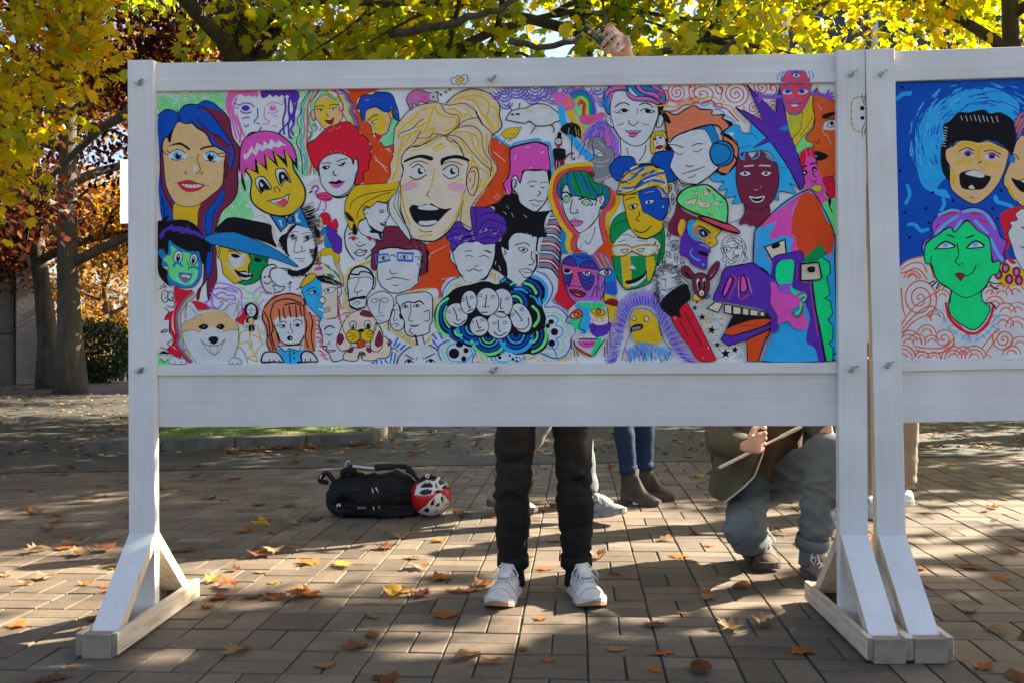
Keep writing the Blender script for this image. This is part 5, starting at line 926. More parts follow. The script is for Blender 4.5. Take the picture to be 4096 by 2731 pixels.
 F('beige', "300,332 372,380 462,380 462,452 350,452 310,412", 6); S('beige', "108,380 300,320 270,390 232,445 215,385 190,430 165,385 140,430", 6); S('beige', "510,268 552,370 642,380 590,390 600,470 560,420 545,430 460,410 540,390", 6); F('beige', "380,272 430,220 462,262 422,302", 6); F('red', "408,178 450,205 485,232 450,252"); E('w', 398, 232, 14, 18, 0, 5); E('w', 455, 268, 16, 16, 0, 5); F('yel', "345,265 385,280 350,300"); S('beige', "245,225 300,240 300,290 240,285 275,262", 6); L('gold', 14, "332,432 270,465 315,512", "450,462 532,512 490,555"); L('k', 7, "265,500 300,505 330,530", "415,530 490,545 510,580", "460,545 460,580", "300,180 300,300"); L('k', 5, "380,420 395,410 410,430 430,410"); E('k', 405, 405, 5); E('k', 428, 402, 5)
 # line face with glasses
 for s in ("640,1010 645,920 700,850 790,825 880,850 940,920 975,1010 960,1090 990,1150", "640,1050 660,1110 640,1170 700,1200 680,1250 800,1240 920,1215", "700,900 780,870 850,940", "690,930 800,900 870,960", "920,890 960,960 940,1050 985,1150 930,1190", "930,1060 950,1130 920,1180", "660,950 690,1090 780,1180 880,1160 925,1030 905,900", "720,1200 760,1220 830,1190", "650,1000 620,1010 650,1090", "740,850 830,870 900,920", "700,1100 690,1150 740,1190"): L('k', 9, s)
 L('k', 9, "660,1002 760,990 752,1042 672,1068 660,1002", "810,992 890,963 900,1002 832,1012 810,992", "760,1000 810,995", "805,1030 790,1090 832,1092", "778,1140 830,1110 872,1090 845,1140 790,1157 778,1140", "780,1138 860,1110", "670,985 720,960 740,975", "800,960 850,930 875,945"); E('k', 706, 1028, 14); E('k', 850, 988, 14)
 # deer, stars
 A.crop(*o)
 F('maroon', "75,130 150,88 222,160 252,222 200,262 120,222", 13); F('k', "120,150 180,200 210,250 150,220"); F('maroon', "430,222 500,90 570,28 602,60 560,180 462,282", 15); F('w', "470,230 520,180 530,160 490,220"); F('maroon', "228,300 250,220 320,183 400,200 452,280 462,380 432,470 380,532 320,522 258,450", 15); F('w', "285,300 315,260 325,340 310,420"); F('k', "300,330 330,290 335,410 310,400"); F('w', "370,280 400,262 405,390 380,380"); F('k', "375,310 402,300 405,400 385,400"); E('beige', 355, 458, 40, 48, 0, 16); E('k', 358, 470, 12); F('yel', "232,515 270,470 300,500 352,550 270,562", 8); F('teal', "400,522 440,478 467,500 430,532", 9); E('cyan', 250, 440, 18, 16); E('k', 290, 585, 15, 14)
 for x, y, r0, a0 in ((262, 658, 40, 5), (360, 785, 56, -8), (490, 960, 64, 12), (565, 1155, 46, 6), (690, 1270, 72, -4), (818, 1220, 54, 10)): A.star('k', x, y, r0, a0)
 for x, y, r0 in ((205, 597, 14), (382, 576, 19), (372, 700, 16), (295, 727, 16), (430, 735, 18), (507, 752, 17), (632, 805, 23), (418, 850, 20), (473, 860, 19), (357, 884, 16), (630, 890, 19), (403, 932, 17), (588, 946, 18), (557, 1034, 15), (512, 1090, 16), (633, 1164, 16), (606, 1220, 19), (740, 1203, 15), (878, 1158, 14), (903, 1198, 14), (535, 1247, 14), (768, 1280, 13), (698, 1345, 14), (822, 1330, 12)): E('gold', x, y, r0, r0 * 0.75)
 L('gold', 9, "305,640 360,605 440,595", "315,670 370,650 425,648", "410,778 500,780 590,812", "405,812 500,808 600,868", "460,1040 465,1110 495,1185", "425,1015 425,1080", "555,1330 610,1275", "850,1280 860,1310 850,1355"); L('cyan', 8, "320,655 380,625 440,612", "410,795 500,795 592,828", "470,830 540,835 605,880", "480,1045 485,1120 512,1180", "560,1345 630,1318", "880,1270 885,1310 870,1340", "905,1270 905,1330")
 # ---- large creature on the right
 A.crop(*j)
 F('cyan', "1060,1195 1080,800 1160,690 1450,410 1770,222 1912,288 2152,770 2172,1200 2190,1900 2200,2400 2140,2525 1120,2525 1280,2180 1300,2000 1290,1400 1100,1240", 17)
 F('pink', "1150,730 1300,560 1500,420 1700,270 1735,280 1600,470 1590,700 1612,850 1652,880 1642,1000 1702,1062 1560,1030 1602,900 1560,862 1480,832 1330,882 1280,832 1340,720 1360,650"); F('orange', "1742,252 1782,235 1922,310 2050,600 2152,770 2152,1000 2122,1062 2060,1082 1962,960 1742,1142 1720,1082 1652,1000 1642,862 1592,800 1592,560 1652,400"); L('orange', 12, "1140,740 1300,570 1560,390 1700,300", "1110,800 1110,1000 1085,1180", "2120,1080 2130,1200", "1210,1040 1270,1180"); L('k', 17, "1062,1195 1080,800 1160,690 1450,410 1770,222 1912,288 2152,770 2170,1200 2195,2000 2200,2380 2150,2440")
 S('beige', "1218,990 1300,960 1492,888 1512,1102 1400,1132 1332,1192", 22); F('k', "1308,972 1400,925 1425,978 1335,1015")
 A.crop(*o)
 S('emer', "1740,0 1960,-200 2052,-80 2000,-30 2102,40 2112,190 2060,240 2112,470 2030,530 2112,562 2142,740 2080,822 2147,910 2142,1080 2090,1140 2152,1200 2142,1372 2050,1372 1985,1000 1920,700 1870,310 1800,200", 15); F('dgreen', "1745,10 1960,-200 2040,-80 1990,-30 1900,30")
 F('purple', "1338,-40 1500,-80 1722,-100 1742,0 1702,300 1862,320 1902,700 1962,1000 2032,1362 1950,1368 1900,1200 1780,1100 1832,800 1770,600 1780,500 1700,430 1602,400 1582,100 1592,0 1460,20 1370,100 1362,260 1392,402 1300,300 1320,60"); L('k', 15, "1345,-20 1400,-60 1520,-85 1720,-110 1740,10", "1860,320 1890,600 1960,950 2035,1365"); L('orange', 13, "1700,300 1850,330", "1845,360 1870,600 1940,1040", "1290,-30 1320,110", "1670,70 1650,280")
 F('purple', "520,545 600,330 670,130 1040,50 1160,130 1300,240 1380,330 1300,480 1290,620 1382,800 1392,952 1300,1002 1290,830 1212,690 1000,642 800,602 620,572"); L('k', 18, "515,560 530,480 600,330 670,125 860,85 1040,50 1160,130 1300,235")
 F('mint', "1370,92 1420,30 1480,8 1602,20 1592,250 1562,352 1480,350 1400,340 1362,240"); F('pink', "1290,312 1370,332 1400,440 1500,450 1652,482 1702,540 1662,640 1572,680 1592,780 1662,802 1742,752 1792,850 1782,932 1700,952 1600,922 1522,832 1392,882 1382,762 1290,602 1300,450"); F('violet', "1410,347 1572,330 1562,440 1652,482 1560,472 1410,442"); F('mint', "1560,360 1600,400 1680,440 1620,480 1565,430")
 S('beige', "1700,62 1942,40 1985,250 1942,280 1700,292", 24); F('k', "1795,110 1885,100 1888,165 1830,178 1795,160")
 F('pink', "640,460 720,250 760,245 775,290 680,495", 24); F('pink', "888,250 940,238 972,410 888,442", 20); L('orange', 15, "770,215 820,290 720,545", "865,240 862,535 1000,480", "968,240 1040,470"); L('w', 6, "850,300 855,500", "985,260 1025,440")
 F('k', "650,722 900,752 1212,772 1210,690 1285,780 1292,812 1100,822 850,872 690,962 740,832 770,760")
 for s in ("428,662 540,580 642,600 572,722", "668,610 762,625 762,742 660,722", "778,635 892,655 882,752 778,742", "910,660 992,670 992,762 908,752", "1010,680 1122,692 1112,772 1008,762", "1150,700 1205,720 1212,772 1148,772"): S('beige', s, 17)
 F('orange', "670,982 720,930 900,860 1080,815 1292,815 1200,902 1000,962 750,1042 690,1022", 8); L('k', 6, "820,895 1000,905 1200,905"); S('purple', "615,1090 660,1010 750,1042 1000,982 1290,870 1292,932 1000,1070 720,1172", 16); S('orange', "970,1090 1282,950 1200,1130 1120,1372 975,1372", 14); L('orange', 17, "1300,980 1170,1370"); L('w', 8, "1230,1150 1145,1370")
 L('green', 34, "1690,510 1745,485 1768,530 1705,590 1695,680 1640,740"); L('orange', 17, "1570,690 1590,770 1660,800 1720,730 1740,620", "1665,460 1740,440 1785,500"); L('k', 12, "1580,720 1650,780 1710,720 1720,640", "1700,580 1760,570 1780,520"); L('cyan', 14, "1600,740 1650,770 1690,740")
 return A

def draw_batten_doodles(which):
 A = Art(9)
 if which:
  A.crop(1100, 0, 1.809)
  A.F('w', "1278,590 1285,562 1320,550 1360,547 1395,557 1400,585 1380,612 1330,614 1290,612")
  A.L('k', 5, "1280,600 1272,585 1285,565 1305,565 1320,548 1345,556 1365,545 1395,548 1390,565 1400,585 1385,598 1378,612 1350,606 1330,614 1310,608 1290,614 1280,600")
  A.F('gold', "1308,582 1340,562 1370,575 1350,595 1315,595", 4)
  return A
 A.crop(2700, 260)
 A.F('salmon', "1470,232 1490,150 1530,88 1640,84 1760,88 1800,160 1818,232", 13, 'navy')
 A.F('dpink', "1530,90 1580,86 1560,150 1500,180")
 A.E('navy', 1655, 138, 62, 50); A.F('w', "1605,150 1650,115 1705,150 1655,175"); A.E('k', 1655, 142, 20, 24); A.E('w', 1660, 135, 6)
 A.L('navy', 11, "1450,88 1405,150 1395,210", "1490,92 1452,150 1445,215", "1820,90 1840,150 1830,205", "1865,88 1888,140 1878,195")
 return A
def draw_post_doodle():
 A = Art(10)
 A.crop(3416, 160, 2.613)
 A.L('yel', 11, "-20,650 -5,618 60,600 112,602", "-20,900 -5,935 60,966 108,962", "-22,650 -30,780 -20,900")
 A.Z('k', 9, "-4,616 8,610", "30,604 42,600", "66,598 78,598", "-22,660 -24,680", "-28,740 -28,760", "-26,820 -24,840", "-20,880 -14,890", "-2,935 8,940", "40,955 52,960")
 A.L('k', 8, "82,570 95,640 110,682", "116,580 112,640", "110,880 85,940 86,1010", "118,930 108,990")
 A.E('k', 86, 717, 24, 23); A.E('k', 88, 818, 21, 20)
 return A
def draw_mural_right():
 A = Art(12)
 F, S, L, Z, E = A.F, A.S, A.L, A.Z, A.E
 A.crop(3416, 160, 2.613)
 S("blue", "435,440 1100,425 1790,400 1790,2300 1300,2380 900,2300 420,2400")
 for x, y in ((502, 498), (485, 1370)): E('k', x, y, 17, 15)
 F('sky', "700,1500 640,1200 680,900 820,700 1050,560 1300,500 1500,520 1700,640 1720,760 1600,900 900,1500 960,1568 1000,1660 820,1600")
 F('sky', "440,600 500,550 600,540 590,585 520,590 445,640")
 for q in range(230):
  an = A.r.uniform(150, 330); rr = A.r.uniform(440, 760)
  x = 1330 + rr * 1.02 * math.cos(R(an)); y = 1080 + rr * 0.86 * math.sin(R(an))
  if x < 450 or x > 1770 or y < 455: continue
  ta = R(an + 90 + A.r.uniform(-14, 14)); l = A.r.uniform(40, 110)
  Z(('sky', 'cyan', 'navy', 'blue', 'lblue')[q % 5] if rr > 500 else ('navy', 'cyan')[q % 2], A.r.uniform(8, 16), [(x, y), (x + l * math.cos(ta), y + l * math.sin(ta))])
 F('k', "930,900 1000,850 1090,760 1190,762 1350,730 1420,772 1530,760 1650,830 1672,900 1692,1000 1682,1100 1650,1202 1620,1160 1520,1080 1400,1050 1300,1070 1200,1050 1080,1060 1030,1110 1000,1122 990,1320 1005,1480 920,1370 905,1150 940,1040"); A.hatch('w', 8, 940, 900, 930, 1120, 30, 8, 8, 5); A.hatch('lgrey', 8, 1100, 790, 1500, 800, 20, 60, 9, 8)
 F('tan', "1040,1110 1100,1060 1200,1055 1300,1075 1400,1060 1500,1100 1612,1160 1602,1260 1562,1400 1470,1560 1330,1690 1216,1710 1050,1600 1000,1500 1000,1330 960,1250 960,1150", 12)
 F('tan', "1640,1260 1700,1060 1790,1050 1790,1720 1640,1600 1560,1480", 10); F('gold', "1580,1450 1620,1600 1700,1690 1640,1560"); L('k', 12, "1640,1240 1680,1200 1720,1250"); E('teal', 1655, 1250, 32, 40); F('k', "1640,1450 1720,1470 1790,1460 1790,1590 1720,1568"); F('w', "1740,1475 1790,1465 1790,1500")
 L('orange2', 26, "1690,900 1730,800 1790,760", "1700,960 1740,860 1790,810", "1720,1010 1750,920 1790,880"); 
 L('gold', 38, "1090,1112 1200,1088 1300,1130 1400,1112 1535,1152", "1310,1130 1300,1270", "1070,1300 1150,1262 1220,1280", "1370,1302 1500,1322", "1040,1380 1040,1500"); F('w', "1140,1180 1190,1155 1252,1190 1180,1217"); E('purple', 1190, 1195, 34, 26); E('k', 1190, 1200, 14); F('w', "1360,1232 1420,1190 1502,1217 1450,1252"); E('purple', 1440, 1220, 36, 28); E('k', 1440, 1226, 14); L('k', 12, "1100,1165 1170,1130 1255,1160", "1360,1170 1440,1155 1530,1200", "1150,1190 1190,1160 1250,1195", "1400,1195 1450,1185 1510,1225", "1330,1270 1300,1295"); F('k', "1100,1450 1120,1390 1270,1360 1360,1412 1432,1440 1360,1550 1260,1570 1130,1552"); F('w', "1158,1402 1270,1365 1362,1417 1320,1442"); F('w', "1195,1550 1230,1520 1260,1560"); L('k', 10, "1210,1645 1250,1655")
 A.crop(3416, 740, 2.063)
 for x, y in ((650, 65), (592, 197), (820, 132), (418, 230), (616, 317), (458, 436), (1143, 196), (1182, 280), (1215, 50)): E('k', x, y, 13, 12)
 for s in ("440,10 460,80 430,150", "735,120 745,160 720,210", "450,330 500,330 550,380 605,370", "1165,100 1180,140 1250,160 1300,180"): A.line('sky', 34, nums(s))
 S('w', "380,670 450,620 570,590 640,620 1403,620 1420,620 1420,1440 390,1440")
 O = 'orange2'
 L(O, 13, "385,668 450,622 570,590", "390,700 470,650 560,650 600,720", "385,730 430,720 500,690 560,720 600,780", "430,760 490,730 540,780", "690,780 760,800 800,860 800,960", "620,650 640,700 660,770")
 for x, y, r0, tu, a0, sx, sy in ((540, 940, 150, 3.0, 60, 1, 1.15), (740, 1270, 95, 2.2, 0, 1, 1), (1235, 1275, 100, 2.6, 30, 1, 1)): A.spiral(O, 13, x, y, r0, tu, a0, sx, sy)
 L(O, 13, "395,1150 470,1040 560,960 690,880", "395,1190 500,1080 620,1000 700,1040", "400,1240 480,1140 600,1080 640,1120", "500,1330 600,1345 740,1340 820,1270", "510,1360 620,1385 760,1370 830,1310", "1060,1340 1130,1250 1200,1200", "1090,1390 1150,1300 1210,1220", "390,860 400,1000 420,1080")
 for x, y, rr in ((450, 1310, (40, 75, 110)), (520, 1300, (35, 70)), (600, 1230, (40, 75)), (640, 1300, (30, 60)), (560, 1430, (30, 60)), (660, 1430, (28, 56)), (400, 1430, (40, 80, 110)), (820, 1430, (40, 70, 100)), (990, 1430, (40, 75, 105)), (1100, 1430, (30,)), (1300, 1400, (40, 75)), (1160, 1000, (40, 80)), (1220, 920, (45, 90)), (1330, 900, (40, 80, 110)), (1250, 1060, (45, 85)), (1350, 1050, (40, 80)), (1230, 1160, (45, 85)), (1340, 1180, (50, 90)), (1370, 1330, (40, 80)), (730, 930, (30, 60)), (670, 1110, (45, 75)), (1120, 900, (30, 60)), (760, 870, (30, 60)), (480, 780, (35, 70)), (900, 1400, (35, 70))):
  for r0 in rr: A.arc(O, 12, x, y, r0, 180 + A.r.uniform(0, 25), 350 + A.r.uniform(-10, 20))
 F('gold', "1170,760 1210,640 1260,640 1320,690 1420,700 1420,820 1240,830"); 
 for x, y in ((1190, 740), (1280, 780), (1360, 790), (1250, 690), (1340, 720)): E('lpink', x, y, 26, 34, 0, 22, 'maroon')
 F('red', "1205,260 1300,190 1420,185 1420,235 1330,240 1345,290 1280,310 1300,345 1260,400 1290,480 1262,540 1280,600 1335,640 1310,655 1260,602 1240,420"); F('w', "1330,240 1420,230 1420,690 1340,620 1300,500 1270,400 1300,345 1285,310 1345,290", 7); L('k', 10, "1380,350 1403,362", "1380,510 1403,525")
 F('violet', "650,420 640,330 700,240 800,195 870,210 980,188 1090,220 1170,320 1210,430 1262,470 1232,560 1245,640 1160,655 1130,560 1110,440 1000,370 930,290 830,392 780,350 680,420 600,472 575,560 558,520 580,460", 9); L('lblue', 26, "700,250 800,210 860,220", "900,225 1000,210 1090,250 1160,360", "680,400 760,320 850,260", "1130,450 1180,560 1220,620", "1000,300 1100,400", "580,520 620,460", "830,380 880,300"); L('red', 20, "720,260 800,230 850,230", "960,240 1040,240", "690,330 680,350", "1040,290 1090,310", "590,490 620,460")
 F('emer', "578,560 600,482 680,422 790,352 830,392 930,300 1020,380 1110,440 1130,560 1142,640 1202,630 1190,732 1132,752 1090,840 1052,880 1062,960 1122,1020 1070,1130 990,1197 900,1160 800,1080 778,980 802,900 790,860 680,782 640,662 590,650", 10); L('k', 9, "640,590 635,660 690,790 790,862 915,932 1050,875 1130,760", "800,880 790,980")
 F('w', "680,522 750,470 832,510 760,527", 11); F('w', "928,522 1000,465 1072,510 1000,522", 11); E('lblue', 752, 494, 24, 21); E('lblue', 1000, 490, 24, 21); L('k', 14, "668,532 750,468 832,505", "928,522 1000,463 1070,495", "930,440 985,420", "770,415 820,430"); L('k', 10, "850,490 862,580 835,632 872,667", "890,650 900,660", "840,742 900,757 970,732 1007,668"); F('dkred', "832,738 870,728 910,742 880,795 862,775", 5); L('red', 26, "758,980 780,1080 850,1170 970,1228 1060,1190 1120,1110 1150,1000"); A.hatch('red', 9, 770, 1050, 950, 1245, 14, 22, 12, 3); A.hatch('red', 9, 1000, 1245, 1140, 1060, 14, 20, 9, 3)
 for x, y in ((708, 1048), (750, 1120), (790, 1180), (840, 1220), (905, 1255), (955, 1275), (1015, 1275), (1065, 1248), (1108, 1215), (1150, 1165), (1182, 1090)): Z('lblue', 9, [(x - 22, y - 18), (x + 20, y + 20)], [(x + 20, y - 20), (x - 20, y + 18)])
 L('k', 13, "1090,980 1130,975 1170,1020", "1110,800 1160,815 1220,815", "1120,820 1150,850 1190,860", "620,815 660,795", "640,840 680,800", "680,860 700,810")
 return A
# ---------------------------------------------------------------- the two painted display boards
class Frame:
 def __init__(self, loc, rot):
  self.loc, self.rot = Vector(loc), rot
  self.M = Matrix.Translation(self.loc) @ Euler(rot).to_matrix().to_4x4()
  self.Mi = self.M.inverted()
  self.o = self.Mi @ Vector((0, 0, HCAM))
  self.R3 = self.Mi.to_3x3()
 def hit(self, x, y, w):
  """pixel -> point on the local plane y = w"""
  d = self.R3 @ ray(x, y)
  t = (w - self.o.y) / d.y
  return (self.o.x + d.x * t, self.o.z + d.z * t)
B1 = Frame((0, 3.30, 0), (0, 0, R(-2.0)))
W_BAT, W_RAIL, W_PAN, W_APR = 0.018, 0.027, 0.034, 0.029

def bolt(root, u, z, w):
 bm = bmesh.new()
 bmesh.ops.create_cone(bm, cap_ends=True, segments=10, radius1=0.011, radius2=0.011, depth=0.002, matrix=Matrix.Translation((u, w - 0.001, z)) @ Matrix.Rotation(R(90), 4, 'X'))
 bmesh.ops.create_cone(bm, cap_ends=True, segments=6, radius1=0.0065, radius2=0.0055, depth=0.009, matrix=Matrix.Translation((u, w - 0.0065, z)) @ Matrix.Rotation(R(90), 4, 'X'))
 bmesh.ops.create_cone(bm, cap_ends=True, segments=8, radius1=0.003, radius2=0.003, depth=0.02, matrix=Matrix.Translation((u, w - 0.014, z)) @ Matrix.Rotation(R(90), 4, 'X'))
 for s in (-1, 1):
  bmesh.ops.create_cone(bm, cap_ends=True, segments=6, radius1=0.0045, radius2=0.003, depth=0.016, matrix=Matrix.Translation((u + s * 0.008, w - 0.011, z + s * 0.006)) @ Matrix.Rotation(R(55 * s), 4, 'Y'))
 me = bpy.data.meshes.new('wing_nut'); bm.to_mesh(me); bm.free()
 me.materials.append(M_STEEL)
 link(bpy.data.objects.new('wing_nut', me), root)

M_STEEL = simple_mat('zinc_steel', (0.35, 0.35, 0.34), (0.6, 0.6, 0.6), 60, 0.35, 0.0, metallic=0.9)
def brace_mesh(root, u0, u1, front, z_top, reach):
 """sloping timber between post and foot: white painted outer face, bare sides"""
 s = -1 if front else 1
 y_post = 0.0 if front else 0.038
 ya = y_post + s * 0.002
 t = 0.038
 z0 = 0.055
 # profile in (y, z): outer top, outer bottom, inner bottom, inner top
 yb = y_post + s * reach
 dx, dz = (yb - ya), (z0 - z_top)
 l = math.hypot(dx, dz)
 # inner edge is parallel, t behind, cut vertical at the post and level at the foot
 outer = [(ya, z_top), (yb, z0)]
 zi = z_top - t * l / abs(dx)
 xi_low = ya + (zi - z0) / (z_top - z0) * dx if zi > z0 else ya
 prof = [(ya, z_top), (yb, z0), (ya + dx * max(0.0, (zi - z0)) / (z_top - z0), z0), (ya, max(zi, z0))]
 V = []
 for u in (u0, u1):
  for y, z in prof: V.append((u, y, z))
 Fc = [(0, 1, 2, 3), (7, 6, 5, 4), (0, 4, 5, 1), (1, 5, 6, 2), (2, 6, 7, 3), (3, 7, 4, 0)]
 o = mesh_obj('brace', V, Fc, [M_PINEV, M_WHITEV], root, mat_idx=[0, 0, 1 if front else 0, 0, 0, 0])
 bm = bmesh.new(); bm.from_mesh(o.data); bmesh.ops.recalc_face_normals(bm, faces=bm.faces[:]); bm.to_mesh(o.data); bm.free()
 return o
def make_board(fr, name, label, u_l0, u_l1, u_r0, u_r1, z_top, z_rail, z_bt0, z_bt1, z_bb0, z_bb1, z_ap, feet):
 """u: left post, right post edges; z: post top, rail top, batten top/bottom, lower batten top/bottom, apron bottom"""
 root = empty(name, fr.loc, fr.rot)
 tag(root, label, 'display board')
 for a, b in ((u_l0, u_l1), (u_r0, u_r1)):
  bevel_box('post', a, b, 0.0, 0.038, 0.012, z_top, M_WHITEV, root, 0.0015)
 bevel_box('top_rail', u_l1, u_r0, W_RAIL, 0.065, z_bt1 + 0.012, z_rail, M_WHITE, root, 0.0015)
 bt = bevel_box('batten', u_l1 - 0.004, u_r0 + 0.002, W_BAT, W_RAIL + 0.004, z_bt1, z_bt0, M_WHITE, root, 0.0015)
 bb = bevel_box('batten', u_l1, u_r0, W_BAT, W_PAN, z_bb1, z_bb0, M_WHITE, root, 0.0015)
 bevel_box('apron_board', u_l1, u_r0, W_APR + 0.004, 0.062, z_ap, z_bb1 + 0.02, M_WHITE, root, 0.0015)
 pn = bevel_box('panel', u_l1 - 0.0, u_r0 + 0.0, W_PAN, W_PAN + 0.010, z_bb1 + 0.021, z_bt1 + 0.011, M_PANEL, root, 0)
 for (a, b) in ((u_l0, u_l1), (u_r0, u_r1)):
  c = (a + b) / 2
  hw = (b - a) / 2 + 0.001
  y0, y1 = 0.019 - feet, 0.019 + feet
  for s in (-1, 1):
   x0 = c + s * hw; x1 = c + s * (hw + 0.019)
   bevel_box('foot_board', min(x0, x1), max(x0, x1), y0, y1, 0.010, 0.076, M_PINE, root, 0.0015, {'-y': M_END, '+y': M_END})
  bevel_box('end_block', c - hw + 0.0005, c + hw - 0.0005, y0 - 0.004, y0 + 0.038, 0.0, 0.072, M_END, root, 0.0015)
  bevel_box('end_block', c - hw + 0.0005, c + hw - 0.0005, y1 - 0.038, y1 + 0.004, 0.0, 0.072, M_END, root, 0.0015)
  brace_mesh(root, a + 0.003, b - 0.001, True, 0.315, feet - 0.055)
  brace_mesh(root, a + 0.003, b - 0.003, False, 0.315, feet - 0.055)
 return root, pn, bt
def avgz(fr, w, *pts):
 return sum(fr.hit(x, y, w)[1] for x, y in pts) / len(pts)
uu = lambda fr, x, y, w=0.0: fr.hit(x, y, w)[0]
board_z = dict(
 z_top=avgz(B1, 0, (530, 240), (3400, 201)), z_rail=avgz(B1, W_RAIL, (640, 256), (3340, 211)),
 z_bt0=avgz(B1, W_BAT, (640, 319), (3340, 284)), z_bt1=avgz(B1, W_BAT, (640, 365), (3340, 330)),
 z_bb0=avgz(B1, W_BAT, (640, 1458), (3340, 1449)), z_bb1=avgz(B1, W_BAT, (640, 1501), (3340, 1493)), z_ap=avgz(B1, W_APR, (640, 1709), (3340, 1701)))
UL0, UL1 = uu(B1, 512, 1000), uu(B1, 616, 1000)
UR0, UR1 = uu(B1, 3352.5, 1000), uu(B1, 3466, 1000)
print('BOARD', {k: round(v, 3) for k, v in board_z.items()}, [round(v, 3) for v in (UL0, UL1, UR0, UR1)])
FOOT = 0.355
board1, panel1, batten1 = make_board(B1, 'display_board', 'white timber board on feet painted with a crowd of colourful cartoon faces', UL0, UL1, UR0, UR1, feet=FOOT, **board_z)
def place_art(A, fr, w, panel, name, z0=0.0):
 o = A.build(name, lambda x, y: fr.hit(x, y, w), lambda p: p, panel)
 o.location = (0, w, 0)
 return o
A1 = draw_mural_b(draw_mural())
place_art(A1, B1, W_PAN, panel1, 'painting')
for q_ in (0, 1): place_art(draw_batten_doodles(q_), B1, W_BAT, batten1, 'drawing')
posts1 = [c for c in board1.children if c.name.startswith('post')]
place_art(draw_post_doodle(), B1, 0.0, posts1[1], 'drawing')
for x, y, w in ((560, 332, 0), (562, 1480, 0), (1969, 317, W_BAT), (1976, 1478, W_BAT), (3408, 297, 0), (3410, 1474, 0)):
 u, z = B1.hit(x, y, w); bolt(board1, u, z, w)
# second board: leans a little to the left
p2 = B1.hit(3512, 2118, 0.0)
base2 = B1.M @ Vector((p2[0], 0, 0))
B2 = Frame((base2.x, base2.y - 0.005, 0), (0, R(-1.0), R(-2.6)))
w2 = UL1 - UL0
board2, panel2, batten2 = make_board(B2, 'display_board', 'white timber board on feet with a green face and orange swirls on blue', 0.0, 0.093, 2.35, 2.443, feet=FOOT - 0.01,
 z_top=avgz(B2, 0, (3520, 196)), z_rail=avgz(B2, W_RAIL, (3600, 204)), z_bt0=avgz(B2, W_BAT, (3600, 279)), z_bt1=avgz(B2, W_BAT, (3600, 325)),
 z_bb0=avgz(B2, W_BAT, (3640, 1439)), z_bb1=avgz(B2, W_BAT, (3640, 1484)), z_ap=avgz(B2, W_APR, (3640, 1690)))
for c in board2.children:
 if c.name.startswith('post'):
  c.data.materials.append(M_PINEV)
  for p in c.data.polygons:
   if p.normal.x < -0.9: p.material_index = 1
place_art(draw_mural_right(), B2, W_PAN, panel2, 'painting')
for x, y in ((3527, 297), (3553, 1458)):
 u, z = B2.hit(x, y, 0); bolt(board2, u, z, 0)
# paper taped to the back of the left post
ps = B1.hit(478, 640, 0.045); pe = B1.hit(600, 893, 0.045)
bm = bmesh.new()
nx, nz = 8, 12
gv = [[bm.verts.new((ps[0] + (pe[0] - ps[0]) * i / nx, 0.0395 + 0.010 * (1 - i / nx) ** 2 + 0.003 * math.sin(q * 1.1) * (1 - i / nx), ps[1] + (pe[1] - ps[1]) * q / nz)) for i in range(nx + 1)] for q in range(nz + 1)]
for q in range(nz):
 for i in range(nx): bm.faces.new((gv[q][i], gv[q][i + 1], gv[q + 1][i + 1], gv[q + 1][i]))
bmesh.ops.solidify(bm, geom=bm.faces[:], thickness=0.0006)
me = bpy.data.meshes.new('paper_sheet'); bm.to_mesh(me); bm.free()
M_PAPER = simple_mat('paper', (0.78, 0.78, 0.77), (0.85, 0.85, 0.84), 12, 0.8, 0.05)
me.materials.append(M_PAPER)
paper = link(bpy.data.objects.new('paper_sheet', me)); paper.location = B1.loc; paper.rotation_euler = B1.rot
tag(paper, 'white paper sheet sticking out behind the post of the face-painted board', 'paper')
# ---------------------------------------------------------------- ground, paving, asphalt, bed
def fbm(x, y, s=1.0, seed=0.0):
 return noise.fractal(Vector((x * s, y * s, seed)), 1.0, 2.0, 4)
gm = NM('earth')
gm.color(gm.ramp(gm.noise(gm.coord('Object'), 0.6, 6.0), [(0.3, (0.06, 0.055, 0.04)), (0.7, (0.10, 0.095, 0.07))]))
gm.rough(0.95)
ys = [-12, 0, 10, 20, 26, 29, 34, 42, 55, 80, 140, 300, 800]
def gz(y):
 if y <= 26: return -0.03
 return -0.03 - 1.35 * min(1.0, (y - 26) / 26.0)
V, Fc = [], []
for y in ys:
 for x in (-500, -60, -20, 0, 20, 60, 500): V.append((x, y, gz(y)))
for i in range(len(ys) - 1):
 for q in range(6):
  a = i * 7 + q; Fc.append((a, a + 1, a + 8, a + 7))
ground = tag(mesh_obj('ground', V, Fc, gm.m), kind='structure')

# asphalt with fine aggregate, edge line read off the photograph
ea, eb = on_ground(-600, 1902), on_ground(4700, 1812)
edir = (eb - ea).normalized()
def edge_y(x): return ea.y + (x - ea.x) * edir.y / edir.x
am = NM('asphalt')
v = am.coord('Object')
vo = am.n('ShaderNodeTexVoronoi'); vo.inputs['Scale'].default_value = 95.0; am.l(v, vo.inputs['Vector'])
n1 = am.noise(v, 160.0, 3.0); n2 = am.noise(v, 1.1, 6.0)
c = am.ramp(vo.outputs['Color'], [(0.1, (0.022, 0.022, 0.018)), (0.6, (0.048, 0.048, 0.040)), (0.95, (0.15, 0.146, 0.125))])
c = am.mix(1.0, c, am.ramp(n2, [(0.3, (0.70, 0.72, 0.66)), (0.7, (1.0, 1.0, 1.0))]), 'MULTIPLY')
am.color(c); am.rough(0.72); am.bump(vo.outputs['Distance'], 0.5, 0.004)
V, Fc = [], []
xs = [-60, -30, -14, -7, -3.5, 0, 3.5, 7, 14, 30, 60]
rowsy = [0.0, 0.25, 0.5, 0.75, 1.0]
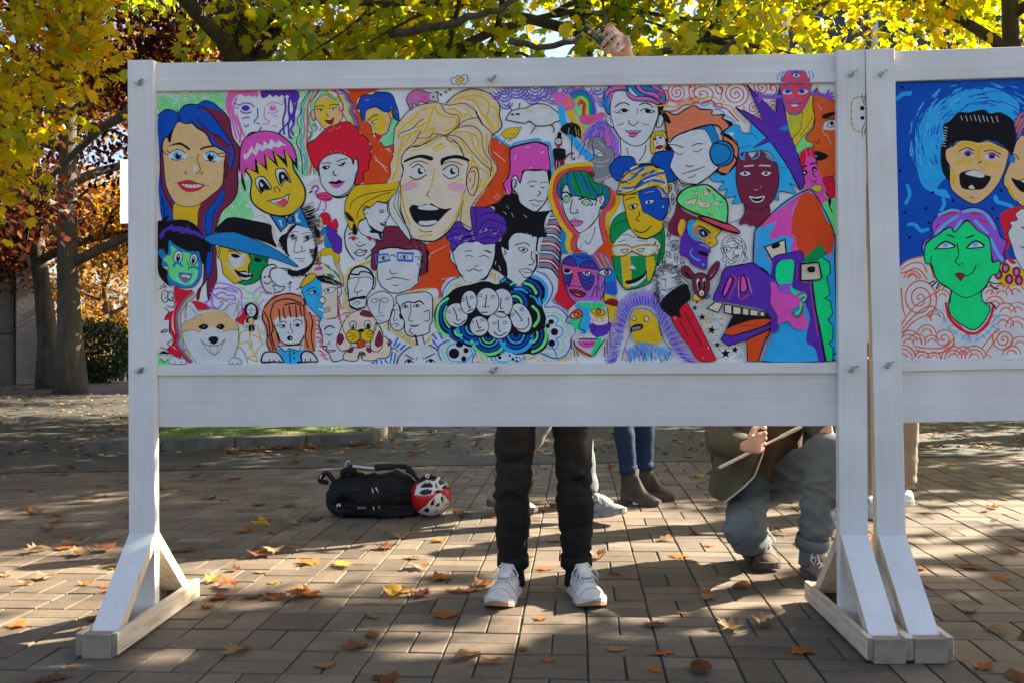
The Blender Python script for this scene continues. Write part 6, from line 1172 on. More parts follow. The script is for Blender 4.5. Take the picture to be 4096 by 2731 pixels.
for t in rowsy:
 for x in xs:
  y0 = edge_y(x) if abs(x) < 20 else edge_y(20 * (1 if x > 0 else -1))
  V.append((x, y0 + (27.5 - y0) * t, 0.004))
for i in range(len(rowsy) - 1):
 for q in range(len(xs) - 1):
  a = i * len(xs) + q; Fc.append((a, a + 1, a + len(xs) + 1, a + len(xs)))
road = tag(mesh_obj('road', V, Fc, am.m), kind='structure')
# joints bed under the pavers
jm = NM('paver_joint_sand')
v = jm.coord('Object')
jm.color(jm.mix(jm.ramp(jm.noise(v, 2.3, 5.0), [(0.50, (0, 0, 0)), (0.66, (1, 1, 1))]), jm.ramp(jm.noise(v, 220.0, 3.0), [(0.3, (0.035, 0.03, 0.022)), (0.7, (0.10, 0.085, 0.06))]), jm.ramp(jm.noise(v, 60.0, 3.0), [(0.3, (0.03, 0.045, 0.012)), (0.7, (0.09, 0.12, 0.03))])))
jm.rough(0.95); jm.bump(jm.noise(v, 200.0, 3.0), 0.5, 0.004)
paving = tag(mesh_obj('paving', [(-16, -30, -0.0075), (16, -30, -0.0075), (16, edge_y(16) + 0.3, -0.0075), (-16, edge_y(-16) + 0.3, -0.0075)], [(0, 1, 2, 3)], jm.m), kind='structure')
# pavers: basket weave, 0.109 x 0.218 m
pm = NM('concrete_paver')
v = pm.coord('Object'); geo = pm.n('ShaderNodeNewGeometry'); oi = pm.n('ShaderNodeObjectInfo')
mx = pm.n('ShaderNodeMath', operation='ADD'); pm.l(geo.outputs['Random Per Island'], mx.inputs[0]); pm.l(oi.outputs['Random'], mx.inputs[1])
fr_ = pm.n('ShaderNodeMath', operation='FRACT'); pm.l(mx.outputs[0], fr_.inputs[0])
gcol = pm.ramp(fr_.outputs[0], [(0.0, (0.080, 0.058, 0.041)), (0.3, (0.148, 0.112, 0.078)), (0.55, (0.108, 0.084, 0.062)), (0.8, (0.162, 0.119, 0.080)), (1.0, (0.180, 0.144, 0.105))])
wp = geo.outputs['Position']
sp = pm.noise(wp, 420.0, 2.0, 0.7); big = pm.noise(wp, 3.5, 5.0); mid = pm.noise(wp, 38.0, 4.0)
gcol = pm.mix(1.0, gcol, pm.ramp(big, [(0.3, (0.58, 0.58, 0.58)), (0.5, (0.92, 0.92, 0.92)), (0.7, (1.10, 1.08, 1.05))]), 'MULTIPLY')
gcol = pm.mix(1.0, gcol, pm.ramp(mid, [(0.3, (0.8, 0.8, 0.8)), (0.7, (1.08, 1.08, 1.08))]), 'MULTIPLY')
gcol = pm.mix(pm.ramp(sp, [(0.66, (0, 0, 0)), (0.74, (0.85, 0.85, 0.85))]), gcol, (0.42, 0.39, 0.36))
gcol = pm.mix(pm.ramp(sp, [(0.26, (0.8, 0.8, 0.8)), (0.34, (0, 0, 0))]), gcol, (0.06, 0.05, 0.045))
pm.color(gcol); pm.rough(0.66)
ht = pm.n('ShaderNodeMath', operation='ADD'); pm.l(sp, ht.inputs[0]); pm.l(mid, ht.inputs[1])
pm.bump(ht.outputs[0], 0.45, 0.003)
M_PAVER = pm.m
CELL = 0.219
BR_W, BR_L = CELL / 2 - 0.0065, CELL - 0.007
def paver_geo(seed):
 """chamfered slab, centred, top near z = 0; slightly uneven corners"""
 r = random.Random(seed)
 hx, hy, ch = BR_L / 2, BR_W / 2, 0.0022
 V = []
 for z, inset in ((-0.03, 0.0), (-ch, 0.0), (0.0, ch)):
  for sx, sy in ((-1, -1), (1, -1), (1, 1), (-1, 1)):
   V.append((sx * (hx - inset) + r.uniform(-0.0011, 0.0011), sy * (hy - inset) + r.uniform(-0.0011, 0.0011), z))
 Fc = [(8, 9, 10, 11)]
 for lv in (0, 4):
  for q in range(4):
   a, b = lv + q, lv + (q + 1) % 4
   Fc.append((a, b, b + 4, a + 4))
 return V, Fc
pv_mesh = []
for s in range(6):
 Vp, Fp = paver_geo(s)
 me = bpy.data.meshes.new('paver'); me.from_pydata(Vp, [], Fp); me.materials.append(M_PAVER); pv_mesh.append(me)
gy = R(3.7)
gr, gd = Vector((math.cos(gy), -math.sin(gy), 0)), Vector((math.sin(gy), math.cos(gy), 0))
g0 = on_ground(2344, 2461)
items = []
for i in range(-55, 56):
 for q in range(-16, 40):
  ctr = g0 + gr * ((i + 0.5) * CELL) + gd * ((q + 0.5 - 1) * CELL)
  if ctr.y < 0.4 or abs(ctr.x) > 10.5 or ctr.y > edge_y(ctr.x) + 0.16: continue
  if abs(ctr.x) > 0.62 * ctr.y + 2.6: continue
  vert = (i + q) % 2 == 0
  for s in (-1, 1):
   p = ctr + (gr if vert else gd) * (s * CELL / 4)
   dist = (p - Vector((0, 0, HCAM))).length
   inview = p.y > 2.66 and abs(p.x) < 0.535 * p.y
   items.append((dist if inview else dist + 100, p, vert))
items.sort(key=lambda t: t[0])
rp = random.Random(7)
SV, SF = [], []
for k_, (ds, p, vert) in enumerate(items):
 ang = (math.pi / 2 if vert else 0) - gy + rp.uniform(-0.012, 0.012)
 tz = rp.uniform(-0.0022, 0.0012); tx, ty = rp.uniform(-0.007, 0.007), rp.uniform(-0.007, 0.007)
 me = pv_mesh[k_ % 6]
 if k_ < 300:
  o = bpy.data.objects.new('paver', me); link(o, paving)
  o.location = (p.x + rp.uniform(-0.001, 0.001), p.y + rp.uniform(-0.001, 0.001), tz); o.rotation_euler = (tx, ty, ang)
 else:
  M = Matrix.Translation((p.x, p.y, tz)) @ Euler((tx, ty, ang)).to_matrix().to_4x4()
  b0 = len(SV)
  SV += [tuple(M @ vv.co) for vv in me.vertices]
  SF += [tuple(b0 + t for t in f.vertices) for f in me.polygons]
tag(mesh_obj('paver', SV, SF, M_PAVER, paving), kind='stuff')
# planting bed with kerb
K0, K1, K2 = on_ground(330, 1818), on_ground(1497, 1776), on_ground(1600, 1728)
K1.z = K2.z = K0.z = 0
km = simple_mat('kerb_concrete', (0.07, 0.062, 0.05), (0.14, 0.125, 0.10), 9, 0.9, 0.5, 0.006)
def kerb_run(a, b, n, h=0.11, wd=0.14):
 d = (b - a); L_ = d.length; d.normalize(); nrm = Vector((-d.y, d.x, 0))
 for i in range(n):
  l = L_ / n - 0.006
  bm = bmesh.new(); bmesh.ops.create_cube(bm, size=1.0)
  for vv in bm.verts: vv.co = Vector((vv.co.x * l, vv.co.y * wd, vv.co.z * (h + 0.05)))
  bmesh.ops.bevel(bm, geom=bm.edges[:], offset=0.014, segments=2, affect='EDGES', profile=0.5)
  bmesh.ops.subdivide_edges(bm, edges=[e for e in bm.edges if e.calc_length() > 0.3], cuts=5)
  for vv in bm.verts:
   vv.co += Vector((0, 0.006 * fbm(vv.co.x + i * 3, vv.co.z, 5), 0.006 * fbm(vv.co.x + i * 5, vv.co.y, 6, 3)))
  me = bpy.data.meshes.new('kerb_stone'); bm.to_mesh(me); bm.free(); me.materials.append(km)
  o = link(bpy.data.objects.new('kerb_stone', me), kerb)
  c = a + d * ((i + 0.5) * L_ / n) + nrm * (wd / 2)
  o.location = (c.x, c.y, h / 2 - 0.025 + 0.004); o.rotation_euler = (0, 0, math.atan2(d.y, d.x))
kerb = tag(empty('kerb'), 'low weathered concrete kerb around the mossy planting bed', 'kerb')
kerb_run(K0, K1, 4); kerb_run(K1, K2, 2)
K3 = K0 + (K2 - K1).normalized() * 5.5; K4 = K1 + (K2 - K1).normalized() * 5.5
kerb_run(K2, K4, 4)
bmm = NM('moss_and_soil')
v = bmm.coord('Object')
bmm.color(bmm.mix(bmm.ramp(bmm.noise(v, 3.0, 6.0), [(0.36, (0, 0, 0)), (0.52, (1, 1, 1))]), bmm.ramp(bmm.noise(v, 30.0, 4.0), [(0.3, (0.035, 0.028, 0.02)), (0.7, (0.075, 0.06, 0.04))]), bmm.ramp(bmm.noise(v, 50.0, 4.0), [(0.3, (0.08, 0.14, 0.012)), (0.7, (0.19, 0.27, 0.03))])))
bmm.rough(0.95); bmm.bump(bmm.noise(v, 45.0, 5.0), 0.9, 0.02)
V, Fc = [], []
nu, nv = 36, 24
def bedp(a, b):
 p = K0.lerp(K1, a); q = K3.lerp(K4, a); r_ = p.lerp(q, b)
 e = min(a, 1 - a, b, 1 - b) * 4
 return Vector((r_.x, r_.y, 0.055 + 0.10 * min(1, e) + 0.025 * fbm(r_.x, r_.y, 1.6)))
for b in range(nv + 1):
 for a in range(nu + 1): V.append(bedp(0.02 + 0.955 * a / nu, 0.02 + 0.97 * b / nv))
for b in range(nv):
 for a in range(nu):
  s = b * (nu + 1) + a; Fc.append((s, s + 1, s + nu + 2, s + nu + 1))
tag(mesh_obj('planting_bed', V, Fc, bmm.m, smooth=True), kind='structure')
# grass and moss tufts
grm = NM('moss_grass')
grm.color(grm.ramp(grm.noise(grm.coord('Object'), 5.0, 4.0), [(0.3, (0.07, 0.12, 0.015)), (0.7, (0.17, 0.25, 0.03))])); grm.rough(0.7)
rg = random.Random(2); GV, GF = [], []
for i in range(9000):
 a, b = rg.uniform(0.05, 0.97), rg.random() ** 1.6 * 0.9 + 0.03
 p = bedp(a, b)
 if fbm(p.x, p.y, 1.1, 4) < -0.08: continue
 h = rg.uniform(0.015, 0.05); an = rg.uniform(0, 6.28); w_ = rg.uniform(0.002, 0.005)
 d = Vector((math.cos(an), math.sin(an), 0)); t = Vector((rg.uniform(-0.6, 0.6), rg.uniform(-0.6, 0.6), 1)) * h
 s = len(GV); GV += [p - d * w_, p + d * w_, p + t]; GF.append((s, s + 1, s + 2))
tag(mesh_obj('grass', GV, GF, grm.m), 'bright green mossy grass covering the planting bed', 'grass', kind='stuff')

# ---------------------------------------------------------------- buildings
def panel_building(name, label, X0, X1, Y, h, pw, ph, mat, depth=8.0, z0=-0.03):
 root = tag(empty(name, (X1, Y, z0), (0, 0, R(28))), label, 'building')
 X0, X1 = X0 - X1, 0.0
 bevel_box('wall', X0, X1, 0.06, depth, 0, h, mat, root, 0)
 nx, nz = int((X1 - X0) / pw + 0.5), int(h / ph)
 me = None
 for i in range(nx):
  for q in range(nz):
   w_, hh = (X1 - X0) / nx - 0.035, h / nz - 0.035
   if me is None:
    o = bevel_box('wall_panel', -w_ / 2, w_ / 2, 0, 0.07, -hh / 2, hh / 2, mat, root, 0.01); me = o.data
   else:
    o = link(bpy.data.objects.new('wall_panel', me), root)
   o.location = (X0 + (i + 0.5) * (X1 - X0) / nx, -0.012, (q + 0.5) * h / nz)
 return root
M_CONC = simple_mat('exposed_aggregate_concrete', (0.085, 0.08, 0.076), (0.14, 0.132, 0.125), 6, 0.95, 0.5, 0.01)
M_CONC2 = simple_mat('pale_concrete', (0.17, 0.165, 0.16), (0.24, 0.23, 0.22), 4, 0.9, 0.3, 0.01)
hall = panel_building('concrete_hall', 'dark concrete panel building behind the bare tree trunks', -31.0, -12.75, 25.6, 7.8, 6.1, 1.3, M_CONC)
bevel_box('corner_pier', 0.01, 0.6, -0.1, 1.2, 0, 7.8, M_CONC2, hall, 0.02)
M_DKBRICK = simple_mat('dark_brick', (0.07, 0.055, 0.05), (0.12, 0.10, 0.09), 5, 0.9, 0.4, 0.01)
M_WTRIM = simple_mat('white_trim', (0.6, 0.6, 0.6), (0.72, 0.72, 0.72), 5, 0.6, 0.1)
gl = NM('dark_window_glass'); gl.color((0.03, 0.035, 0.04)); gl.rough(0.12); M_GLASS = gl.m
blk = tag(empty('brick_block', (9.8, 30.0, -0.25)), 'dark brick block with tall windows and white mullions seen through yellow leaves', 'building')
bevel_box('wall', -2.5, 24, 0.12, 9, 0, 16, M_DKBRICK, blk, 0)
for i in range(9):
 x = -1.2 + i * 2.7
 for z in (1.2, 4.9, 8.6, 12.3):
  wdo = bevel_box('window', x, x + 1.5, 0.06, 0.14, z, z + 2.6, M_GLASS, blk, 0)
 bevel_box('mullion', x - 0.42, x - 0.24, -0.02, 0.13, 0.3, 15.6, M_WTRIM, blk, 0.01)
# ---------------------------------------------------------------- trees
def leaf_mat(name, stops, trans=0.55, scale=1.0, rough=0.45):
 k = NM(name)
 geo = k.n('ShaderNodeNewGeometry')
 f = geo.outputs['Random Per Island']
 c = k.ramp(f, stops)
 big = k.noise(geo.outputs['Position'], 0.55 * scale, 3.0)
 c2 = k.mix(1.0, c, k.ramp(big, [(0.3, (0.72, 0.80, 0.72)), (0.7, (1.12, 1.0, 0.9))]), 'MULTIPLY')
 k.color(c2); k.rough(rough)
 k.b.inputs['Specular IOR Level'].default_value = 0.3 if rough < 0.6 else 0.05
 tr = k.n('ShaderNodeBsdfTranslucent')
 hs = k.n('ShaderNodeHueSaturation'); hs.inputs['Saturation'].default_value = 1.1; hs.inputs['Value'].default_value = 1.7
 k.l(c2, hs.inputs['Color']); k.l(hs.outputs['Color'], tr.inputs['Color'])
 mx = k.n('ShaderNodeMixShader'); mx.inputs[0].default_value = trans
 k.l(k.b.outputs[0], mx.inputs[1]); k.l(tr.outputs[0], mx.inputs[2]); k.l(mx.outputs[0], k.out.inputs['Surface'])
 return k.m
M_LEAF_Y = leaf_mat('maple_leaf_yellow', [(0.0, (0.20, 0.28, 0.03)), (0.35, (0.36, 0.40, 0.04)), (0.7, (0.52, 0.46, 0.045)), (0.9, (0.60, 0.42, 0.035)), (1.0, (0.50, 0.24, 0.03))])
M_LEAF_L = leaf_mat('maple_leaf_painted_sun', [(0.0, (0.34, 0.36, 0.03)), (0.35, (0.55, 0.47, 0.04)), (0.75, (0.75, 0.55, 0.045)), (1.0, (0.62, 0.33, 0.03))], 0.68)  # brighter copy: backlit sun glow painted into leaves of the shaded left maple
M_LEAF_G = leaf_mat('maple_leaf_green', [(0.0, (0.13, 0.22, 0.03)), (0.45, (0.26, 0.35, 0.04)), (0.75, (0.42, 0.43, 0.045)), (1.0, (0.60, 0.45, 0.045))])
M_LEAF_C = leaf_mat('copper_leaf', [(0.0, (0.022, 0.008, 0.007)), (0.5, (0.05, 0.015, 0.010)), (0.8, (0.085, 0.024, 0.012)), (1.0, (0.15, 0.05, 0.015))], 0.25, rough=0.85)
M_LEAF_O = leaf_mat('orange_leaf', [(0.0, (0.17, 0.08, 0.03)), (0.4, (0.30, 0.14, 0.04)), (0.75, (0.34, 0.22, 0.06)), (1.0, (0.17, 0.17, 0.045))], 0.5)
M_LEAF_D = leaf_mat('dark_evergreen_leaf', [(0.0, (0.012, 0.030, 0.010)), (0.6, (0.025, 0.055, 0.018)), (1.0, (0.05, 0.085, 0.025))], 0.2)
M_LEAF_R = leaf_mat('rusty_leaf', [(0.0, (0.16, 0.06, 0.015)), (0.5, (0.30, 0.12, 0.02)), (0.85, (0.34, 0.20, 0.03)), (1.0, (0.14, 0.13, 0.02))], 0.45)
def bark_mat(name, c1, c2):
 k = NM(name); v = k.coord('Object', (1, 1, 0.22)); f = k.noise(v, 9.0, 6.0, 0.65)
 k.color(k.ramp(f, [(0.3, c1), (0.7, c2)])); k.rough(0.95); k.bump(k.noise(v, 26.0, 5.0, 0.7), 0.9, 0.02)
 return k.m
M_BARK = bark_mat('maple_bark', (0.030, 0.024, 0.019), (0.11, 0.09, 0.07))
M_BARK2 = bark_mat('smooth_grey_bark', (0.055, 0.048, 0.04), (0.13, 0.115, 0.095))
LEAF5 = [(0, -0.5), (0.22, -0.42), (0.50, -0.12), (0.30, 0.0), (0.42, 0.34), (0.16, 0.24), (0, 0.52), (-0.16, 0.24), (-0.42, 0.34), (-0.30, 0.0), (-0.50, -0.12), (-0.22, -0.42)]
LEAF3 = [(0, -0.5), (0.34, -0.12), (0.26, 0.22), (0, 0.5), (-0.26, 0.22), (-0.34, -0.12)]
def leaves_mesh(name, pos, size, mat, shape, rs, droop=0.35, lift=0.0):
 n = len(pos); pos = np.array(pos, dtype=np.float64)
 sh = np.array(shape); m = len(sh)
 s = size * rs.uniform(0.62, 1.25, n)
 yaw = rs.uniform(0, 2 * np.pi, n); pit = rs.normal(0.75, 0.5, n); rol = rs.normal(0, 0.55, n)
 cy, sy, cp, sp, cr, sr = np.cos(yaw), np.sin(yaw), np.cos(pit), np.sin(pit), np.cos(rol), np.sin(rol)
 # leaf axes: e1 (across), e2 (along)
 e1 = np.stack([cy * cr + sy * sp * sr, sy * cr - cy * sp * sr, cp * sr * -1.0], 1)
 e2 = np.stack([-sy * cp, cy * cp, -sp], 1)
 nr = np.cross(e1, e2)
 V = np.empty((n, m, 3))
 for q in range(m):
  x, y = sh[q]
  bend = -0.35 * x * x + 0.25 * y * y * rs.uniform(-1, 1, n) - 0.12 * abs(y)
  V[:, q, :] = pos + e1 * (x * s)[:, None] + e2 * (y * s)[:, None] + nr * (bend * s)[:, None]
 me = bpy.data.meshes.new(name)
 me.vertices.add(n * m); me.vertices.foreach_set('co', V.reshape(-1).astype(np.float32))
 me.loops.add(n * m); me.loops.foreach_set('vertex_index', np.arange(n * m, dtype=np.int32))
 me.polygons.add(n); me.polygons.foreach_set('loop_start', np.arange(0, n * m, m, dtype=np.int32)); me.polygons.foreach_set('loop_total', np.full(n, m, dtype=np.int32))
 me.materials.append(mat); me.update(calc_edges=True)
 return me
def tube_into(V, Fc, path, radii, seg=8, wob=0.0, seed=0):
 rings = []
 n = len(path)
 for i in range(n):
  a = path[max(0, i - 1)]; b = path[min(n - 1, i + 1)]
  t = (b - a)
  if t.length < 1e-6: t = Vector((0, 0, 1))
  t.normalize()
  up = Vector((0, 0, 1)) if abs(t.z) < 0.93 else Vector((1, 0, 0))
  x = t.cross(up).normalized(); y = t.cross(x).normalized()
  b0 = len(V)
  for q in range(seg):
   an = 2 * math.pi * q / seg
   r = radii[i] * (1 + wob * noise.noise(Vector((math.cos(an) * 1.3 + seed, math.sin(an) * 1.3, i * 0.35))))
   V.append(path[i] + (x * math.cos(an) + y * math.sin(an)) * r)
  rings.append(b0)
 for i in range(n - 1):
  for q in range(seg):
   a, b = rings[i] + q, rings[i] + (q + 1) % seg
   Fc.append((a, b, b + seg, a + seg))
 Fc.append(tuple(rings[0] + q for q in reversed(range(seg)))); Fc.append(tuple(rings[-1] + q for q in range(seg)))
def branch_path(r, p, d, l, n, curl, drop):
 P = [p.copy()]; d = d.normalized()
 for i in range(n):
  d = (d + Vector((r.uniform(-curl, curl), r.uniform(-curl, curl), r.uniform(-curl, curl) + drop))).normalized()
  p = p + d * (l / n); P.append(p.copy())
 return P
D_ = at_depth
def grow_tree(name, label, loc, seed, height, trunk_r, fork_z, crown_r, crown_z, leaf_n, leaf_size, mat, bark, shape=LEAF5, extra_n=0, group=None, limbs=9, droop=-0.02, lean=(0, 0), squash=1.0, tips_bias=0.0, extra=None, cat='tree', spread=0.16, filt=None, bkeep=1.0, prune=None, lpx=()):
 """trunk with limbs, branches and twigs; leaves hang around the twigs"""
 r = random.Random(seed); rs = np.random.RandomState(seed)
 root = tag(empty(name, loc), label, cat, group)
 V, Fc = [], []
 top = Vector((lean[0], lean[1], height * 0.86))
 tp = []
 for i in range(11):
  t = i / 10.0
  tp.append(Vector((top.x * t + 0.10 * trunk_r * 8 * fbm(t * 2, seed, 1.0), top.y * t + 0.10 * trunk_r * 8 * fbm(t * 2, seed + 9, 1.0), top.z * t - 0.06)))
 rad = [trunk_r * ((1.55 if i == 0 else 1.12 if i == 1 else 1.0) * (1 - 0.085 * i) + 0.02) for i in range(11)]
 tube_into(V, Fc, tp, rad, 12, 0.18, seed)
 tr = mesh_obj('trunk', V, Fc, bark, root, smooth=True)
 BV, BF = [], []
 tw = []
 cc = Vector((lean[0] * 0.7, lean[1] * 0.7, crown_z))
 hh = (height - fork_z) / 2
 for i in range(limbs):
  t = (i + 0.5) / limbs
  z0 = fork_z + (height * 0.84 - fork_z) * (t ** 1.25) * 0.92
  k_ = z0 / (height * 0.86) * 10; a = int(k_); st = tp[a].lerp(tp[min(10, a + 1)], k_ - a)
  an = i * 2.399 + r.uniform(-0.4, 0.4)
  ln = crown_r * (1.0 - 0.45 * t) * r.uniform(0.85, 1.12)
  d = Vector((math.cos(an), math.sin(an), 0.25 + 0.7 * t + r.uniform(-0.1, 0.2)))
  P = branch_path(r, st, d, ln, 7, 0.16, droop * 2)
  r0 = trunk_r * (0.46 - 0.22 * t)
  tube_into(BV, BF, P, [r0 * (1 - 0.12 * q) + 0.006 for q in range(8)], 7, 0.12, i)
  for q in range(2, 8):
   for s in range(2):
    d2 = (P[min(7, q + 1)] - P[q - 1]).normalized() + Vector((r.uniform(-1, 1), r.uniform(-1, 1), r.uniform(-0.5, 0.6))) * 0.95
    P2 = branch_path(r, P[q], d2, crown_r * r.uniform(0.26, 0.46), 5, 0.25, droop * 3)
    if r.random() > bkeep or (prune and prune(P2[-1] + Vector(loc))): continue
    tube_into(BV, BF, P2, [r0 * 0.34 * (1 - 0.16 * w) + 0.003 for w in range(6)], 5)
    for w in range(1, 6):
     tw.append(P2[w])
     d3 = Vector((r.uniform(-1, 1), r.uniform(-1, 1), r.uniform(-0.8, 0.4)))
     P3 = branch_path(r, P2[w], d3, crown_r * r.uniform(0.09, 0.18), 3, 0.3, droop * 5)
     tube_into(BV, BF, P3, [0.006, 0.005, 0.004, 0.003], 4)
     tw += P3[1:]; tw.append(P3[-1])
 n_main = len(tw)
 if extra:
  for P in extra:
   P = [Vector(p) - Vector(loc) for p in P]
   full = []
   for q in range(len(P) - 1):
    for w in range(4): full.append(P[q].lerp(P[q + 1], w / 4.0) + Vector((r.uniform(-0.05, 0.05), r.uniform(-0.05, 0.05), r.uniform(-0.05, 0.05))))
   full.append(P[-1])
   tube_into(BV, BF, full, [max(0.006, 0.05 * (1 - q / len(full))) for q in range(len(full))], 6)
   for w in range(3, len(full)):
    for s in range(3):
     d3 = Vector((r.uniform(-1, 1), r.uniform(-1, 1), r.uniform(-1.2, 0.2)))
     P3 = branch_path(r, full[w], d3, r.uniform(0.25, 0.6), 4, 0.3, -0.12)
     tube_into(BV, BF, P3, [0.007, 0.006, 0.005, 0.004, 0.003], 4)
     tw += P3[1:] * 3
 for P, r0 in lpx:
  P = [D_(x, y, Y) - Vector(loc) for x, y, Y in P]
  full = [P[q].lerp(P[q + 1], w / 4.0) + Vector((r.uniform(-1, 1), r.uniform(-1, 1), r.uniform(-1, 1))) * r0 * 0.35 for q in range(len(P) - 1) for w in range(4)] + [P[-1]]
  tube_into(BV, BF, full, [r0 * (1 - 0.55 * q / len(full)) for q in range(len(full))], 8, 0.3, r0)
 br = mesh_obj('branch', BV, BF, bark, root, smooth=True)
 br['kind'] = 'stuff'
 n_ex = len(tw) - n_main
 tw = np.array([tuple(p) for p in tw])
 idx = rs.randint(0, n_main, leaf_n)
 if n_ex > 0 and extra_n > 0: idx = np.concatenate([idx, rs.randint(n_main, len(tw), extra_n)]); leaf_n += extra_n
 pos = tw[idx] + rs.normal(0, spread, (leaf_n, 3)) * np.array([1, 1, 0.8]) + np.array([0, 0, -0.05])
 if prune:
  pos = pos[np.array([not prune(p) for p in pos + np.array(loc)])]
 me = leaves_mesh('crown', pos, leaf_size, mat, shape, rs)
 cr = link(bpy.data.objects.new('crown', me), root); cr['kind'] = 'stuff'
 return root
GT = 'yellow maples behind the boards'
t1x = at_depth(930, 240, 12.0).x
bed_top = 0.12
grow_tree('maple_tree', 'yellow-green maple with a forked dark trunk in the mossy kerbed bed', (t1x, 12.2, bed_top), 11, 12.5, 0.25, 3.3, 4.9, 7.0, 20000, 0.145, M_LEAF_G, M_BARK, group=GT, limbs=12, droop=-0.03, prune=lambda p: (p[2] < 6.2 and p[0] < -4.3 - 0.25 * math.sin(p[2] * 3.0)) or (p[2] < 5.8 and p[1] < 12.1 and -3.75 < p[0] < -2.75),
 lpx=(([(940, 300, 12.1), (925, 140, 12.0), (890, 60, 11.9), (850, -60, 11.8), (800, -200, 11.6)], 0.065), ([(975, 260, 12.2), (1000, 185, 12.1), (1050, 105, 12.0), (1110, 55, 11.9), (1200, -40, 11.8)], 0.075), ([(1010, 300, 12.4), (1060, 205, 12.3), (1085, 150, 12.3), (1112, 105, 12.3)], 0.13)))
t2 = at_depth(2330, 240, 13.2)
grow_tree('maple_tree', 'golden maple whose low branches hang above the raised hand', (t2.x, 13.0, 0), 23, 12.0, 0.19, 3.2, 4.8, 7.0, 20000, 0.145, M_LEAF_Y, M_BARK, group=GT, limbs=12, droop=-0.035,
 lpx=(([(1560, 130, 10.6), (1700, 118, 10.5), (1830, 88, 10.5), (1990, 40, 10.6), (2150, -60, 11.0), (2300, -160, 12.9)], 0.05), ([(2040, 162, 9.6), (2150, 192, 9.6), (2290, 168, 9.7), (2420, 90, 10.2), (2400, -60, 12.8)], 0.035)))
t3 = at_depth(3900, 240, 12.4)
grow_tree('maple_tree', 'bright yellow maple rising behind the blue and green painted board', (t3.x + 0.9, 13.3, 0), 37, 12.0, 0.19, 3.2, 4.6, 7.0, 20000, 0.145, M_LEAF_Y, M_BARK, group=GT, limbs=13, droop=-0.04, bkeep=0.9)
hang = [[(-7.82, 9.6, 4.6), (-6.02, 9.3, 4.9), (-5.02, 9.0, 4.2), (-4.67, 8.9, 3.2), (-4.62, 8.9, 2.45)], [(-7.82, 9.6, 4.9), (-5.62, 9.5, 5.3), (-4.52, 9.3, 5.0), (-3.97, 9.2, 4.2), (-4.02, 9.2, 3.5)], [(-7.82, 9.6, 4.2), (-6.42, 9.0, 4.0), (-5.42, 8.8, 3.2), (-5.02, 8.7, 2.7)], [(-7.82, 9.6, 5.2), (-5.92, 9.2, 5.5), (-4.82, 9.0, 5.0), (-4.42, 9.0, 4.0)]]
grow_tree('maple_tree', 'yellow maple with long drooping branches beside the copper tree', (-7.6, 9.8, 0), 51, 10.5, 0.18, 3.4, 2.7, 6.6, 7000, 0.11, M_LEAF_L, M_BARK, group=GT, limbs=10, droop=-0.05, extra=hang, extra_n=3400)
# copper tree and a second bare trunk on the left
c1 = on_ground(285, 1572); c2 = on_ground(205, 1553)
grow_tree('copper_tree', 'dark copper leaved tree with a pale grey trunk near the concrete hall', (c1.x, c1.y, 0), 61, 15.0, 0.235, 2.5, 6.2, 8.2, 60000, 0.135, M_LEAF_C, M_BARK2, LEAF3, limbs=13, droop=-0.02, spread=0.30, prune=lambda p: p[2] < 2.3)
grow_tree('dark_tree', 'shaded rust and green tree with a dark leaning trunk by the concrete hall', (c2.x, c2.y, 0), 67, 13.0, 0.22, 2.8, 5.4, 7.4, 32000, 0.13, M_LEAF_R, M_BARK, LEAF3, limbs=11, lean=(-1.2, 0.4), spread=0.30, prune=lambda p: p[2] < 2.4)
# sunlit orange trees far behind
GO = 'orange autumn trees beyond the hall'
for q, (px, Y, hgt, sd, lb) in enumerate(((420, 44, 10, 71, 'sunlit orange tree right above the evergreen shrub'), (560, 50, 12, 73, 'tall orange tree behind the post of the faces board'), (250, 56, 13, 79, 'orange tree seen between the two bare trunks'))):
 p = at_depth(px, 1450, Y)
 grow_tree('orange_tree', lb, (p.x, Y, gz(Y)), sd, hgt, 0.2, 1.6, 4.2, hgt * 0.55, 9000, 0.24, M_LEAF_O, M_BARK, LEAF3, group=GO, limbs=10, droop=-0.03, spread=0.35)
# evergreen shrub
def shrub(name, label, loc, rx, ry, h, n, size, mat, seed):
 rs = np.random.RandomState(seed); root = tag(empty(name, loc), label, 'shrub')
 V, Fc = [], []; r = random.Random(seed)
 for q in range(9):
  a = r.uniform(0, 6.28); P = branch_path(r, Vector((0.1 * math.cos(a), 0.1 * math.sin(a), -0.05)), Vector((math.cos(a) * 0.6, math.sin(a) * 0.6, 1)), h * 0.8, 5, 0.15, 0.02)
  tube_into(V, Fc, P, [0.03, 0.025, 0.02, 0.016, 0.012, 0.008], 5)
 mesh_obj('stem', V, Fc, M_BARK, root, smooth=True)['kind'] = 'stuff'
 u = rs.normal(0, 1, (n, 3)); u /= np.linalg.norm(u, axis=1)[:, None]
 rad = rs.uniform(0.45, 1.0, n) ** 0.5
 lump = np.array([1 + 0.22 * noise.noise(Vector((a * 2.2, b * 2.2, c * 2.2 + seed))) for a, b, c in u])
 pos = u * (rad * lump)[:, None] * np.array([rx, ry, h / 2]) + np.array([0, 0, h / 2])
 cr = link(bpy.data.objects.new('foliage', leaves_mesh('foliage', pos, size, mat, LEAF3, rs)), root); cr['kind'] = 'stuff'
 return root
ps_ = at_depth(385, 1500, 26.3)
shrub('evergreen_shrub', 'dense dark evergreen shrub right of the pale tree trunk', (ps_.x, 26.3, -0.05), 1.0, 0.9, 1.75, 7000, 0.085, M_LEAF_D, 5)
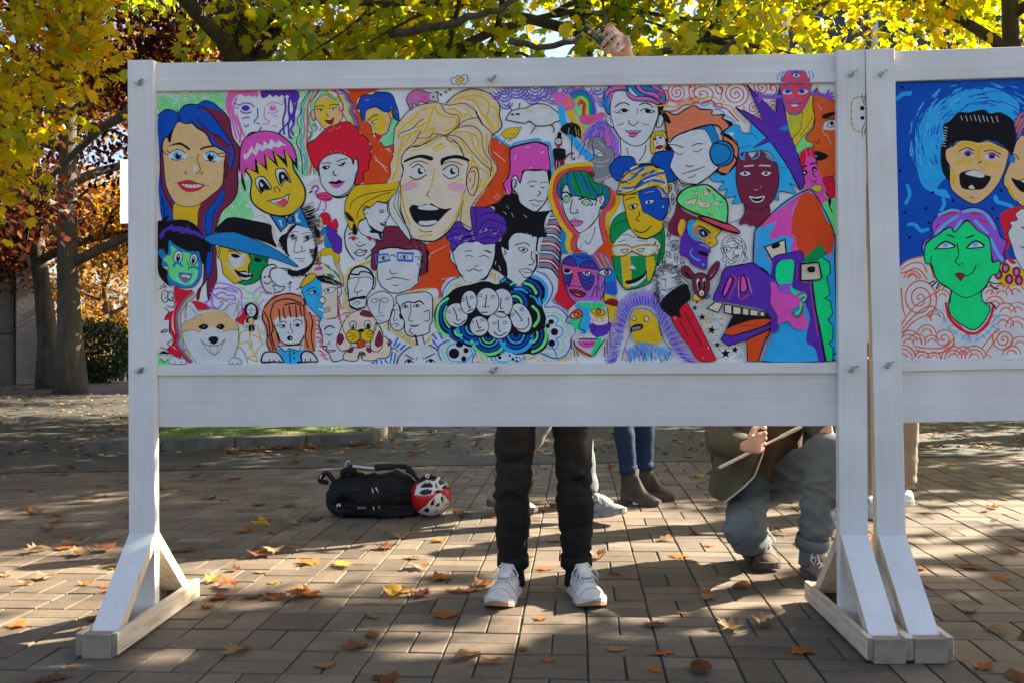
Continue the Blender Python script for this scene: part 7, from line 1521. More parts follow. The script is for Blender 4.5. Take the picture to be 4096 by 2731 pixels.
# trees to the right of the boards: their crowns throw the broken shade on the paving
grow_tree('maple_tree', 'tall yellow maple standing right of the blue painted board', (8.2, 5.3, 0), 81, 10.5, 0.27, 3.6, 3.2, 6.6, 16000, 0.17, M_LEAF_Y, M_BARK, limbs=9, droop=-0.02, spread=0.17, bkeep=0.45)
grow_tree('maple_tree', 'slim yellow maple between the tall maple and the blue painted board', (9.4, 12.0, 0), 83, 10.0, 0.22, 3.8, 2.7, 6.6, 12000, 0.16, M_LEAF_Y, M_BARK, limbs=9, droop=-0.02, spread=0.17, bkeep=0.55)
# ---------------------------------------------------------------- people
def ring_tube(V, Fc, path, rad, side=None, seg=14, caps=True):
 """path of points, rad: r or (a, b) per point; a runs along 'side'"""
 n = len(path); base = []
 for i in range(n):
  t = (path[min(n - 1, i + 1)] - path[max(0, i - 1)])
  t = t.normalized() if t.length > 1e-6 else Vector((0, 0, 1))
  s = Vector(side) if side is not None else (Vector((1, 0, 0)) if abs(t.x) < 0.9 else Vector((0, 1, 0)))
  x = (s - t * s.dot(t)).normalized(); y = t.cross(x)
  a, b = rad[i] if isinstance(rad[i], tuple) else (rad[i], rad[i])
  base.append(len(V))
  for q in range(seg):
   an = 2 * math.pi * q / seg
   V.append(path[i] + x * (a * math.cos(an)) + y * (b * math.sin(an)))
 for i in range(n - 1):
  for q in range(seg):
   p0, p1 = base[i] + q, base[i] + (q + 1) % seg
   Fc.append((p0, p1, p1 + seg, p0 + seg))
 if caps:
  for e in (0, n - 1):
   t = (path[e] - path[1 if e == 0 else n - 2]).normalized()
   a, b = rad[e] if isinstance(rad[e], tuple) else (rad[e], rad[e])
   c = len(V); V.append(path[e] + t * min(a, b) * 0.75)
   for q in range(seg):
    p0, p1 = base[e] + q, base[e] + (q + 1) % seg
    Fc.append((p1, p0, c) if e == 0 else (p0, p1, c))
def ball(V, Fc, c, rx, ry=None, rz=None, seg=14, rot=None):
 ry = ry or rx; rz = rz or rx
 b0 = len(V); st = 9
 for i in range(1, st):
  th = math.pi * i / st
  for q in range(seg):
   ph = 2 * math.pi * q / seg
   p = Vector((rx * math.sin(th) * math.cos(ph), ry * math.sin(th) * math.sin(ph), rz * math.cos(th)))
   V.append(c + (rot @ p if rot else p))
 tp = Vector((0, 0, rz)); V.append(c + (rot @ tp if rot else tp)); V.append(c - (rot @ tp if rot else tp))
 for i in range(st - 2):
  for q in range(seg):
   a, b = b0 + i * seg + q, b0 + i * seg + (q + 1) % seg
   Fc.append((a, a + seg, b + seg, b))
 T, B = len(V) - 2, len(V) - 1
 for q in range(seg):
  Fc.append((T, b0 + q, b0 + (q + 1) % seg)); Fc.append((B, b0 + (st - 2) * seg + (q + 1) % seg, b0 + (st - 2) * seg + q))
def fuse(name, V, Fc, voxel, mat, parent=None, smooth=4, fold=0.0, fscale=(9, 9, 5), seed=0, origin=None, crease=()):
 """voxel-fuses overlapping tubes into one continuous skin"""
 og = Vector(origin) if origin is not None else Vector((0, 0, 0))
 me = bpy.data.meshes.new('tmp'); me.from_pydata([tuple(v - og) for v in V], [], Fc); me.update()
 bm = bmesh.new(); bm.from_mesh(me); bmesh.ops.recalc_face_normals(bm, faces=bm.faces[:]); bm.to_mesh(me); bm.free()
 o = bpy.data.objects.new('tmp', me); COL.objects.link(o)
 md = o.modifiers.new('r', 'REMESH'); md.mode = 'VOXEL'; md.voxel_size = voxel; md.adaptivity = 0.0
 ms = o.modifiers.new('s', 'SMOOTH'); ms.factor = 0.5; ms.iterations = smooth
 bpy.context.view_layer.update()
 dg = bpy.context.evaluated_depsgraph_get()
 m2 = bpy.data.meshes.new_from_object(o.evaluated_get(dg))
 bpy.data.objects.remove(o); bpy.data.meshes.remove(me)
 if fold > 0:
  nrm = [v.normal.copy() for v in m2.vertices]
  for v, nn in zip(m2.vertices, nrm):
   p = v.co
   f = noise.noise(Vector((p.x * fscale[0] + seed, p.y * fscale[1], p.z * fscale[2]))) + 0.5 * noise.noise(Vector((p.x * fscale[0] * 2.3 + p.z * 6, p.y * fscale[1] * 2.3, p.z * fscale[2] * 2.3 + seed)))
   for zc, am, wd, sx_, ph in crease:
    q_ = (p.z + sx_ * p.x + 0.012 * math.sin(p.x * 40 + ph) - zc) / wd
    f += am * math.exp(-q_ * q_) * (0.6 + 0.6 * noise.noise(Vector((p.x * 14 + ph, p.y * 14, ph))))
   v.co = p + nn * (fold * f)
 m2.name = name; m2.materials.clear(); m2.materials.append(mat)
 m2.polygons.foreach_set('use_smooth', [True] * len(m2.polygons)); m2.update()
 ob = bpy.data.objects.new(name, m2); link(ob, parent)
 if parent is None: ob.location = og
 return ob
def cloth(name, c1, c2, rough=0.9, scale=30.0, bump=0.25):
 k = NM(name); v = k.coord('Object'); f = k.noise(v, scale * 0.15, 4.0); w = k.noise(v, scale * 12, 2.0)
 k.color(k.ramp(f, [(0.3, c1), (0.7, c2)])); k.rough(rough); k.bump(w, bump, 0.0015); k.b.inputs['Specular IOR Level'].default_value = 0.2
 return k.m
sk = NM('skin'); sv = sk.coord('Object'); sk.color(sk.ramp(sk.noise(sv, 30.0, 4.0), [(0.3, (0.50, 0.27, 0.20)), (0.7, (0.60, 0.36, 0.28))])); sk.rough(0.5)
sk.b.inputs['Subsurface Weight'].default_value = 0.12; sk.b.inputs['Subsurface Radius'].default_value = (0.01, 0.004, 0.002); M_SKIN = sk.m
M_HAIRD = simple_mat('dark_hair', (0.02, 0.014, 0.010), (0.06, 0.04, 0.025), 60, 0.5, 0.4, 0.003, (6, 6, 1))
M_SOLE = simple_mat('rubber_sole', (0.50, 0.50, 0.48), (0.62, 0.61, 0.58), 20, 0.7, 0.1)
M_GUM = simple_mat('gum_sole', (0.30, 0.15, 0.06), (0.40, 0.22, 0.10), 20, 0.7, 0.1)
M_LACE = simple_mat('lace', (0.55, 0.55, 0.56), (0.68, 0.68, 0.69), 90, 0.8, 0.1)
M_SEAM = simple_mat('seam_thread', (0.20, 0.20, 0.21), (0.28, 0.28, 0.29), 50, 0.8, 0.0)
M_EYE = simple_mat('eye', (0.03, 0.02, 0.015), (0.05, 0.03, 0.02), 10, 0.2, 0.0)

def shoe(parent, heel, ang, L_=0.285, wid=0.102, mat=None, sole=None, toe_up=0.0, og=None, laces=True, boot=0.0, heel_block=None, foxing=None):
 """heel: ground point under the heel back; ang: direction of the toe (radians in the ground plane)"""
 og = Vector(og) if og is not None else Vector((0, 0, 0))
 d = Vector((math.cos(ang), math.sin(ang), 0)); s = Vector((-d.y, d.x, 0)); up = Vector((0, 0, 1))
 def W(t, q, z):
  p = Vector(heel) + d * (t * L_) + s * (q * wid) + up * (z + toe_up * max(0.0, t) * L_)
  return p
 # outline of the sole
 prof = [(0.0, 0.22), (0.05, 0.32), (0.15, 0.37), (0.3, 0.36), (0.45, 0.37), (0.6, 0.44), (0.72, 0.49), (0.84, 0.46), (0.93, 0.34), (0.985, 0.17)]
 Hs = [0.078, 0.088, 0.092, 0.098, 0.092, 0.080, 0.067, 0.056, 0.046, 0.036]
 V, Fc = [], []; rings = []
 hb = 0.026 + (0.0 if heel_block is None else 0.0)
 for (t, w_), h in zip(prof, Hs):
  h2 = h + (boot if t < 0.36 else boot * max(0.0, 1 - (t - 0.36) * 5))
  b0 = len(V)
  lift = (heel_block or 0.0) * max(0.0, 1 - t / 0.62)
  for q in range(13):
   an = math.pi * q / 12
   cx = math.cos(an) * w_ * (1.0 - 0.26 * math.sin(an) ** 2); cz = hb + lift + (h2 - hb) * (math.sin(an) ** 0.75)
   V.append(W(t, cx, cz))
  V.append(W(t, 0, hb + lift - 0.006)); rings.append(b0)
 for i in range(len(rings) - 1):
  for q in range(12):
   a = rings[i] + q; b = rings[i + 1] + q; Fc.append((a, a + 1, b + 1, b))
  Fc.append((rings[i] + 12, rings[i] + 13, rings[i + 1] + 13, rings[i + 1] + 12)); Fc.append((rings[i] + 13, rings[i], rings[i + 1], rings[i + 1] + 13))
 Fc.append(tuple(rings[0] + q for q in reversed(range(14)))); Fc.append(tuple(rings[-1] + q for q in range(14)))
 nm = 'boot' if boot > 0 else 'shoe'
 up_o = mesh_obj(nm, [v - og for v in V], Fc, mat, parent, smooth=True)
 bm = bmesh.new(); bm.from_mesh(up_o.data); bmesh.ops.recalc_face_normals(bm, faces=bm.faces[:]); bm.to_mesh(up_o.data); bm.free()
 sub = up_o.modifiers.new('s', 'SUBSURF'); sub.levels = 1; sub.render_levels = 2
 # sole
 V, Fc = [], []
 out = [(t, w_ * 1.06) for t, w_ in prof] + [(1.0, 0.0)] + [(t, -w_ * 1.06) for t, w_ in reversed(prof)] + [(-0.02, 0.0)]
 n = len(out)
 for z in (0, 1):
  for t, q in out:
   lift = (heel_block or 0.0) * max(0.0, 1 - t / 0.62)
   zz = (lift + 0.001 + (0.014 * max(0, (t - 0.82) / 0.18)) if z == 0 else hb + lift + 0.006 + 0.008 * max(0, (t - 0.82) / 0.18))
   V.append(W(t, q, zz))
 for i in range(n): Fc.append((i, (i + 1) % n, n + (i + 1) % n, n + i))
 Fc.append(tuple(reversed(range(n)))); Fc.append(tuple(range(n, 2 * n)))
 mesh_obj('sole', [v - og for v in V], Fc, sole or M_SOLE, up_o)
 if boot > 0:
  V, Fc = [], []
  c_ = Vector(heel) + d * 0.055
  ring_tube(V, Fc, [c_ + up * 0.06, c_ + up * 0.11, c_ + up * 0.16, c_ + up * 0.205, c_ + up * 0.200, c_ + up * 0.15], [(0.058, 0.042), (0.054, 0.044), (0.052, 0.047), (0.055, 0.051), (0.050, 0.046), (0.045, 0.04)], d, 16, caps=False)
  mesh_obj('shaft', [v - og for v in V], Fc, mat, up_o, smooth=True)
 if heel_block:
  V, Fc = [], []
  for z, k_ in ((0.0, 0.9), (heel_block + 0.004, 1.0)):
   for t, q in ((0.0, -0.2), (0.0, 0.2), (0.2, 0.34), (0.27, 0.3), (0.27, -0.3), (0.2, -0.34)): V.append(W(t, q * k_, z))
  Fc = [(0, 1, 7, 6), (1, 2, 8, 7), (2, 3, 9, 8), (3, 4, 10, 9), (4, 5, 11, 10), (5, 0, 6, 11), (5, 4, 3, 2, 1, 0), (6, 7, 8, 9, 10, 11)]
  mesh_obj('heel', [v - og for v in V], Fc, M_BARK, up_o)
 if foxing:      # darker strip wrapping the toe
  V, Fc = [], []
  pts = [(t, w_ * 1.075) for t, w_ in prof[5:]] + [(1.008, 0.0)] + [(t, -w_ * 1.075) for t, w_ in reversed(prof[5:])]
  for t, q in pts:
   e = 0.014 * max(0, (t - 0.82) / 0.18); V.append(W(t, q, 0.001 + e)); V.append(W(t, q, 0.008 + e * 1.2 + 0.008 * max(0, (t - 0.9) / 0.1)))
  for i in range(len(pts) - 1): Fc.append((2 * i, 2 * i + 2, 2 * i + 3, 2 * i + 1))
  ob = mesh_obj('toe_strip', [v - og for v in V], Fc, foxing, up_o)
  so = ob.modifiers.new('s', 'SOLIDIFY'); so.thickness = 0.003; so.offset = 1
 if laces:
  SV, SF = [], []
  def onsurf(t, an):
   i = max(q for q in range(len(prof)) if prof[q][0] <= t); i = min(i, len(prof) - 2); u = (t - prof[i][0]) / (prof[i + 1][0] - prof[i][0])
   w_ = prof[i][1] + (prof[i + 1][1] - prof[i][1]) * u; h = Hs[i] + (Hs[i + 1] - Hs[i]) * u
   return W(t, math.cos(an) * w_ * (1.0 - 0.26 * math.sin(an) ** 2), hb + (h - hb) * (math.sin(an) ** 0.75) + 0.0002)
  for ts in ((0.70, 0.62), (0.86, 0.78)): ring_tube(SV, SF, [onsurf(ts[0] + (ts[1] - ts[0]) * math.sin(math.pi * q / 12), 0.25 + (math.pi - 0.5) * q / 12) for q in range(13)], [0.0011] * 13, d, 5)
  for sg in (0, 1): ring_tube(SV, SF, [onsurf(0.12 + 0.055 * q, (0.3 + 0.09 * q) if sg else math.pi - (0.3 + 0.09 * q)) for q in range(10)], [0.0011] * 10, up, 5)
  mesh_obj('seam', [v - og for v in SV], SF, M_SEAM, up_o)
  tg, tf = [], []
  ring_tube(tg, tf, [W(0.58, 0, 0.088), W(0.42, 0, 0.107), W(0.30, 0, 0.128)], [(0.022, 0.005), (0.026, 0.006), (0.027, 0.006)], s, 10)
  mesh_obj('tongue', [v - og for v in tg], tf, mat, up_o, smooth=True)
  LV, LF = [], []
  for i in range(5):
   t = 0.36 + i * 0.062; z = 0.112 - i * 0.0085
   for sg in (-1, 1):
    ring_tube(LV, LF, [W(t, sg * 0.27, z - 0.012), W(t + 0.02, sg * 0.1, z + 0.001), W(t + 0.04, -sg * 0.1, z - 0.002), W(t + 0.06, -sg * 0.27, z - 0.02)], [(0.0035, 0.002)] * 4, d, 6)
  for sg in (-1, 1):
   ring_tube(LV, LF, [W(0.36, 0, 0.116), W(0.40, sg * 0.22, 0.118), W(0.50, sg * 0.44, 0.092), W(0.56, sg * 0.40, 0.072), W(0.48, sg * 0.22, 0.098), W(0.37, sg * 0.02, 0.116)], [(0.003, 0.002)] * 6, d, 6)
   ring_tube(LV, LF, [W(0.37, 0, 0.116), W(0.47, sg * 0.14, 0.106), W(0.58, sg * 0.22, 0.088), W(0.66, sg * 0.20, 0.076)], [(0.003, 0.002)] * 4, d, 6)
  mesh_obj('laces', [v - og for v in LV], LF, M_LACE, up_o, smooth=True)
 return up_o
def head_into(V, Fc, c, yaw, s=1.0):
 rot = Matrix.Rotation(yaw, 3, 'Z')       # face looks along -Y before the turn
 ball(V, Fc, c + Vector((0, 0, 0.02)) * s, 0.076 * s, 0.095 * s, 0.105 * s, 16, rot)
 ball(V, Fc, c + rot @ Vector((0, -0.028, -0.055)) * s, 0.056 * s, 0.062 * s, 0.062 * s, 14, rot)
 ring_tube(V, Fc, [c + rot @ Vector(p) * s for p in ((0, -0.092, 0.018), (0, -0.108, -0.012), (0, -0.112, -0.026))], [0.009 * s, 0.012 * s, 0.014 * s], rot @ Vector((1, 0, 0)), 8)
 for q in (-1, 1):
  ball(V, Fc, c + rot @ Vector((q * 0.079, 0.01, -0.005)) * s, 0.012 * s, 0.02 * s, 0.032 * s, 10, rot)
 ring_tube(V, Fc, [c + rot @ Vector((-0.025, -0.09, -0.058)) * s, c + rot @ Vector((0, -0.099, -0.058)) * s, c + rot @ Vector((0.025, -0.09, -0.058)) * s], [0.006 * s] * 3, (0, 0, 1), 8)
def hair_cap(parent, c, yaw, og, mat, long=0.0, s=1.0, seed=0):
 V, Fc = [], []; rot = Matrix.Rotation(yaw, 3, 'Z')
 ball(V, Fc, c + rot @ Vector((0, 0.018, 0.045)) * s, 0.088 * s, 0.10 * s, 0.095 * s, 16, rot)
 if long > 0: ring_tube(V, Fc, [c + rot @ Vector((0, 0.04, 0.03)) * s, c + rot @ Vector((0, 0.065, -0.06)) * s, c + rot @ Vector((0, 0.075, -0.06 - long)) * s], [(0.085, 0.06), (0.085, 0.045), (0.06, 0.025)], rot @ Vector((1, 0, 0)), 12)
 return fuse('hair', [v - og for v in V], Fc, 0.008, mat, parent, 2, 0.004, (40, 40, 8), seed)
def eyes(parent, c, yaw, og, s=1.0):
 rot = Matrix.Rotation(yaw, 3, 'Z')
 for q in (-1, 1):
  V, Fc = [], []
  ball(V, Fc, c + rot @ Vector((q * 0.031, -0.083, 0.012)) * s, 0.012 * s, 0.010 * s, 0.007 * s, 10, rot)
  mesh_obj('eye', [v - og for v in V], Fc, M_EYE, parent, smooth=True)
def fist(V, Fc, wrist, knuck, across, palm_n, thumb_dir, curl=1.0, fr=0.0088, grip=None, s=1.0):
 """palm from wrist to knuckles, four bent fingers and a thumb. across: index -> little finger, palm_n: direction the palm faces"""
 ac = across.normalized(); pn = palm_n.normalized(); al = (knuck - wrist).normalized()
 ring_tube(V, Fc, [wrist, wrist.lerp(knuck, 0.35), wrist.lerp(knuck, 0.8), knuck], [(0.026 * s, 0.019 * s), (0.034 * s, 0.017 * s), (0.041 * s, 0.014 * s), (0.040 * s, 0.011 * s)], ac, 14)
 for i, (o, l) in enumerate(((-0.031, 0.92), (-0.0105, 1.0), (0.0105, 0.94), (0.030, 0.76))):
  m0 = knuck + ac * (o * s) - al * 0.006
  a1 = R(38 + 4 * i) * curl; a2 = R(118 + 4 * i) * curl; a3 = R(175 + 3 * i) * curl
  seg = [0.043 * l * s, 0.029 * l * s, 0.023 * l * s]
  P = [m0]
  for a, sl in zip((a1, a2, a3), seg): P.append(P[-1] + (al * math.cos(a) + pn * math.sin(a)) * sl)
  rr = [fr * 1.12 * s, fr * 1.02 * s, fr * 0.93 * s, fr * 0.82 * s]
  ring_tube(V, Fc, P, rr, ac, 10)
  for p, r_ in zip(P[:3], rr): ball(V, Fc, p, r_ * 1.08, seg=10)
 t0 = wrist.lerp(knuck, 0.30) - ac * (0.030 * s) + pn * 0.008
 td = thumb_dir.normalized()
 P = [t0, t0 + (al * 0.25 - ac * 0.55 + td * 0.35).normalized() * 0.036 * s, t0 + (al * 0.25 - ac * 0.55 + td * 0.35).normalized() * 0.036 * s + (al * 0.55 + td * 0.8).normalized() * 0.033 * s]
 P.append(P[-1] + (al * 0.45 + ac * 0.55 + td * 0.6).normalized() * 0.026 * s)
 ring_tube(V, Fc, P, [0.0145 * s, 0.0125 * s, 0.0105 * s, 0.009 * s], ac, 10)
def limb(V, Fc, a, b, r0, r1, mid=None, side=None):
 rm = mid if mid is not None else (r0 + r1) / 2
 ring_tube(V, Fc, [a, a.lerp(b, 0.3), a.lerp(b, 0.65), b], [r0, rm * 1.03, (rm + r1) / 2, r1], side, 12)

def person(label, J, mats, voxel=0.011, hand_fn=None, group=None, yaw=0.0, hair_long=0.0, top_name='shirt', sleeve='long', seed=0, fold=0.006, leg_w=(0.088, 0.072, 0.062, 0.058), cuff=True, hairm=None, vox_body=None, clothes=True, crease=()):
 """J: joints in world space. mats: top, trousers"""
 og = Vector((J['pelvis'].x, J['pelvis'].y, 0))
 V, Fc = [], []
 sx = (J['shR'] - J['shL']).normalized()
 tors = [J['pelvis'], J['pelvis'].lerp(J['chest'], 0.5), J['chest'], J['neck'] - (J['neck'] - J['chest']) * 0.25]
 ring_tube(V, Fc, tors, [(0.145, 0.10), (0.125, 0.09), (0.155, 0.105), (0.12, 0.075)], sx, 16)
 ring_tube(V, Fc, [J['neck'] - Vector((0, 0, 0.05)), J['neck'], J['head'] - Vector((0, 0, 0.05))], [0.062, 0.055, 0.055], sx, 12)
 head_into(V, Fc, J['head'], yaw)
 for S_ in 'LR':
  ball(V, Fc, J['sh' + S_], 0.06)
  limb(V, Fc, J['sh' + S_], J['el' + S_], 0.050, 0.038); limb(V, Fc, J['el' + S_], J['wr' + S_], 0.040, 0.026)
  limb(V, Fc, J['hip' + S_], J['kn' + S_], 0.062, 0.040); limb(V, Fc, J['kn' + S_], J['an' + S_], 0.040, 0.032, 0.040)
  f = J.get('toe' + S_)
  if f is not None and False: ring_tube(V, Fc, [J['an' + S_] + Vector((0, 0, -0.03)), J['an' + S_].lerp(f, 0.5) + Vector((0, 0, -0.02)), f], [(0.03, 0.03), (0.034, 0.026), (0.03, 0.02)], None, 10)
  h = J.get('hand' + S_)
  if h: fist(V, Fc, *h)
  else:
   dn = (J['wr' + S_] - J['el' + S_]).normalized()
   side = Vector((0, 1, 0)) if abs(dn.y) < 0.8 else Vector((1, 0, 0))
   fist(V, Fc, J['wr' + S_], J['wr' + S_] + dn * 0.085, side * (-1 if S_ == 'L' else 1), (sx if S_ == 'L' else -sx), -side, 0.35)
 body = fuse('person', V, Fc, vox_body or voxel, M_SKIN, None, 1 if vox_body and vox_body < 0.006 else 3, origin=og)
 tag(body, label, 'person', group)
 hair_cap(body, J['head'], yaw, og, hairm or M_HAIRD, hair_long, 1.0, seed)
 eyes(body, J['head'], yaw, og)
 # trousers
 V, Fc = [], []
 ring_tube(V, Fc, [J['pelvis'] + (J['chest'] - J['pelvis']) * 0.22, J['pelvis'], (J['hipL'] + J['hipR']) / 2 - Vector((0, 0, 0.02))], [(0.150, 0.108), (0.165, 0.118), (0.150, 0.11)], (J['hipR'] - J['hipL']), 16)
 for S_ in 'LR':
  h, k_, a = J['hip' + S_], J['kn' + S_], J['an' + S_]
  w = leg_w
  ring_tube(V, Fc, [h, h.lerp(k_, 0.35), h.lerp(k_, 0.75), k_], [w[0] + 0.008, w[0], w[1] + 0.006, w[1]], None, 14)
  ball(V, Fc, k_, w[1] * 1.02)
  e = k_.lerp(a, J.get('cufft', 0.93))
  ring_tube(V, Fc, [k_, k_.lerp(e, 0.3), k_.lerp(e, 0.7), e], [w[1], w[2] * 1.12, w[2], w[3]], None, 14, caps=True)
 tro = fuse('trousers', [v - og for v in V], Fc, voxel, mats[1], body, 2 if crease else 3, fold, (7, 7, 11), seed, crease=crease)
 if cuff:
  for S_ in 'LR':
   k_, a = J['kn' + S_], J['an' + S_]
   e = k_.lerp(a, J.get('cufft', 0.93)); d = (a - k_).normalized()
   V, Fc = [], []; w = leg_w[3]
   ring_tube(V, Fc, [e - d * 0.028, e - d * 0.022, e + d * 0.018, e + d * 0.024, e + d * 0.016], [w + 0.001, w + 0.006, w + 0.007, w + 0.001, w - 0.010], None, 20, caps=False)
   cu = mesh_obj('cuff', [v - og for v in V], Fc, mats[1], tro, smooth=True)
 # top
 if clothes:
  V, Fc = [], []
  ring_tube(V, Fc, [J['pelvis'] + (J['chest'] - J['pelvis']) * 0.05, J['pelvis'].lerp(J['chest'], 0.4), J['chest'], J['neck'] - (J['neck'] - J['chest']) * 0.12], [(0.168, 0.122), (0.155, 0.116), (0.178, 0.126), (0.10, 0.08)], sx, 18)
  for S_ in 'LR':
   ball(V, Fc, J['sh' + S_], 0.072)
   limb(V, Fc, J['sh' + S_], J['el' + S_], 0.066, 0.054)
   if sleeve == 'long': limb(V, Fc, J['el' + S_], J['el' + S_].lerp(J['wr' + S_], 0.94), 0.055, 0.040)
  fuse(top_name, [v - og for v in V], Fc, voxel, mats[0], body, 3, fold, (8, 8, 8), seed + 5)
 return body, og
D = at_depth
M_BLKTR = cloth('black_trousers', (0.007, 0.0065, 0.007), (0.014, 0.0125, 0.0125), 0.75)
M_GREYT = cloth('grey_tshirt', (0.16, 0.16, 0.17), (0.22, 0.22, 0.23))
M_WSHOE = simple_mat('white_leather', (0.50, 0.49, 0.47), (0.72, 0.715, 0.70), 22, 0.48, 0.25, 0.003)
# --- painter behind the main board, one hand over the top edge
Yp = 3.78
hw = D(2506, 232, 3.475); hk = D(2486, 152, 3.425)
J = dict(pelvis=Vector((0.125, 3.82, 0.93)), chest=Vector((0.125, 3.80, 1.28)), neck=Vector((0.125, 3.79, 1.47)), head=Vector((0.13, 3.77, 1.61)),
 shL=Vector((-0.055, 3.80, 1.41)), shR=Vector((0.305, 3.78, 1.43)), elL=Vector((-0.12, 3.83, 1.13)), wrL=Vector((-0.11, 3.66, 0.93)), elR=Vector((0.47, 3.66, 1.60)), wrR=D(2512, 262, 3.49),
 hipL=Vector((0.035, 3.81, 0.90)), hipR=Vector((0.215, 3.81, 0.90)), knL=D(2050, 1950, 3.74), knR=D(2300, 1950, 3.74), anL=D(2052, 2285, 3.79), anR=D(2306, 2285, 3.79), cufft=0.865)
J['toeL'] = J['anL'] + Vector((-0.03, -0.13, -0.06)); J['toeR'] = J['anR'] + Vector((0.03, -0.13, -0.06))
def pz(u, v, Y): return D(2250 + u / 6.03, 40 + v / 6.03, Y)
def painter_hand(V, Fc):
 wr = J['wrR']
 ring_tube(V, Fc, [wr, pz(1510, 1030, 3.465), pz(1450, 860, 3.450), pz(1385, 690, 3.440)], [(0.024, 0.020), (0.030, 0.021), (0.042, 0.019), (0.040, 0.014)], pz(1300, 540, 3.44) - pz(1525, 850, 3.445), 14)
 fr = 0.0088
 for P in ((pz(1300, 545, 3.436), pz(1175, 425, 3.412), pz(1075, 500, 3.400), pz(1000, 610, 3.412)),
              (pz(1395, 620, 3.430), pz(1210, 570, 3.398), pz(1085, 705, 3.392), pz(975, 840, 3.408)),
              (pz(1470, 715, 3.430), pz(1275, 745, 3.396), pz(1190, 885, 3.392), pz(1095, 1035, 3.408)),
              (pz(1520, 825, 3.435), pz(1340, 930, 3.402), pz(1285, 1000, 3.398), pz(1225, 1075, 3.410))):
  P = list(P); rr = [fr * 1.15, fr * 1.1, fr, fr * 0.85]
  ring_tube(V, Fc, P, rr, None, 10)
  for p, r_ in zip(P, rr): ball(V, Fc, p, r_ * 1.06, seg=10)
 ring_tube(V, Fc, [pz(1420, 1000, 3.455), pz(1180, 985, 3.450), pz(960, 900, 3.445), pz(845, 835, 3.440)], [0.015, 0.0135, 0.0115, 0.0095], None, 10)
_f = fist
def fist(V, Fc, *a, **k):
 if len(a) == 1: painter_hand(V, Fc)
 else: _f(V, Fc, *a, **k)
J['handR'] = (1,)
painter, og1 = person('person behind the faces board in black rolled trousers, hand raised over its top edge', J, (M_GREYT, M_BLKTR), 0.009, seed=1, leg_w=(0.083, 0.066, 0.062, 0.054), vox_body=0.0036, sleeve='short', top_name='tshirt', fold=0.0085, crease=[(0.50, 1.0, 0.012, 0.35, 1.0), (0.465, -1.2, 0.012, 0.30, 2.0), (0.435, 1.3, 0.011, -0.25, 3.0), (0.405, -1.1, 0.012, -0.3, 4.0), (0.375, 0.9, 0.011, 0.2, 5.0), (0.24, 0.8, 0.010, 0.4, 6.0), (0.215, -0.9, 0.010, -0.3, 7.0), (0.19, 0.9, 0.009, 0.3, 8.0), (0.56, -0.8, 0.014, -0.5, 9.0)])
M_SOCK = cloth('black_sock', (0.008, 0.008, 0.010), (0.016, 0.016, 0.018))
for S_, hx, ang in (('L', (2075, 2345), -1.78), ('R', (2305, 2340), -1.40)):
 a = J['an' + S_]
 hl = Vector((a.x, a.y + 0.035, 0)) - Vector((math.cos(ang), math.sin(ang), 0)) * 0.01
 shoe(painter, hl, ang, 0.305, 0.112, M_WSHOE, M_SOLE, og=og1, foxing=M_GUM)
 V, Fc = [], []; ring_tube(V, Fc, [a + Vector((0, 0, 0.06)), a, a + Vector((0, 0, -0.05))], [0.043, 0.042, 0.048], None, 12)
 mesh_obj('sock', [v - og1 for v in V], Fc, M_SOCK, painter, smooth=True)
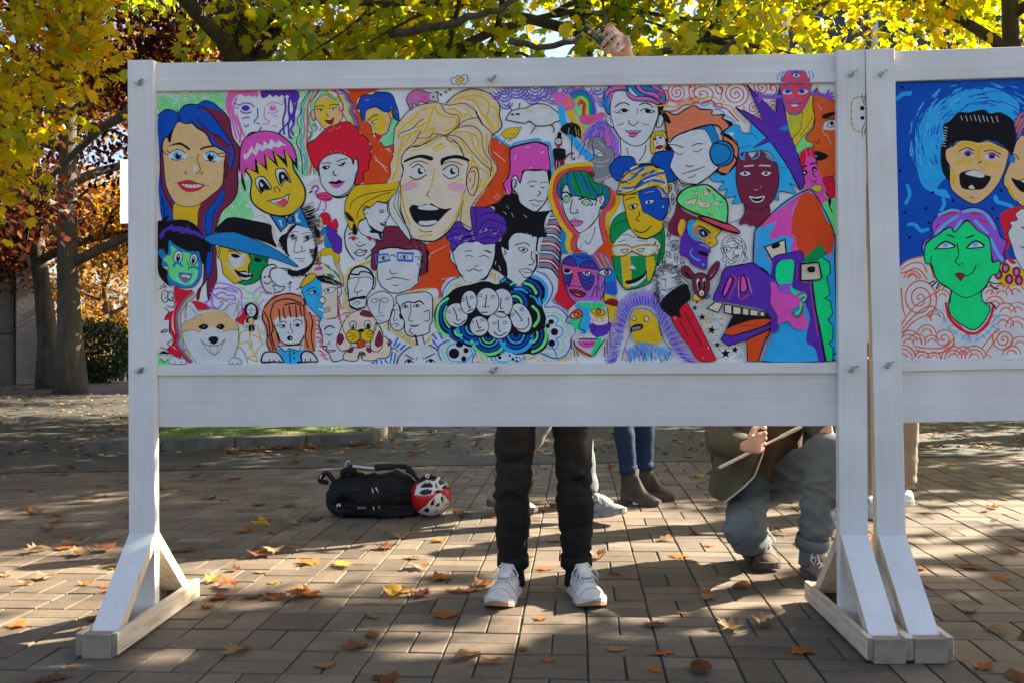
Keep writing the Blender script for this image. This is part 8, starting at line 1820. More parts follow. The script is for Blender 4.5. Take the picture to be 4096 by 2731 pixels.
# markers in that hand
mk = NM('marker_barrel_black'); mk.color((0.012, 0.011, 0.012)); mk.rough(0.38); M_MKB = mk.m
M_MKY = simple_mat('marker_barrel_yellow', (0.55, 0.45, 0.05), (0.6, 0.5, 0.06), 10, 0.3, 0.0)
def marker(label, a, b, r, tail, text=False):
 d = (b - a).normalized(); L_ = (b - a).length
 root = tag(empty('paint_marker', a), label, 'marker')
 z0 = Vector((0, 0, 0))
 def part(nm, t0, t1, r0, r1, m):
  V, Fc = [], []
  e = 0.0015
  ring_tube(V, Fc, [d * t0, d * (t0 + e), d * (t1 - e), d * t1], [r0 * 0.86, r0, r1, r1 * 0.9], None, 20, caps=False)
  n = 20; Fc.append(tuple(range(n - 1, -1, -1))); Fc.append(tuple(range(len(V) - n, len(V))))
  return mesh_obj(nm, V, Fc, m, root, smooth=False)
 part('cap', 0.0, L_ * 0.16, r, r * 1.02, M_MKB); part('barrel', L_ * 0.16, L_ * 0.78, r * 0.97, r * 0.97, M_MKB); part('tail', L_ * 0.78, L_, r * 0.97, r * 0.9, tail)
 if text:
  view = (Vector((0, 0, HCAM)) - a).normalized(); x = d; zn = (view - d * view.dot(d)).normalized(); yv = zn.cross(x)
  cu_m = [('P', (0.65, 0.10, 0.08)), ('O', (0.55, 0.5, 0.06)), ('S', (0.08, 0.42, 0.12)), ('C', (0.06, 0.25, 0.6)), ('A', (0.6, 0.08, 0.06))]
  for i, (ch, col) in enumerate(cu_m):
   tc = bpy.data.curves.new('t', 'FONT'); tc.body = ch; tc.size = 0.016; tc.align_x = 'CENTER'; tc.align_y = 'CENTER'
   ob = bpy.data.objects.new('t', tc); COL.objects.link(ob); bpy.context.view_layer.update()
   m2 = bpy.data.meshes.new_from_object(ob.evaluated_get(bpy.context.evaluated_depsgraph_get())); bpy.data.objects.remove(ob)
   k = NM('print_' + ch); k.color(col); m2.materials.clear(); m2.materials.append(k.m)
   M = Matrix((x, yv, zn)).transposed().to_4x4(); M.translation = d * (L_ * (0.27 + 0.095 * i)) + zn * (r * 1.0 + 0.0004)
   m2.transform(M); m2.name = 'letter'
   link(bpy.data.objects.new('letter', m2), root)
  V, Fc = [], []; c = d * (L_ * 0.195) + zn * (r * 1.03 + 0.0003)
  mesh_obj('print_patch', [c - x * 0.005 - yv * 0.006, c + x * 0.005 - yv * 0.006, c + x * 0.005 + yv * 0.006, c - x * 0.005 + yv * 0.006], [(0, 1, 2, 3)], M_MKY, root)
 return root
marker('thick black paint marker with colourful lettering held in the raised hand', pz(525, 425, 3.420), pz(1215, 985, 3.428), 0.0132, M_MKY, True)
marker('small black marker cap end poking out behind the raised index finger', pz(945, 480, 3.452), pz(1250, 720, 3.456), 0.0085, M_MKB)

# --- squatting person with olive jacket
M_OLIVE = cloth('olive_jacket', (0.055, 0.055, 0.035), (0.095, 0.092, 0.062))
M_SWEAT = cloth('brown_sweater', (0.085, 0.055, 0.040), (0.15, 0.10, 0.075), scale=60, bump=0.8)
M_GJEAN = cloth('blue_grey_jeans', (0.075, 0.095, 0.11), (0.14, 0.165, 0.185))
M_BSHOE = cloth('brown_suede', (0.13, 0.095, 0.07), (0.21, 0.165, 0.125))
M_BSOLE = simple_mat('brown_sole', (0.05, 0.04, 0.03), (0.09, 0.07, 0.055), 20, 0.8, 0.1)
q3 = lambda u, v, Y: D(2740 + u / 2.1186, 1660 + v / 2.1186, Y)
J = dict(pelvis=q3(690, 560, 4.36), chest=q3(700, 10, 4.27), neck=q3(700, -330, 4.16), head=q3(690, -560, 4.10), shL=q3(330, -250, 4.22), shR=q3(1020, -250, 4.20),
 elL=q3(300, 215, 4.10), wrL=q3(520, 262, 3.93), elR=q3(1130, 60, 4.10), wrR=q3(1160, 175, 3.93), hipL=q3(560, 590, 4.33), hipR=q3(830, 560, 4.33),
 knL=q3(500, 980, 4.00), knR=q3(1215, 330, 3.88), anL=q3(600, 1130, 4.33), anR=q3(1065, 1150, 4.00), cufft=0.90)
J['toeL'] = q3(590, 1235, 4.20); J['toeR'] = q3(1090, 1300, 3.86)
kL = q3(640, 235, 3.875)
J['handL'] = (J['wrL'], kL, Vector((-0.10, -0.25, -1)), Vector((0.1, 1.0, 0.0)), Vector((0.3, 0.6, 0.2)), 1.0, 0.0092)
J['handR'] = (J['wrR'], q3(1235, 165, 3.865), Vector((0.1, -0.9, -0.45)), Vector((0.2, 0.4, -0.9)), Vector((0.5, -0.2, 0.5)), 0.75, 0.0092)
squat, og2 = person('person squatting beside the board post in olive jacket, brown sweater and grey jeans', J, (M_SWEAT, M_GJEAN), 0.010, seed=3, fold=0.014, top_name='sweater', leg_w=(0.088, 0.080, 0.066, 0.060), vox_body=0.0042, sleeve='none', crease=[(0.42, 1.0, 0.010, 0.6, 1.0), (0.39, -1.0, 0.010, 0.6, 2.0), (0.36, 1.0, 0.010, -0.7, 3.0), (0.30, -1.0, 0.012, -0.7, 4.0), (0.25, 1.0, 0.010, 0.5, 5.0), (0.20, -1.0, 0.010, 0.5, 6.0), (0.16, 0.9, 0.010, -0.4, 7.0), (0.33, 0.9, 0.010, 0.9, 8.0)])
aR, aL = J['anR'], J['anL']
shoe(squat, Vector((aR.x, aR.y + 0.06, 0)), -1.42, 0.285, 0.108, M_BSHOE, M_BSOLE, og=og2)
shoe(squat, Vector((aL.x + 0.01, aL.y - 0.01, 0.045)), -1.62, 0.225, 0.108, M_BSHOE, M_BSOLE, og=og2, toe_up=-0.20)
for a in (aR, aL):
 V, Fc = [], []; ring_tube(V, Fc, [a + Vector((0, 0, 0.09)), a + Vector((0, 0, 0.02)), a + Vector((0, 0, -0.05))], [0.046, 0.044, 0.05], None, 12)
 mesh_obj('sock', [v - og2 for v in V], Fc, M_GJEAN, squat, smooth=True)
# jacket: sleeves fused, body as two open fronts and a back
V, Fc = [], []
for S_ in 'LR':
 ball(V, Fc, J['sh' + S_], 0.082); limb(V, Fc, J['sh' + S_], J['el' + S_], 0.078, 0.066); ball(V, Fc, J['el' + S_], 0.066); limb(V, Fc, J['el' + S_], J['el' + S_].lerp(J['wr' + S_], 0.93), 0.066, 0.046)
jk = fuse('jacket', [v - og2 for v in V], Fc, 0.009, M_OLIVE, squat, 3, 0.010, (12, 12, 12), 8)
def sheet(name, rows, parent, mat, th=0.008):
 n, m = len(rows), len(rows[0])
 rows = [catmull([(p.x, p.y) for p in r_], False, 4) and r_ for r_ in rows]
 V = [p - og2 for r_ in rows for p in r_]
 Fc = [(a * m + b, a * m + b + 1, (a + 1) * m + b + 1, (a + 1) * m + b) for a in range(n - 1) for b in range(m - 1)]
 o = mesh_obj(name, V, Fc, mat, parent, smooth=True)
 so = o.modifiers.new('t', 'SOLIDIFY'); so.thickness = th; so.offset = 0
 su = o.modifiers.new('s', 'SUBSURF'); su.levels = 2; su.render_levels = 2
 return o
sheet('jacket_front', [[q3(200, -260, 4.34), q3(330, -280, 4.16), q3(480, -270, 4.08), q3(640, -240, 4.06)], [q3(215, 20, 4.36), q3(340, 20, 4.12), q3(520, 30, 4.06), q3(680, 60, 4.08)], [q3(250, 260, 4.40), q3(360, 300, 4.14), q3(520, 320, 4.05), q3(655, 320, 4.07)],
 [q3(215, 480, 4.42), q3(340, 500, 4.12), q3(460, 510, 4.02), q3(580, 510, 4.02)], [q3(190, 620, 4.42), q3(290, 640, 4.14), q3(380, 640, 4.02), q3(470, 620, 3.99)], [q3(210, 680, 4.40), q3(270, 715, 4.18), q3(310, 735, 4.06), q3(330, 730, 4.00)]], jk, M_OLIVE)
sheet('jacket_front', [[q3(960, -240, 4.06), q3(1060, -250, 4.10), q3(1150, -240, 4.26)], [q3(985, 60, 4.06), q3(1050, 60, 4.08), q3(1140, 80, 4.26)], [q3(1005, 220, 4.06), q3(1040, 260, 4.08), q3(1120, 330, 4.28)], [q3(960, 400, 4.10), q3(1000, 430, 4.14), q3(1080, 500, 4.30)]], jk, M_OLIVE)
sheet('jacket_back', [[q3(190, -270, 4.34), q3(500, -300, 4.46), q3(800, -300, 4.46), q3(1160, -240, 4.28)], [q3(215, 100, 4.38), q3(500, 60, 4.52), q3(820, 60, 4.52), q3(1140, 100, 4.28)], [q3(190, 620, 4.42), q3(480, 640, 4.56), q3(800, 640, 4.56), q3(1085, 500, 4.32)]], jk, M_OLIVE)
M_ZIP = simple_mat('zip_metal', (0.30, 0.30, 0.27), (0.5, 0.5, 0.46), 200, 0.4, 0.3, metallic=0.7)
V, Fc = [], []; ring_tube(V, Fc, [q3(690, 60, 4.06), q3(662, 320, 4.045), q3(588, 515, 3.995), q3(475, 628, 3.965), q3(335, 738, 3.975)], [0.0045] * 5, None, 6)
mesh_obj('zip', [v - og2 for v in V], Fc, M_ZIP, jk)
# brush: pale handle, dark tip, held in the front fist
br_a, br_b = q3(178, 500, 3.925), q3(985, 95, 3.90)
root = tag(empty('paint_brush', br_a), 'long pale-handled brush with a dark tip held by the squatting person', 'brush')
dv = br_b - br_a
M_STICK = simple_mat('pale_plastic', (0.52, 0.47, 0.36), (0.62, 0.57, 0.46), 30, 0.5, 0.1)
for nm, t0, t1, r_, m_ in (('bristles', 0.0, 0.14, 0.0062, M_BARK), ('ferrule', 0.135, 0.47, 0.0075, M_STICK), ('handle', 0.45, 0.80, 0.0052, M_STICK), ('handle_end', 0.78, 1.0, 0.0085, M_STICK)):
 V, Fc = [], []; ring_tube(V, Fc, [dv * t0, dv * (t0 + 0.02), dv * (t1 - 0.01), dv * t1], [r_ * (0.5 if nm == 'bristles' else 0.8), r_, r_, r_ * 0.8], None, 10); mesh_obj(nm, V, Fc, m_, root, smooth=True)

# --- woman in ankle boots, facing right
M_JEAN = cloth('dark_blue_jeans', (0.009, 0.022, 0.055), (0.020, 0.042, 0.090))
M_BOOT = cloth('grey_suede_boot', (0.045, 0.038, 0.030), (0.08, 0.068, 0.054))
M_COAT = cloth('dark_coat', (0.03, 0.03, 0.035), (0.06, 0.06, 0.065))
q2 = lambda u, v, Y: D(1900 + u / 1.9595, 1660 + v / 1.9595, Y)
bl, brt = on_ground(1900 + 1215 / 1.9595, 2014), on_ground(1900 + 1330 / 1.9595, 1996)
J = dict(anL=Vector((bl.x, bl.y, 0.13)), anR=Vector((brt.x, brt.y, 0.13)), knL=Vector((bl.x - 0.045, bl.y - 0.02, 0.49)), knR=Vector((brt.x + 0.0, brt.y - 0.02, 0.49)), hipL=Vector((bl.x - 0.035, bl.y, 0.88)), hipR=Vector((brt.x - 0.02, brt.y, 0.88)), cufft=0.80)
pc = (J['hipL'] + J['hipR']) / 2
J.update(pelvis=pc + Vector((0, 0, 0.03)), chest=pc + Vector((0, 0, 0.36)), neck=pc + Vector((0, 0, 0.54)), head=pc + Vector((0.02, 0, 0.68)), shL=pc + Vector((0.08, -0.16, 0.48)), shR=pc + Vector((-0.08, 0.16, 0.48)), elL=pc + Vector((0.12, -0.22, 0.22)), elR=pc + Vector((-0.06, 0.22, 0.22)), wrL=pc + Vector((0.28, -0.16, 0.17)), wrR=pc + Vector((0.14, 0.18, 0.14)))
wom, og3 = person('person in skinny dark blue jeans and grey heeled ankle boots behind the board', J, (M_COAT, M_JEAN), 0.012, seed=6, yaw=R(62), hair_long=0.22, leg_w=(0.078, 0.058, 0.055, 0.048), cuff=True, top_name='coat', fold=0.004)
for S_, an in (('L', -0.62), ('R', -0.30)):
 a = J['an' + S_]
 shoe(wom, Vector((a.x, a.y, 0)) - Vector((math.cos(an), math.sin(an), 0)) * 0.055, an, 0.255, 0.092, M_BOOT, M_BSOLE, og=og3, laces=False, boot=0.10, heel_block=0.05)
# --- walker seen between the black trousers
M_LTROU = cloth('faded_grey_trousers', (0.10, 0.12, 0.125), (0.17, 0.19, 0.195))
M_SNK = simple_mat('grey_running_shoe', (0.12, 0.12, 0.12), (0.32, 0.32, 0.32), 26, 0.6, 0.2)
ff, bf = on_ground(2352, 2082), on_ground(2108, 2058)
J = dict(anR=Vector((ff.x + 0.0, ff.y, 0.12)), anL=Vector((bf.x - 0.16, bf.y + 0.02, 0.17)), knR=Vector((ff.x - 0.06, ff.y + 0.02, 0.50)), knL=Vector((bf.x + 0.06, bf.y, 0.50)), cufft=0.90)
pc = Vector(((ff.x + bf.x) / 2 + 0.04, (ff.y + bf.y) / 2, 0.90))
J.update(hipL=pc + Vector((0, 0.08, 0)), hipR=pc + Vector((0, -0.08, 0)), pelvis=pc + Vector((0, 0, 0.03)), chest=pc + Vector((0.03, 0, 0.38)), neck=pc + Vector((0.04, 0, 0.57)), head=pc + Vector((0.07, 0, 0.71)), shR=pc + Vector((0.03, -0.18, 0.51)), shL=pc + Vector((0.03, 0.18, 0.51)), elR=pc + Vector((-0.08, -0.22, 0.24)), wrR=pc + Vector((0.06, -0.22, 0.02)), elL=pc + Vector((0.10, 0.22, 0.24)), wrL=pc + Vector((0.28, 0.2, 0.10)))
wlk, og4 = person('person striding past in faded grey trousers and grey running shoes', J, (M_COAT, M_LTROU), 0.012, seed=9, yaw=R(85), leg_w=(0.092, 0.080, 0.070, 0.066), cuff=False, top_name='hoodie', fold=0.009)
shoe(wlk, Vector((ff.x - 0.02, ff.y + 0.02, 0.004)), R(-42), 0.27, 0.105, M_SNK, M_SNK, toe_up=0.2, og=og4)
shoe(wlk, Vector((bf.x - 0.22, bf.y + 0.02, 0.05)), R(-2), 0.28, 0.105, M_SNK, M_BSOLE, toe_up=-0.16, og=og4)
# --- khaki trousers between and beside the posts
M_KHAKI = cloth('khaki_trousers', (0.20, 0.16, 0.115), (0.30, 0.245, 0.18))
M_WTEE = cloth('white_tee', (0.62, 0.62, 0.62), (0.72, 0.72, 0.72))
lf, rf = on_ground(3482, 2068), on_ground(3630, 2024)
J = dict(anL=Vector((lf.x, lf.y + 0.12, 0.12)), anR=Vector((rf.x, rf.y + 0.06, 0.13)), knL=Vector((lf.x + 0.03, lf.y + 0.05, 0.50)), knR=Vector((rf.x - 0.03, rf.y + 0.0, 0.50)), cufft=0.97)
pc = Vector(((lf.x + rf.x) / 2 - 0.03, (lf.y + rf.y) / 2 + 0.10, 0.90))
J.update(hipL=pc + Vector((-0.085, 0, 0)), hipR=pc + Vector((0.085, 0, 0)), pelvis=pc + Vector((0, 0, 0.03)), chest=pc + Vector((0, 0, 0.38)), neck=pc + Vector((0, -0.01, 0.57)), head=pc + Vector((-0.01, -0.03, 0.71)), shL=pc + Vector((-0.185, 0, 0.51)), shR=pc + Vector((0.185, 0, 0.51)), elL=pc + Vector((-0.24, 0.02, 0.24)), wrL=pc + Vector((-0.20, -0.14, 0.06)), elR=pc + Vector((0.24, 0.02, 0.24)), wrR=pc + Vector((0.22, -0.12, 0.04)))
khk, og5 = person('person in loose khaki trousers and white sneakers behind the gap between both boards', J, (M_WTEE, M_KHAKI), 0.012, seed=12, yaw=R(8), leg_w=(0.10, 0.088, 0.082, 0.080), cuff=False, top_name='tshirt', sleeve='short', fold=0.011)
shoe(khk, Vector((lf.x, lf.y + 0.17, 0)), R(-82), 0.285, 0.105, M_WSHOE, M_SOLE, og=og5); shoe(khk, Vector((rf.x + 0.045, rf.y + 0.05, 0)), R(200), 0.27, 0.105, M_WSHOE, M_SOLE, og=og5)
# --- two far walkers beyond the shrub
M_FAR = cloth('dark_far_clothes', (0.012, 0.013, 0.018), (0.025, 0.026, 0.034))
for q, (px, Y, sd, lab) in enumerate(((472, 50.0, 31, 'distant person in dark clothes walking beyond the evergreen shrub'), (502, 46.0, 33, 'taller distant person in a long dark coat beyond the evergreen shrub'))):
 b = D(px, 1440, Y); z = gz(Y); s = 1.0 if q == 0 else 1.08
 P_ = lambda x, y, h: Vector((b.x + x * s, Y + y * s, z + h * s))
 J = dict(pelvis=P_(0, 0, 0.93), chest=P_(0, 0, 1.30), neck=P_(0, 0, 1.47), head=P_(0, 0, 1.61), shL=P_(-0.18, 0, 1.41), shR=P_(0.18, 0, 1.41), elL=P_(-0.23, 0.03, 1.14), elR=P_(0.23, 0.03, 1.14), wrL=P_(-0.22, -0.1, 0.92), wrR=P_(0.22, -0.1, 0.92), hipL=P_(-0.09, 0, 0.9), hipR=P_(0.09, 0, 0.9), knL=P_(-0.10, -0.08, 0.5), knR=P_(0.10, 0.05, 0.5), anL=P_(-0.11, -0.05, 0.1), anR=P_(0.11, 0.15, 0.1))
 fp, og6 = person(lab, J, (M_FAR, M_FAR), 0.02, seed=sd, cuff=False, top_name='coat', vox_body=0.016)
# ---------------------------------------------------------------- bag and helmet
qb = lambda u, v, Y: D(1220 + u / 3.675, 1800 + v / 3.675, Y)
M_BAG = cloth('black_nylon', (0.006, 0.006, 0.007), (0.013, 0.013, 0.014), 0.75, 40, 0.4)
M_WEB = cloth('black_webbing', (0.010, 0.010, 0.011), (0.020, 0.020, 0.021), 0.7, 80, 0.6)
M_REFL = simple_mat('grey_reflective', (0.35, 0.34, 0.37), (0.45, 0.44, 0.47), 40, 0.45, 0.1)
M_CHROME = simple_mat('zip_puller', (0.45, 0.42, 0.38), (0.65, 0.62, 0.58), 60, 0.3, 0.0, metallic=0.8)
og7 = on_ground(1470, 2075)
bag = tag(empty('messenger_bag', og7), 'black nylon bag with steel zip pullers lying next to the bicycle helmet', 'bag')
V, Fc = [], []
Yb = og7.y + 0.17
def bb_(u, v, Y, rx, ry, rz): ball(V, Fc, qb(u, v, Y), rx, ry, rz, 16)
bb_(560, 640, Yb, 0.085, 0.13, 0.085); bb_(900, 700, Yb, 0.14, 0.155, 0.105); bb_(1250, 690, Yb, 0.14, 0.155, 0.10); bb_(1480, 640, Yb, 0.10, 0.13, 0.085); bb_(700, 830, Yb - 0.02, 0.12, 0.14, 0.066); bb_(1100, 860, Yb - 0.03, 0.18, 0.14, 0.062); bb_(1450, 880, Yb - 0.02, 0.11, 0.13, 0.052); bb_(760, 520, Yb + 0.02, 0.12, 0.12, 0.075); bb_(1080, 560, Yb, 0.15, 0.13, 0.085); bb_(1300, 560, Yb, 0.12, 0.13, 0.085); bb_(1000, 800, Yb, 0.19, 0.15, 0.085); bb_(500, 700, Yb, 0.07, 0.12, 0.09); bb_(1380, 470, Yb + 0.03, 0.075, 0.09, 0.06)
ring_tube(V, Fc, [qb(520, 600, Yb - 0.10), qb(900, 740, Yb - 0.135), qb(1400, 660, Yb - 0.12)], [0.03, 0.045, 0.03], None, 12)
V = [Vector((p.x, p.y, max(p.z, 0.004))) for p in V]
fuse('body', [v - og7 for v in V], Fc, 0.008, M_BAG, bag, 3, 0.015, (16, 16, 16), 4)
def strip(name, pts, w, t, mat, par=bag, side=(0, 1, 0)):
 V, Fc = [], []
 P = [Vector(p) for p in pts]
 n = len(P); full = []
 for i in range(n - 1):
  for s in range(4):
   u = s / 4.0
   p0, p1, p2, p3 = P[max(0, i - 1)], P[i], P[i + 1], P[min(n - 1, i + 2)]
   full.append(0.5 * ((2 * p1) + (p2 - p0) * u + (2 * p0 - 5 * p1 + 4 * p2 - p3) * u * u + (3 * p1 - p0 - 3 * p2 + p3) * u ** 3))
 full.append(P[-1])
 ring_tube(V, Fc, full, [(w, t)] * len(full), side, 10)
 return mesh_obj(name, [v - og7 for v in V], Fc, mat, par, smooth=True)
Ys = Yb - 0.02
strip('strap', [qb(600, 420, Ys), qb(610, 300, Ys), qb(680, 235, Ys), qb(1000, 270, Ys), qb(1300, 240, Ys), qb(1480, 235, Ys), qb(1600, 330, Ys), qb(1660, 460, Ys)], 0.022, 0.004, M_WEB, side=(0, 1, 0.5))
strip('strap', [qb(700, 228, Ys - 0.022), qb(860, 250, Ys - 0.024), qb(1040, 268, Ys - 0.022)], 0.008, 0.004, M_REFL, side=(0, 0.2, 1))
strip('strap_pad', [qb(1030, 245, Ys - 0.004), qb(1160, 240, Ys - 0.004), qb(1310, 238, Ys - 0.004)], 0.026, 0.015, M_WEB, side=(0, 1, 0.4))
strip('buckle', [qb(545, 330, Ys - 0.01), qb(640, 290, Ys - 0.01), qb(740, 330, Ys - 0.01)], 0.024, 0.020, M_BAG); strip('buckle', [qb(1405, 235, Ys - 0.01), qb(1500, 245, Ys - 0.01)], 0.024, 0.014, M_BAG)
strip('side_loop', [qb(440, 470, Ys), qb(330, 330, Ys), qb(240, 390, Ys), qb(230, 450, Ys), qb(330, 470, Ys)], 0.020, 0.014, M_WEB); strip('tape_end', [qb(590, 240, Ys - 0.01), qb(610, 170, Ys - 0.01), qb(650, 160, Ys - 0.01)], 0.018, 0.004, M_REFL); strip('tape_end', [qb(225, 410, Ys - 0.012), qb(245, 360, Ys - 0.012)], 0.012, 0.005, M_REFL)
strip('handle', [qb(1500, 300, Ys), qb(1590, 350, Ys - 0.02), qb(1660, 430, Ys)], 0.012, 0.010, M_WEB)
strip('zip', [qb(420, 640, Yb - 0.12), qb(700, 590, Yb - 0.15), qb(1000, 575, Yb - 0.155), qb(1350, 600, Yb - 0.15), qb(1540, 640, Yb - 0.12)], 0.004, 0.004, M_WEB); strip('zip', [qb(440, 840, Yb - 0.13), qb(750, 815, Yb - 0.168), qb(1050, 810, Yb - 0.172), qb(1400, 840, Yb - 0.16), qb(1540, 860, Yb - 0.13)], 0.004, 0.004, M_WEB)
Yf = Yb - 0.158
for u, v, du, dv_ in ((985, 560, 20, 85), (1040, 545, 40, 80), (1000, 810, 20, 90), (1080, 800, 22, 80), (460, 870, 25, -85), (510, 780, 10, 90), (545, 900, -12, 75)):
 yy = Yf + (0.035 if u < 600 else 0.004)
 strip('zip_puller', [qb(u, v, yy), qb(u + du * 0.5, v + dv_ * 0.5, yy - 0.006), qb(u + du, v + dv_, yy - 0.002)], 0.0042, 0.0022, M_CHROME, side=(1, 0, 0))
tc = bpy.data.curves.new('t', 'FONT'); tc.body = 'BORN'; tc.size = 0.017; tc.align_x = 'CENTER'; tc.align_y = 'CENTER'
ob = bpy.data.objects.new('t', tc); COL.objects.link(ob); bpy.context.view_layer.update()
m2 = bpy.data.meshes.new_from_object(ob.evaluated_get(bpy.context.evaluated_depsgraph_get())); bpy.data.objects.remove(ob)
m2.transform(Matrix.Rotation(R(90), 4, 'X')); m2.materials.clear(); m2.materials.append(M_REFL); m2.name = 'lettering'
lt = link(bpy.data.objects.new('lettering', m2), bag); lt.location = qb(835, 845, Yf - 0.012) - og7
# helmet: crown towards the camera, vents recessed in the shell
def inpoly(x, y, P):
 c = False; j = len(P) - 1
 for i in range(len(P)):
  if (P[i][1] > y) != (P[j][1] > y) and x < (P[j][0] - P[i][0]) * (y - P[i][1]) / (P[j][1] - P[i][1]) + P[i][0]: c = not c
  j = i
 return c
vents = [nums(s) for s in ("1690,580 1750,510 1830,500 1880,560 1870,590 1700,600", "1680,690 1690,640 1800,620 1870,640 1850,690 1740,712", "1955,510 2000,440 2060,470 2065,530 1990,555", "2015,605 2060,550 2115,560 2118,612 2030,622", "1925,655 1955,628 1990,655 1955,685", "1845,845 1905,750 1900,860 1860,885", "1998,780 2010,718 2052,770 2042,850", "1745,950 1790,905 1840,950 1800,1000 1750,980", "1920,890 1950,838 1985,840 1970,885", "2015,925 2080,838 2115,850", "1888,985 1960,943 1930,982", "1915,540 1935,528 1950,600 1925,602")]
whites = [nums("1605,715 1640,560 1780,478 1900,500 1960,430 2020,408 2080,470 2130,570 2060,625 1960,640 1900,640 1890,700 1740,718 1660,705"), nums("1640,980 1780,870 1930,700 1990,680 2060,740 2130,800 2115,870 2000,995 1880,1032 1760,1012")]
hc = qb(1850, 725, og7.y + 0.08); hc.z = max(hc.z, 0.112)
hx, hy = 0.113, 0.113
ax = (Vector((0, 0, HCAM)) - hc).normalized(); axx = Vector((1, 0, 0)); axx = (axx - ax * axx.dot(ax)).normalized(); axy = ax.cross(axx)
N_ = 84; V, Fc, MI = [], [], []
gridv = {}
for i in range(N_ + 1):
 for q in range(N_ + 1):
  u, v = 2 * i / N_ - 1, 2 * q / N_ - 1
  # square to disc
  x, y = u * math.sqrt(1 - v * v / 2), v * math.sqrt(1 - u * u / 2)
  z = math.sqrt(max(0.0, 1 - (x * x + y * y) * 0.985))
  px, py = 1850 + 310 * x, 725 - 320 * y
  vent = any(inpoly(px, py, P) for P in vents)
  k_ = 0.80 if vent else 1.0
  gridv[i, q] = len(V)
  V.append(axx * (x * hx * (0.5 + 0.5 * k_ if vent else 1)) + axy * (y * hy * (0.5 + 0.5 * k_ if vent else 1)) + ax * (z * 0.135 * k_ - 0.035))
for i in range(N_):
 for q in range(N_):
  u, v = 2 * (i + 0.5) / N_ - 1, 2 * (q + 0.5) / N_ - 1
  x, y = u * math.sqrt(1 - v * v / 2), v * math.sqrt(1 - u * u / 2)
  px, py = 1850 + 310 * x, 725 - 320 * y
  m_ = 0
  if any(inpoly(px, py, P) for P in vents): m_ = 2
  elif any(inpoly(px, py, P) for P in whites): m_ = 1
  elif py < 520 and px < 1950: m_ = 2
  Fc.append((gridv[i, q], gridv[i + 1, q], gridv[i + 1, q + 1], gridv[i, q + 1])); MI.append(m_)
def gloss(n, c, r=0.25):
 k = NM(n); k.color(c); k.rough(r); return k.m
helmet = tag(empty('bicycle_helmet', hc), 'red and white bicycle helmet with black vents leaning on the black bag', 'helmet')
sh_ = mesh_obj('shell', V, Fc, [gloss('helmet_red', (0.50, 0.012, 0.014)), gloss('helmet_white', (0.66, 0.65, 0.63)), gloss('helmet_black', (0.012, 0.012, 0.013), 0.6)], helmet, smooth=True, mat_idx=MI)
rim = [gridv[i, 0] for i in range(N_)] + [gridv[N_, q] for q in range(N_)] + [gridv[i, N_] for i in range(N_, 0, -1)] + [gridv[0, q] for q in range(N_, 0, -1)]
RV, RF = [], []
for t in rim: RV.append(Vector(V[t])); 
nr_ = len(RV)
for s_, k_ in ((-0.045, 0.98), (-0.07, 0.86)):
 for t in range(nr_):
  p = RV[t]; RV.append(p * k_ + ax * s_)
for lv in (0, 1):
 for t in range(nr_): RF.append((lv * nr_ + t, lv * nr_ + (t + 1) % nr_, (lv + 1) * nr_ + (t + 1) % nr_, (lv + 1) * nr_ + t))
RF.append(tuple(2 * nr_ + t for t in range(nr_)))
mesh_obj('liner', RV, RF, gloss('helmet_foam', (0.02, 0.02, 0.021), 0.8), helmet, smooth=True)
V, Fc = [], []; c0 = qb(1800, 375, og7.y + 0.06) - hc
ring_tube(V, Fc, [c0, c0 + ax * 0.006], [0.0125, 0.0125], None, 16); kn = mesh_obj('dial', V, Fc, gloss('dial_white', (0.6, 0.6, 0.6)), helmet)
V, Fc = [], []; ring_tube(V, Fc, [c0 + ax * 0.014, c0 + ax * 0.0165], [0.006, 0.006], None, 12); mesh_obj('dial_cap', V, Fc, gloss('dial_red', (0.6, 0.02, 0.03)), kn)
V, Fc = [], []; ring_tube(V, Fc, [qb(1680, 430, og7.y + 0.10) - hc, qb(1740, 385, og7.y + 0.07) - hc, c0, qb(1900, 385, og7.y + 0.08) - hc, qb(1960, 420, og7.y + 0.10) - hc], [(0.012, 0.004)] * 5, ax, 8); mesh_obj('strap', V, Fc, M_WEB, helmet, smooth=True)

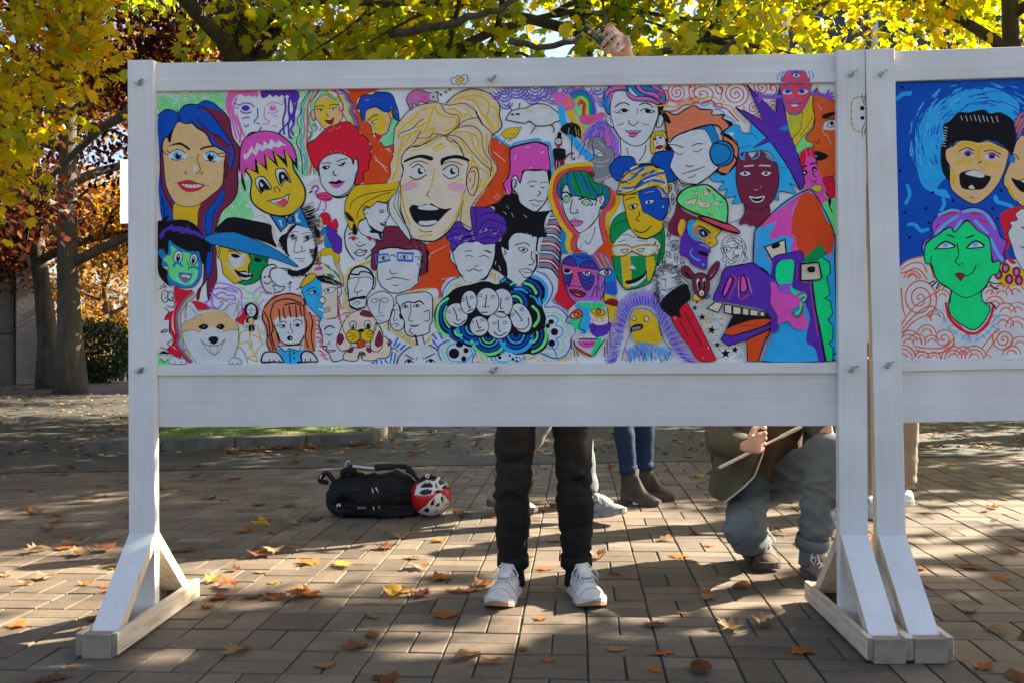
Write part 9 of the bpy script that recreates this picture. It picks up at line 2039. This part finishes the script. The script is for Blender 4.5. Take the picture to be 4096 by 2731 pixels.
# ---------------------------------------------------------------- far parked car
def car(loc, yaw):
 root = tag(empty('parked_car', loc, (0, 0, yaw)), 'small silver car parked far beyond the evergreen shrub', 'car')
 body = [(-2.1, 0.35), (-2.15, 0.75), (-1.5, 0.92), (-0.95, 0.98), (1.55, 0.98), (2.05, 0.88), (2.12, 0.4)]
 cab = [(-1.0, 0.97), (-0.45, 1.42), (0.75, 1.46), (1.5, 0.98)]
 def ext(nm, P, w, m, par, inset=0.0):
  n = len(P); V = [(x, s * (w - (inset if z > 1.2 else 0)), z) for s in (-1, 1) for x, z in P]
  Fc = [tuple(range(n)), tuple(range(2 * n - 1, n - 1, -1))] + [(i, n + i, n + (i + 1) % n, (i + 1) % n) for i in range(n)]
  o = mesh_obj(nm, V, Fc, m, par); bv = o.modifiers.new('b', 'BEVEL'); bv.width = 0.06; bv.segments = 2
  return o
 pnt = gloss('car_silver', (0.45, 0.46, 0.48), 0.2)
 b = ext('body', body, 0.86, pnt, root); ext('cabin', cab, 0.80, M_GLASS, root, 0.14)
 ext('roof', [(-0.45, 1.43), (-0.40, 1.48), (0.70, 1.51), (0.78, 1.46)], 0.66, pnt, root)
 for x in (-1.35, 1.3):
  for s in (-1, 1):
   V, Fc = [], []; ring_tube(V, Fc, [Vector((x, s * 0.70, 0.31)), Vector((x, s * 0.88, 0.31))], [0.31, 0.31], (1, 0, 0), 18, caps=True)
   wl = mesh_obj('wheel', V, Fc, M_BAG, root, smooth=False)
   V, Fc = [], []; ring_tube(V, Fc, [Vector((x, s * 0.86, 0.31)), Vector((x, s * 0.90, 0.31))], [0.2, 0.19], (1, 0, 0), 14); mesh_obj('rim', V, Fc, M_STEEL, wl)
 for s in (-1, 1):
  bevel_box('headlight', -2.17, -2.08, s * 0.62 - 0.16, s * 0.62 + 0.16, 0.66, 0.80, M_WTRIM, root, 0.02)
pcx = at_depth(455, 1430, 58.0)
car((pcx.x, 58.0, gz(58)), R(8))

# ---------------------------------------------------------------- fallen leaves
def fleaf_mat(nm, stops):
 k = NM(nm); oi = k.n('ShaderNodeObjectInfo'); v = k.coord('Object')
 c = k.ramp(oi.outputs['Random'], stops)
 k.color(k.mix(1.0, c, k.ramp(k.noise(v, 45.0, 4.0), [(0.3, (0.62, 0.58, 0.55)), (0.7, (1.1, 1.1, 1.1))]), 'MULTIPLY')); k.rough(0.7)
 k.b.inputs['Specular IOR Level'].default_value = 0.25
 tr = k.n('ShaderNodeBsdfTranslucent'); k.l(c, tr.inputs['Color']); mx = k.n('ShaderNodeMixShader'); mx.inputs[0].default_value = 0.3
 k.l(k.b.outputs[0], mx.inputs[1]); k.l(tr.outputs[0], mx.inputs[2]); k.l(mx.outputs[0], k.out.inputs['Surface'])
 return k.m
M_FL = [fleaf_mat('fallen_orange', [(0.0, (0.36, 0.12, 0.025)), (0.5, (0.46, 0.16, 0.03)), (1.0, (0.42, 0.20, 0.04))]),
  fleaf_mat('fallen_tan', [(0.0, (0.30, 0.20, 0.11)), (0.5, (0.36, 0.23, 0.12)), (1.0, (0.36, 0.19, 0.08))]),
  fleaf_mat('fallen_brown', [(0.0, (0.15, 0.05, 0.018)), (0.5, (0.22, 0.075, 0.025)), (1.0, (0.20, 0.09, 0.04))]),
  fleaf_mat('fallen_yellow', [(0.0, (0.58, 0.40, 0.06)), (1.0, (0.62, 0.34, 0.05))])]
MAPLE = [(0, -0.55), (0.06, -0.28), (0.30, -0.40), (0.26, -0.26), (0.56, -0.10), (0.40, -0.02), (0.44, 0.16), (0.24, 0.12), (0.30, 0.42), (0.12, 0.32), (0, 0.60), (-0.12, 0.32), (-0.30, 0.42), (-0.24, 0.12), (-0.44, 0.16), (-0.40, -0.02), (-0.56, -0.10), (-0.26, -0.26), (-0.30, -0.40), (-0.06, -0.28)]
OAK = [(0, -0.75), (0.03, -0.5), (0.14, -0.46), (0.10, -0.30), (0.30, -0.34), (0.16, -0.14), (0.40, -0.10), (0.18, 0.04), (0.36, 0.16), (0.14, 0.22), (0.24, 0.42), (0.06, 0.36), (0, 0.62), (-0.06, 0.36), (-0.24, 0.42), (-0.14, 0.22), (-0.36, 0.16), (-0.18, 0.04), (-0.40, -0.10), (-0.16, -0.14), (-0.30, -0.34), (-0.10, -0.30), (-0.14, -0.46), (-0.03, -0.5)]
OVAL = [(0, -0.6), (0.10, -0.42), (0.24, -0.2), (0.28, 0.05), (0.20, 0.32), (0, 0.56), (-0.20, 0.32), (-0.28, 0.05), (-0.24, -0.2), (-0.10, -0.42)]
def fallen_mesh(sh, curl, tilt, seed):
 r = random.Random(seed); V = []
 def zf(x, y):
  return curl * (1.3 * x * x + 0.55 * y * y * (1 if seed % 2 else -0.4)) + 0.10 * curl * math.sin(9 * x + seed) + 0.12 * curl * math.sin(7 * y + 2 * seed) + tilt * y
 rings = [0.0, 0.5, 1.0]
 V.append((0, 0, zf(0, 0)))
 for rr in rings[1:]:
  for x, y in sh: V.append((x * rr, y * rr, zf(x * rr, y * rr) + r.uniform(-0.02, 0.02) * curl))
 n = len(sh)
 Fc = [(0, 1 + i, 1 + (i + 1) % n) for i in range(n)] + [(1 + i, 1 + n + i, 1 + n + (i + 1) % n, 1 + (i + 1) % n) for i in range(n)]
 sx, sy = 0.012, -0.9       # stalk
 b = len(V); y0 = min(p[1] for p in sh)
 V += [(-0.014, y0 + 0.06, zf(0, y0)), (0.014, y0 + 0.06, zf(0, y0)), (0.012 + 0.1 * math.sin(seed), y0 - 0.38, zf(0, y0) + 0.10 * curl), (-0.012 + 0.1 * math.sin(seed), y0 - 0.38, zf(0, y0) + 0.10 * curl)]
 Fc.append((b, b + 1, b + 2, b + 3))
 zmin = min(v[2] for v in V)
 return [(x, y, z - zmin) for x, y, z in V], Fc
fl_mesh = {}
for mi in range(4):
 for kd, sh in (('maple', MAPLE), ('oak', OAK), ('oval', OVAL)):
  for s in range(3):
   Vq, Fq = fallen_mesh(sh, (0.16, 0.42, 0.8)[s], (0.0, 0.08, 0.16)[s], s + 3 * mi)
   me = bpy.data.meshes.new('fallen_leaf'); me.from_pydata(Vq, [], Fq); me.materials.append(M_FL[mi])
   me.polygons.foreach_set('use_smooth', [True] * len(me.polygons)); fl_mesh[mi, kd, s] = me
rl = random.Random(19)
CN = ('orange', 'pale tan', 'dark brown', 'golden yellow')
curlw = ('flat', 'slightly curled', 'tightly curled')
def drop_leaf(p, size, where):
 mi = rl.choices((0, 1, 2, 3), (4.5, 3, 3.5, 0.3))[0]; kd = rl.choices(('maple', 'oak', 'oval'), (5, 3, 2))[0]; s = rl.choices((0, 1, 2), (2, 4, 3))[0]
 o = link(bpy.data.objects.new('fallen_leaf', fl_mesh[mi, kd, s]))
 o.location = p; o.scale = (size, size, size * rl.uniform(0.7, 1.0)); o.rotation_euler = (0, 0, rl.uniform(0, 6.28))
 nm = {'maple': 'lobed maple', 'oak': 'jagged narrow oak', 'oval': 'small oval'}[kd]
 tag(o, '%s %s %s leaf fallen on the %s' % (curlw[s], CN[mi], nm, where), 'leaf', 'fallen leaves on the ' + where)
feet_px = [(0.0, 3.6), (0.25, 3.6), (1.1, 4.0), (og7.x, og7.y)]
n_ = 0
while n_ < 200:                    # on the pavers, more of them far away
 y = 2.78 + (1.4 * rl.random() if n_ < 45 else (edge_y(0) - 2.9) * rl.random() ** 0.8); x = rl.uniform(-0.54, 0.54) * y
 if min(math.hypot(x - a, y - b) for a, b in feet_px) < 0.2: continue
 if abs(x + 1.30) < 0.1 and 2.9 < y < 3.8: continue
 if abs(x - 1.16) < 0.24 and 2.9 < y < 3.75: continue
 drop_leaf((x, y, 0.0015), rl.uniform(0.05, 0.115), 'brick paving'); n_ += 1
for cx, cy, k_ in ((-2.0, 4.6, 5), (-1.25, 5.2, 7), (-0.9, 4.4, 5), (1.35, 3.95, 2), (-2.35, 3.6, 3)):       # small drifts
 for q in range(k_): drop_leaf((cx + rl.gauss(0, 0.16), cy + rl.gauss(0, 0.12), 0.002 + 0.004 * q), rl.uniform(0.06, 0.12), 'brick paving')
n_ = 0
while n_ < 56:
 y = 7.4 + 15 * rl.random() ** 2.0; x = rl.uniform(-0.54, 0.54) * y
 if y < edge_y(x) + 0.05: continue
 u_ = (Vector((x, y, 0)) - K0); e1 = (K1 - K0).normalized(); e2 = (K2 - K1).normalized()
 det = e1.x * e2.y - e1.y * e2.x; a_ = (u_.x * e2.y - u_.y * e2.x) / det; b_ = (e1.x * u_.y - e1.y * u_.x) / det
 if -0.1 < a_ < (K1 - K0).length + 0.15 and -0.02 < b_ < 5.6:
  if rl.random() > 0.25 or b_ < 0.2: continue
  p = bedp(a_ / (K1 - K0).length * 0.9 + 0.04, min(0.95, b_ / 5.5)); drop_leaf((p.x, p.y, p.z + 0.01), rl.uniform(0.09, 0.15), 'mossy bed'); n_ += 1; continue
 drop_leaf((x, y, 0.006), rl.uniform(0.08, 0.15), 'asphalt'); n_ += 1
for q in range(14):
 p = K0.lerp(K1, rl.uniform(0.25, 1.0)) + Vector((0.04, -rl.uniform(0.05, 0.2), 0.006)); drop_leaf(p, rl.uniform(0.09, 0.15), 'asphalt')

# far leaf litter, too small and many to pick apart
LV, LF = [], []
for q in range(4200):
 y = 8.5 + 17 * rl.random() ** 1.3; x = rl.uniform(-0.6, 0.6) * y
 if y < edge_y(x) + 0.1: continue
 s_ = rl.uniform(0.02, 0.055); a = rl.uniform(0, 6.28); b0 = len(LV)
 for t in range(4):
  LV.append((x + s_ * math.cos(a + t * 1.571) * (1 if t % 2 else 0.55), y + s_ * math.sin(a + t * 1.571) * (1 if t % 2 else 0.55), 0.007 + rl.uniform(0, 0.025)))
 LF.append((b0, b0 + 1, b0 + 2, b0 + 3))
lk = NM('leaf_litter'); lg = lk.n('ShaderNodeNewGeometry'); lk.color(lk.ramp(lg.outputs['Random Per Island'], [(0.0, (0.10, 0.045, 0.02)), (0.4, (0.26, 0.10, 0.03)), (0.75, (0.36, 0.16, 0.035)), (1.0, (0.30, 0.20, 0.08))])); lk.rough(0.8)
tag(mesh_obj('leaf_litter', LV, LF, lk.m), 'small brown and orange leaf scraps scattered over the far asphalt', 'leaves', kind='stuff')
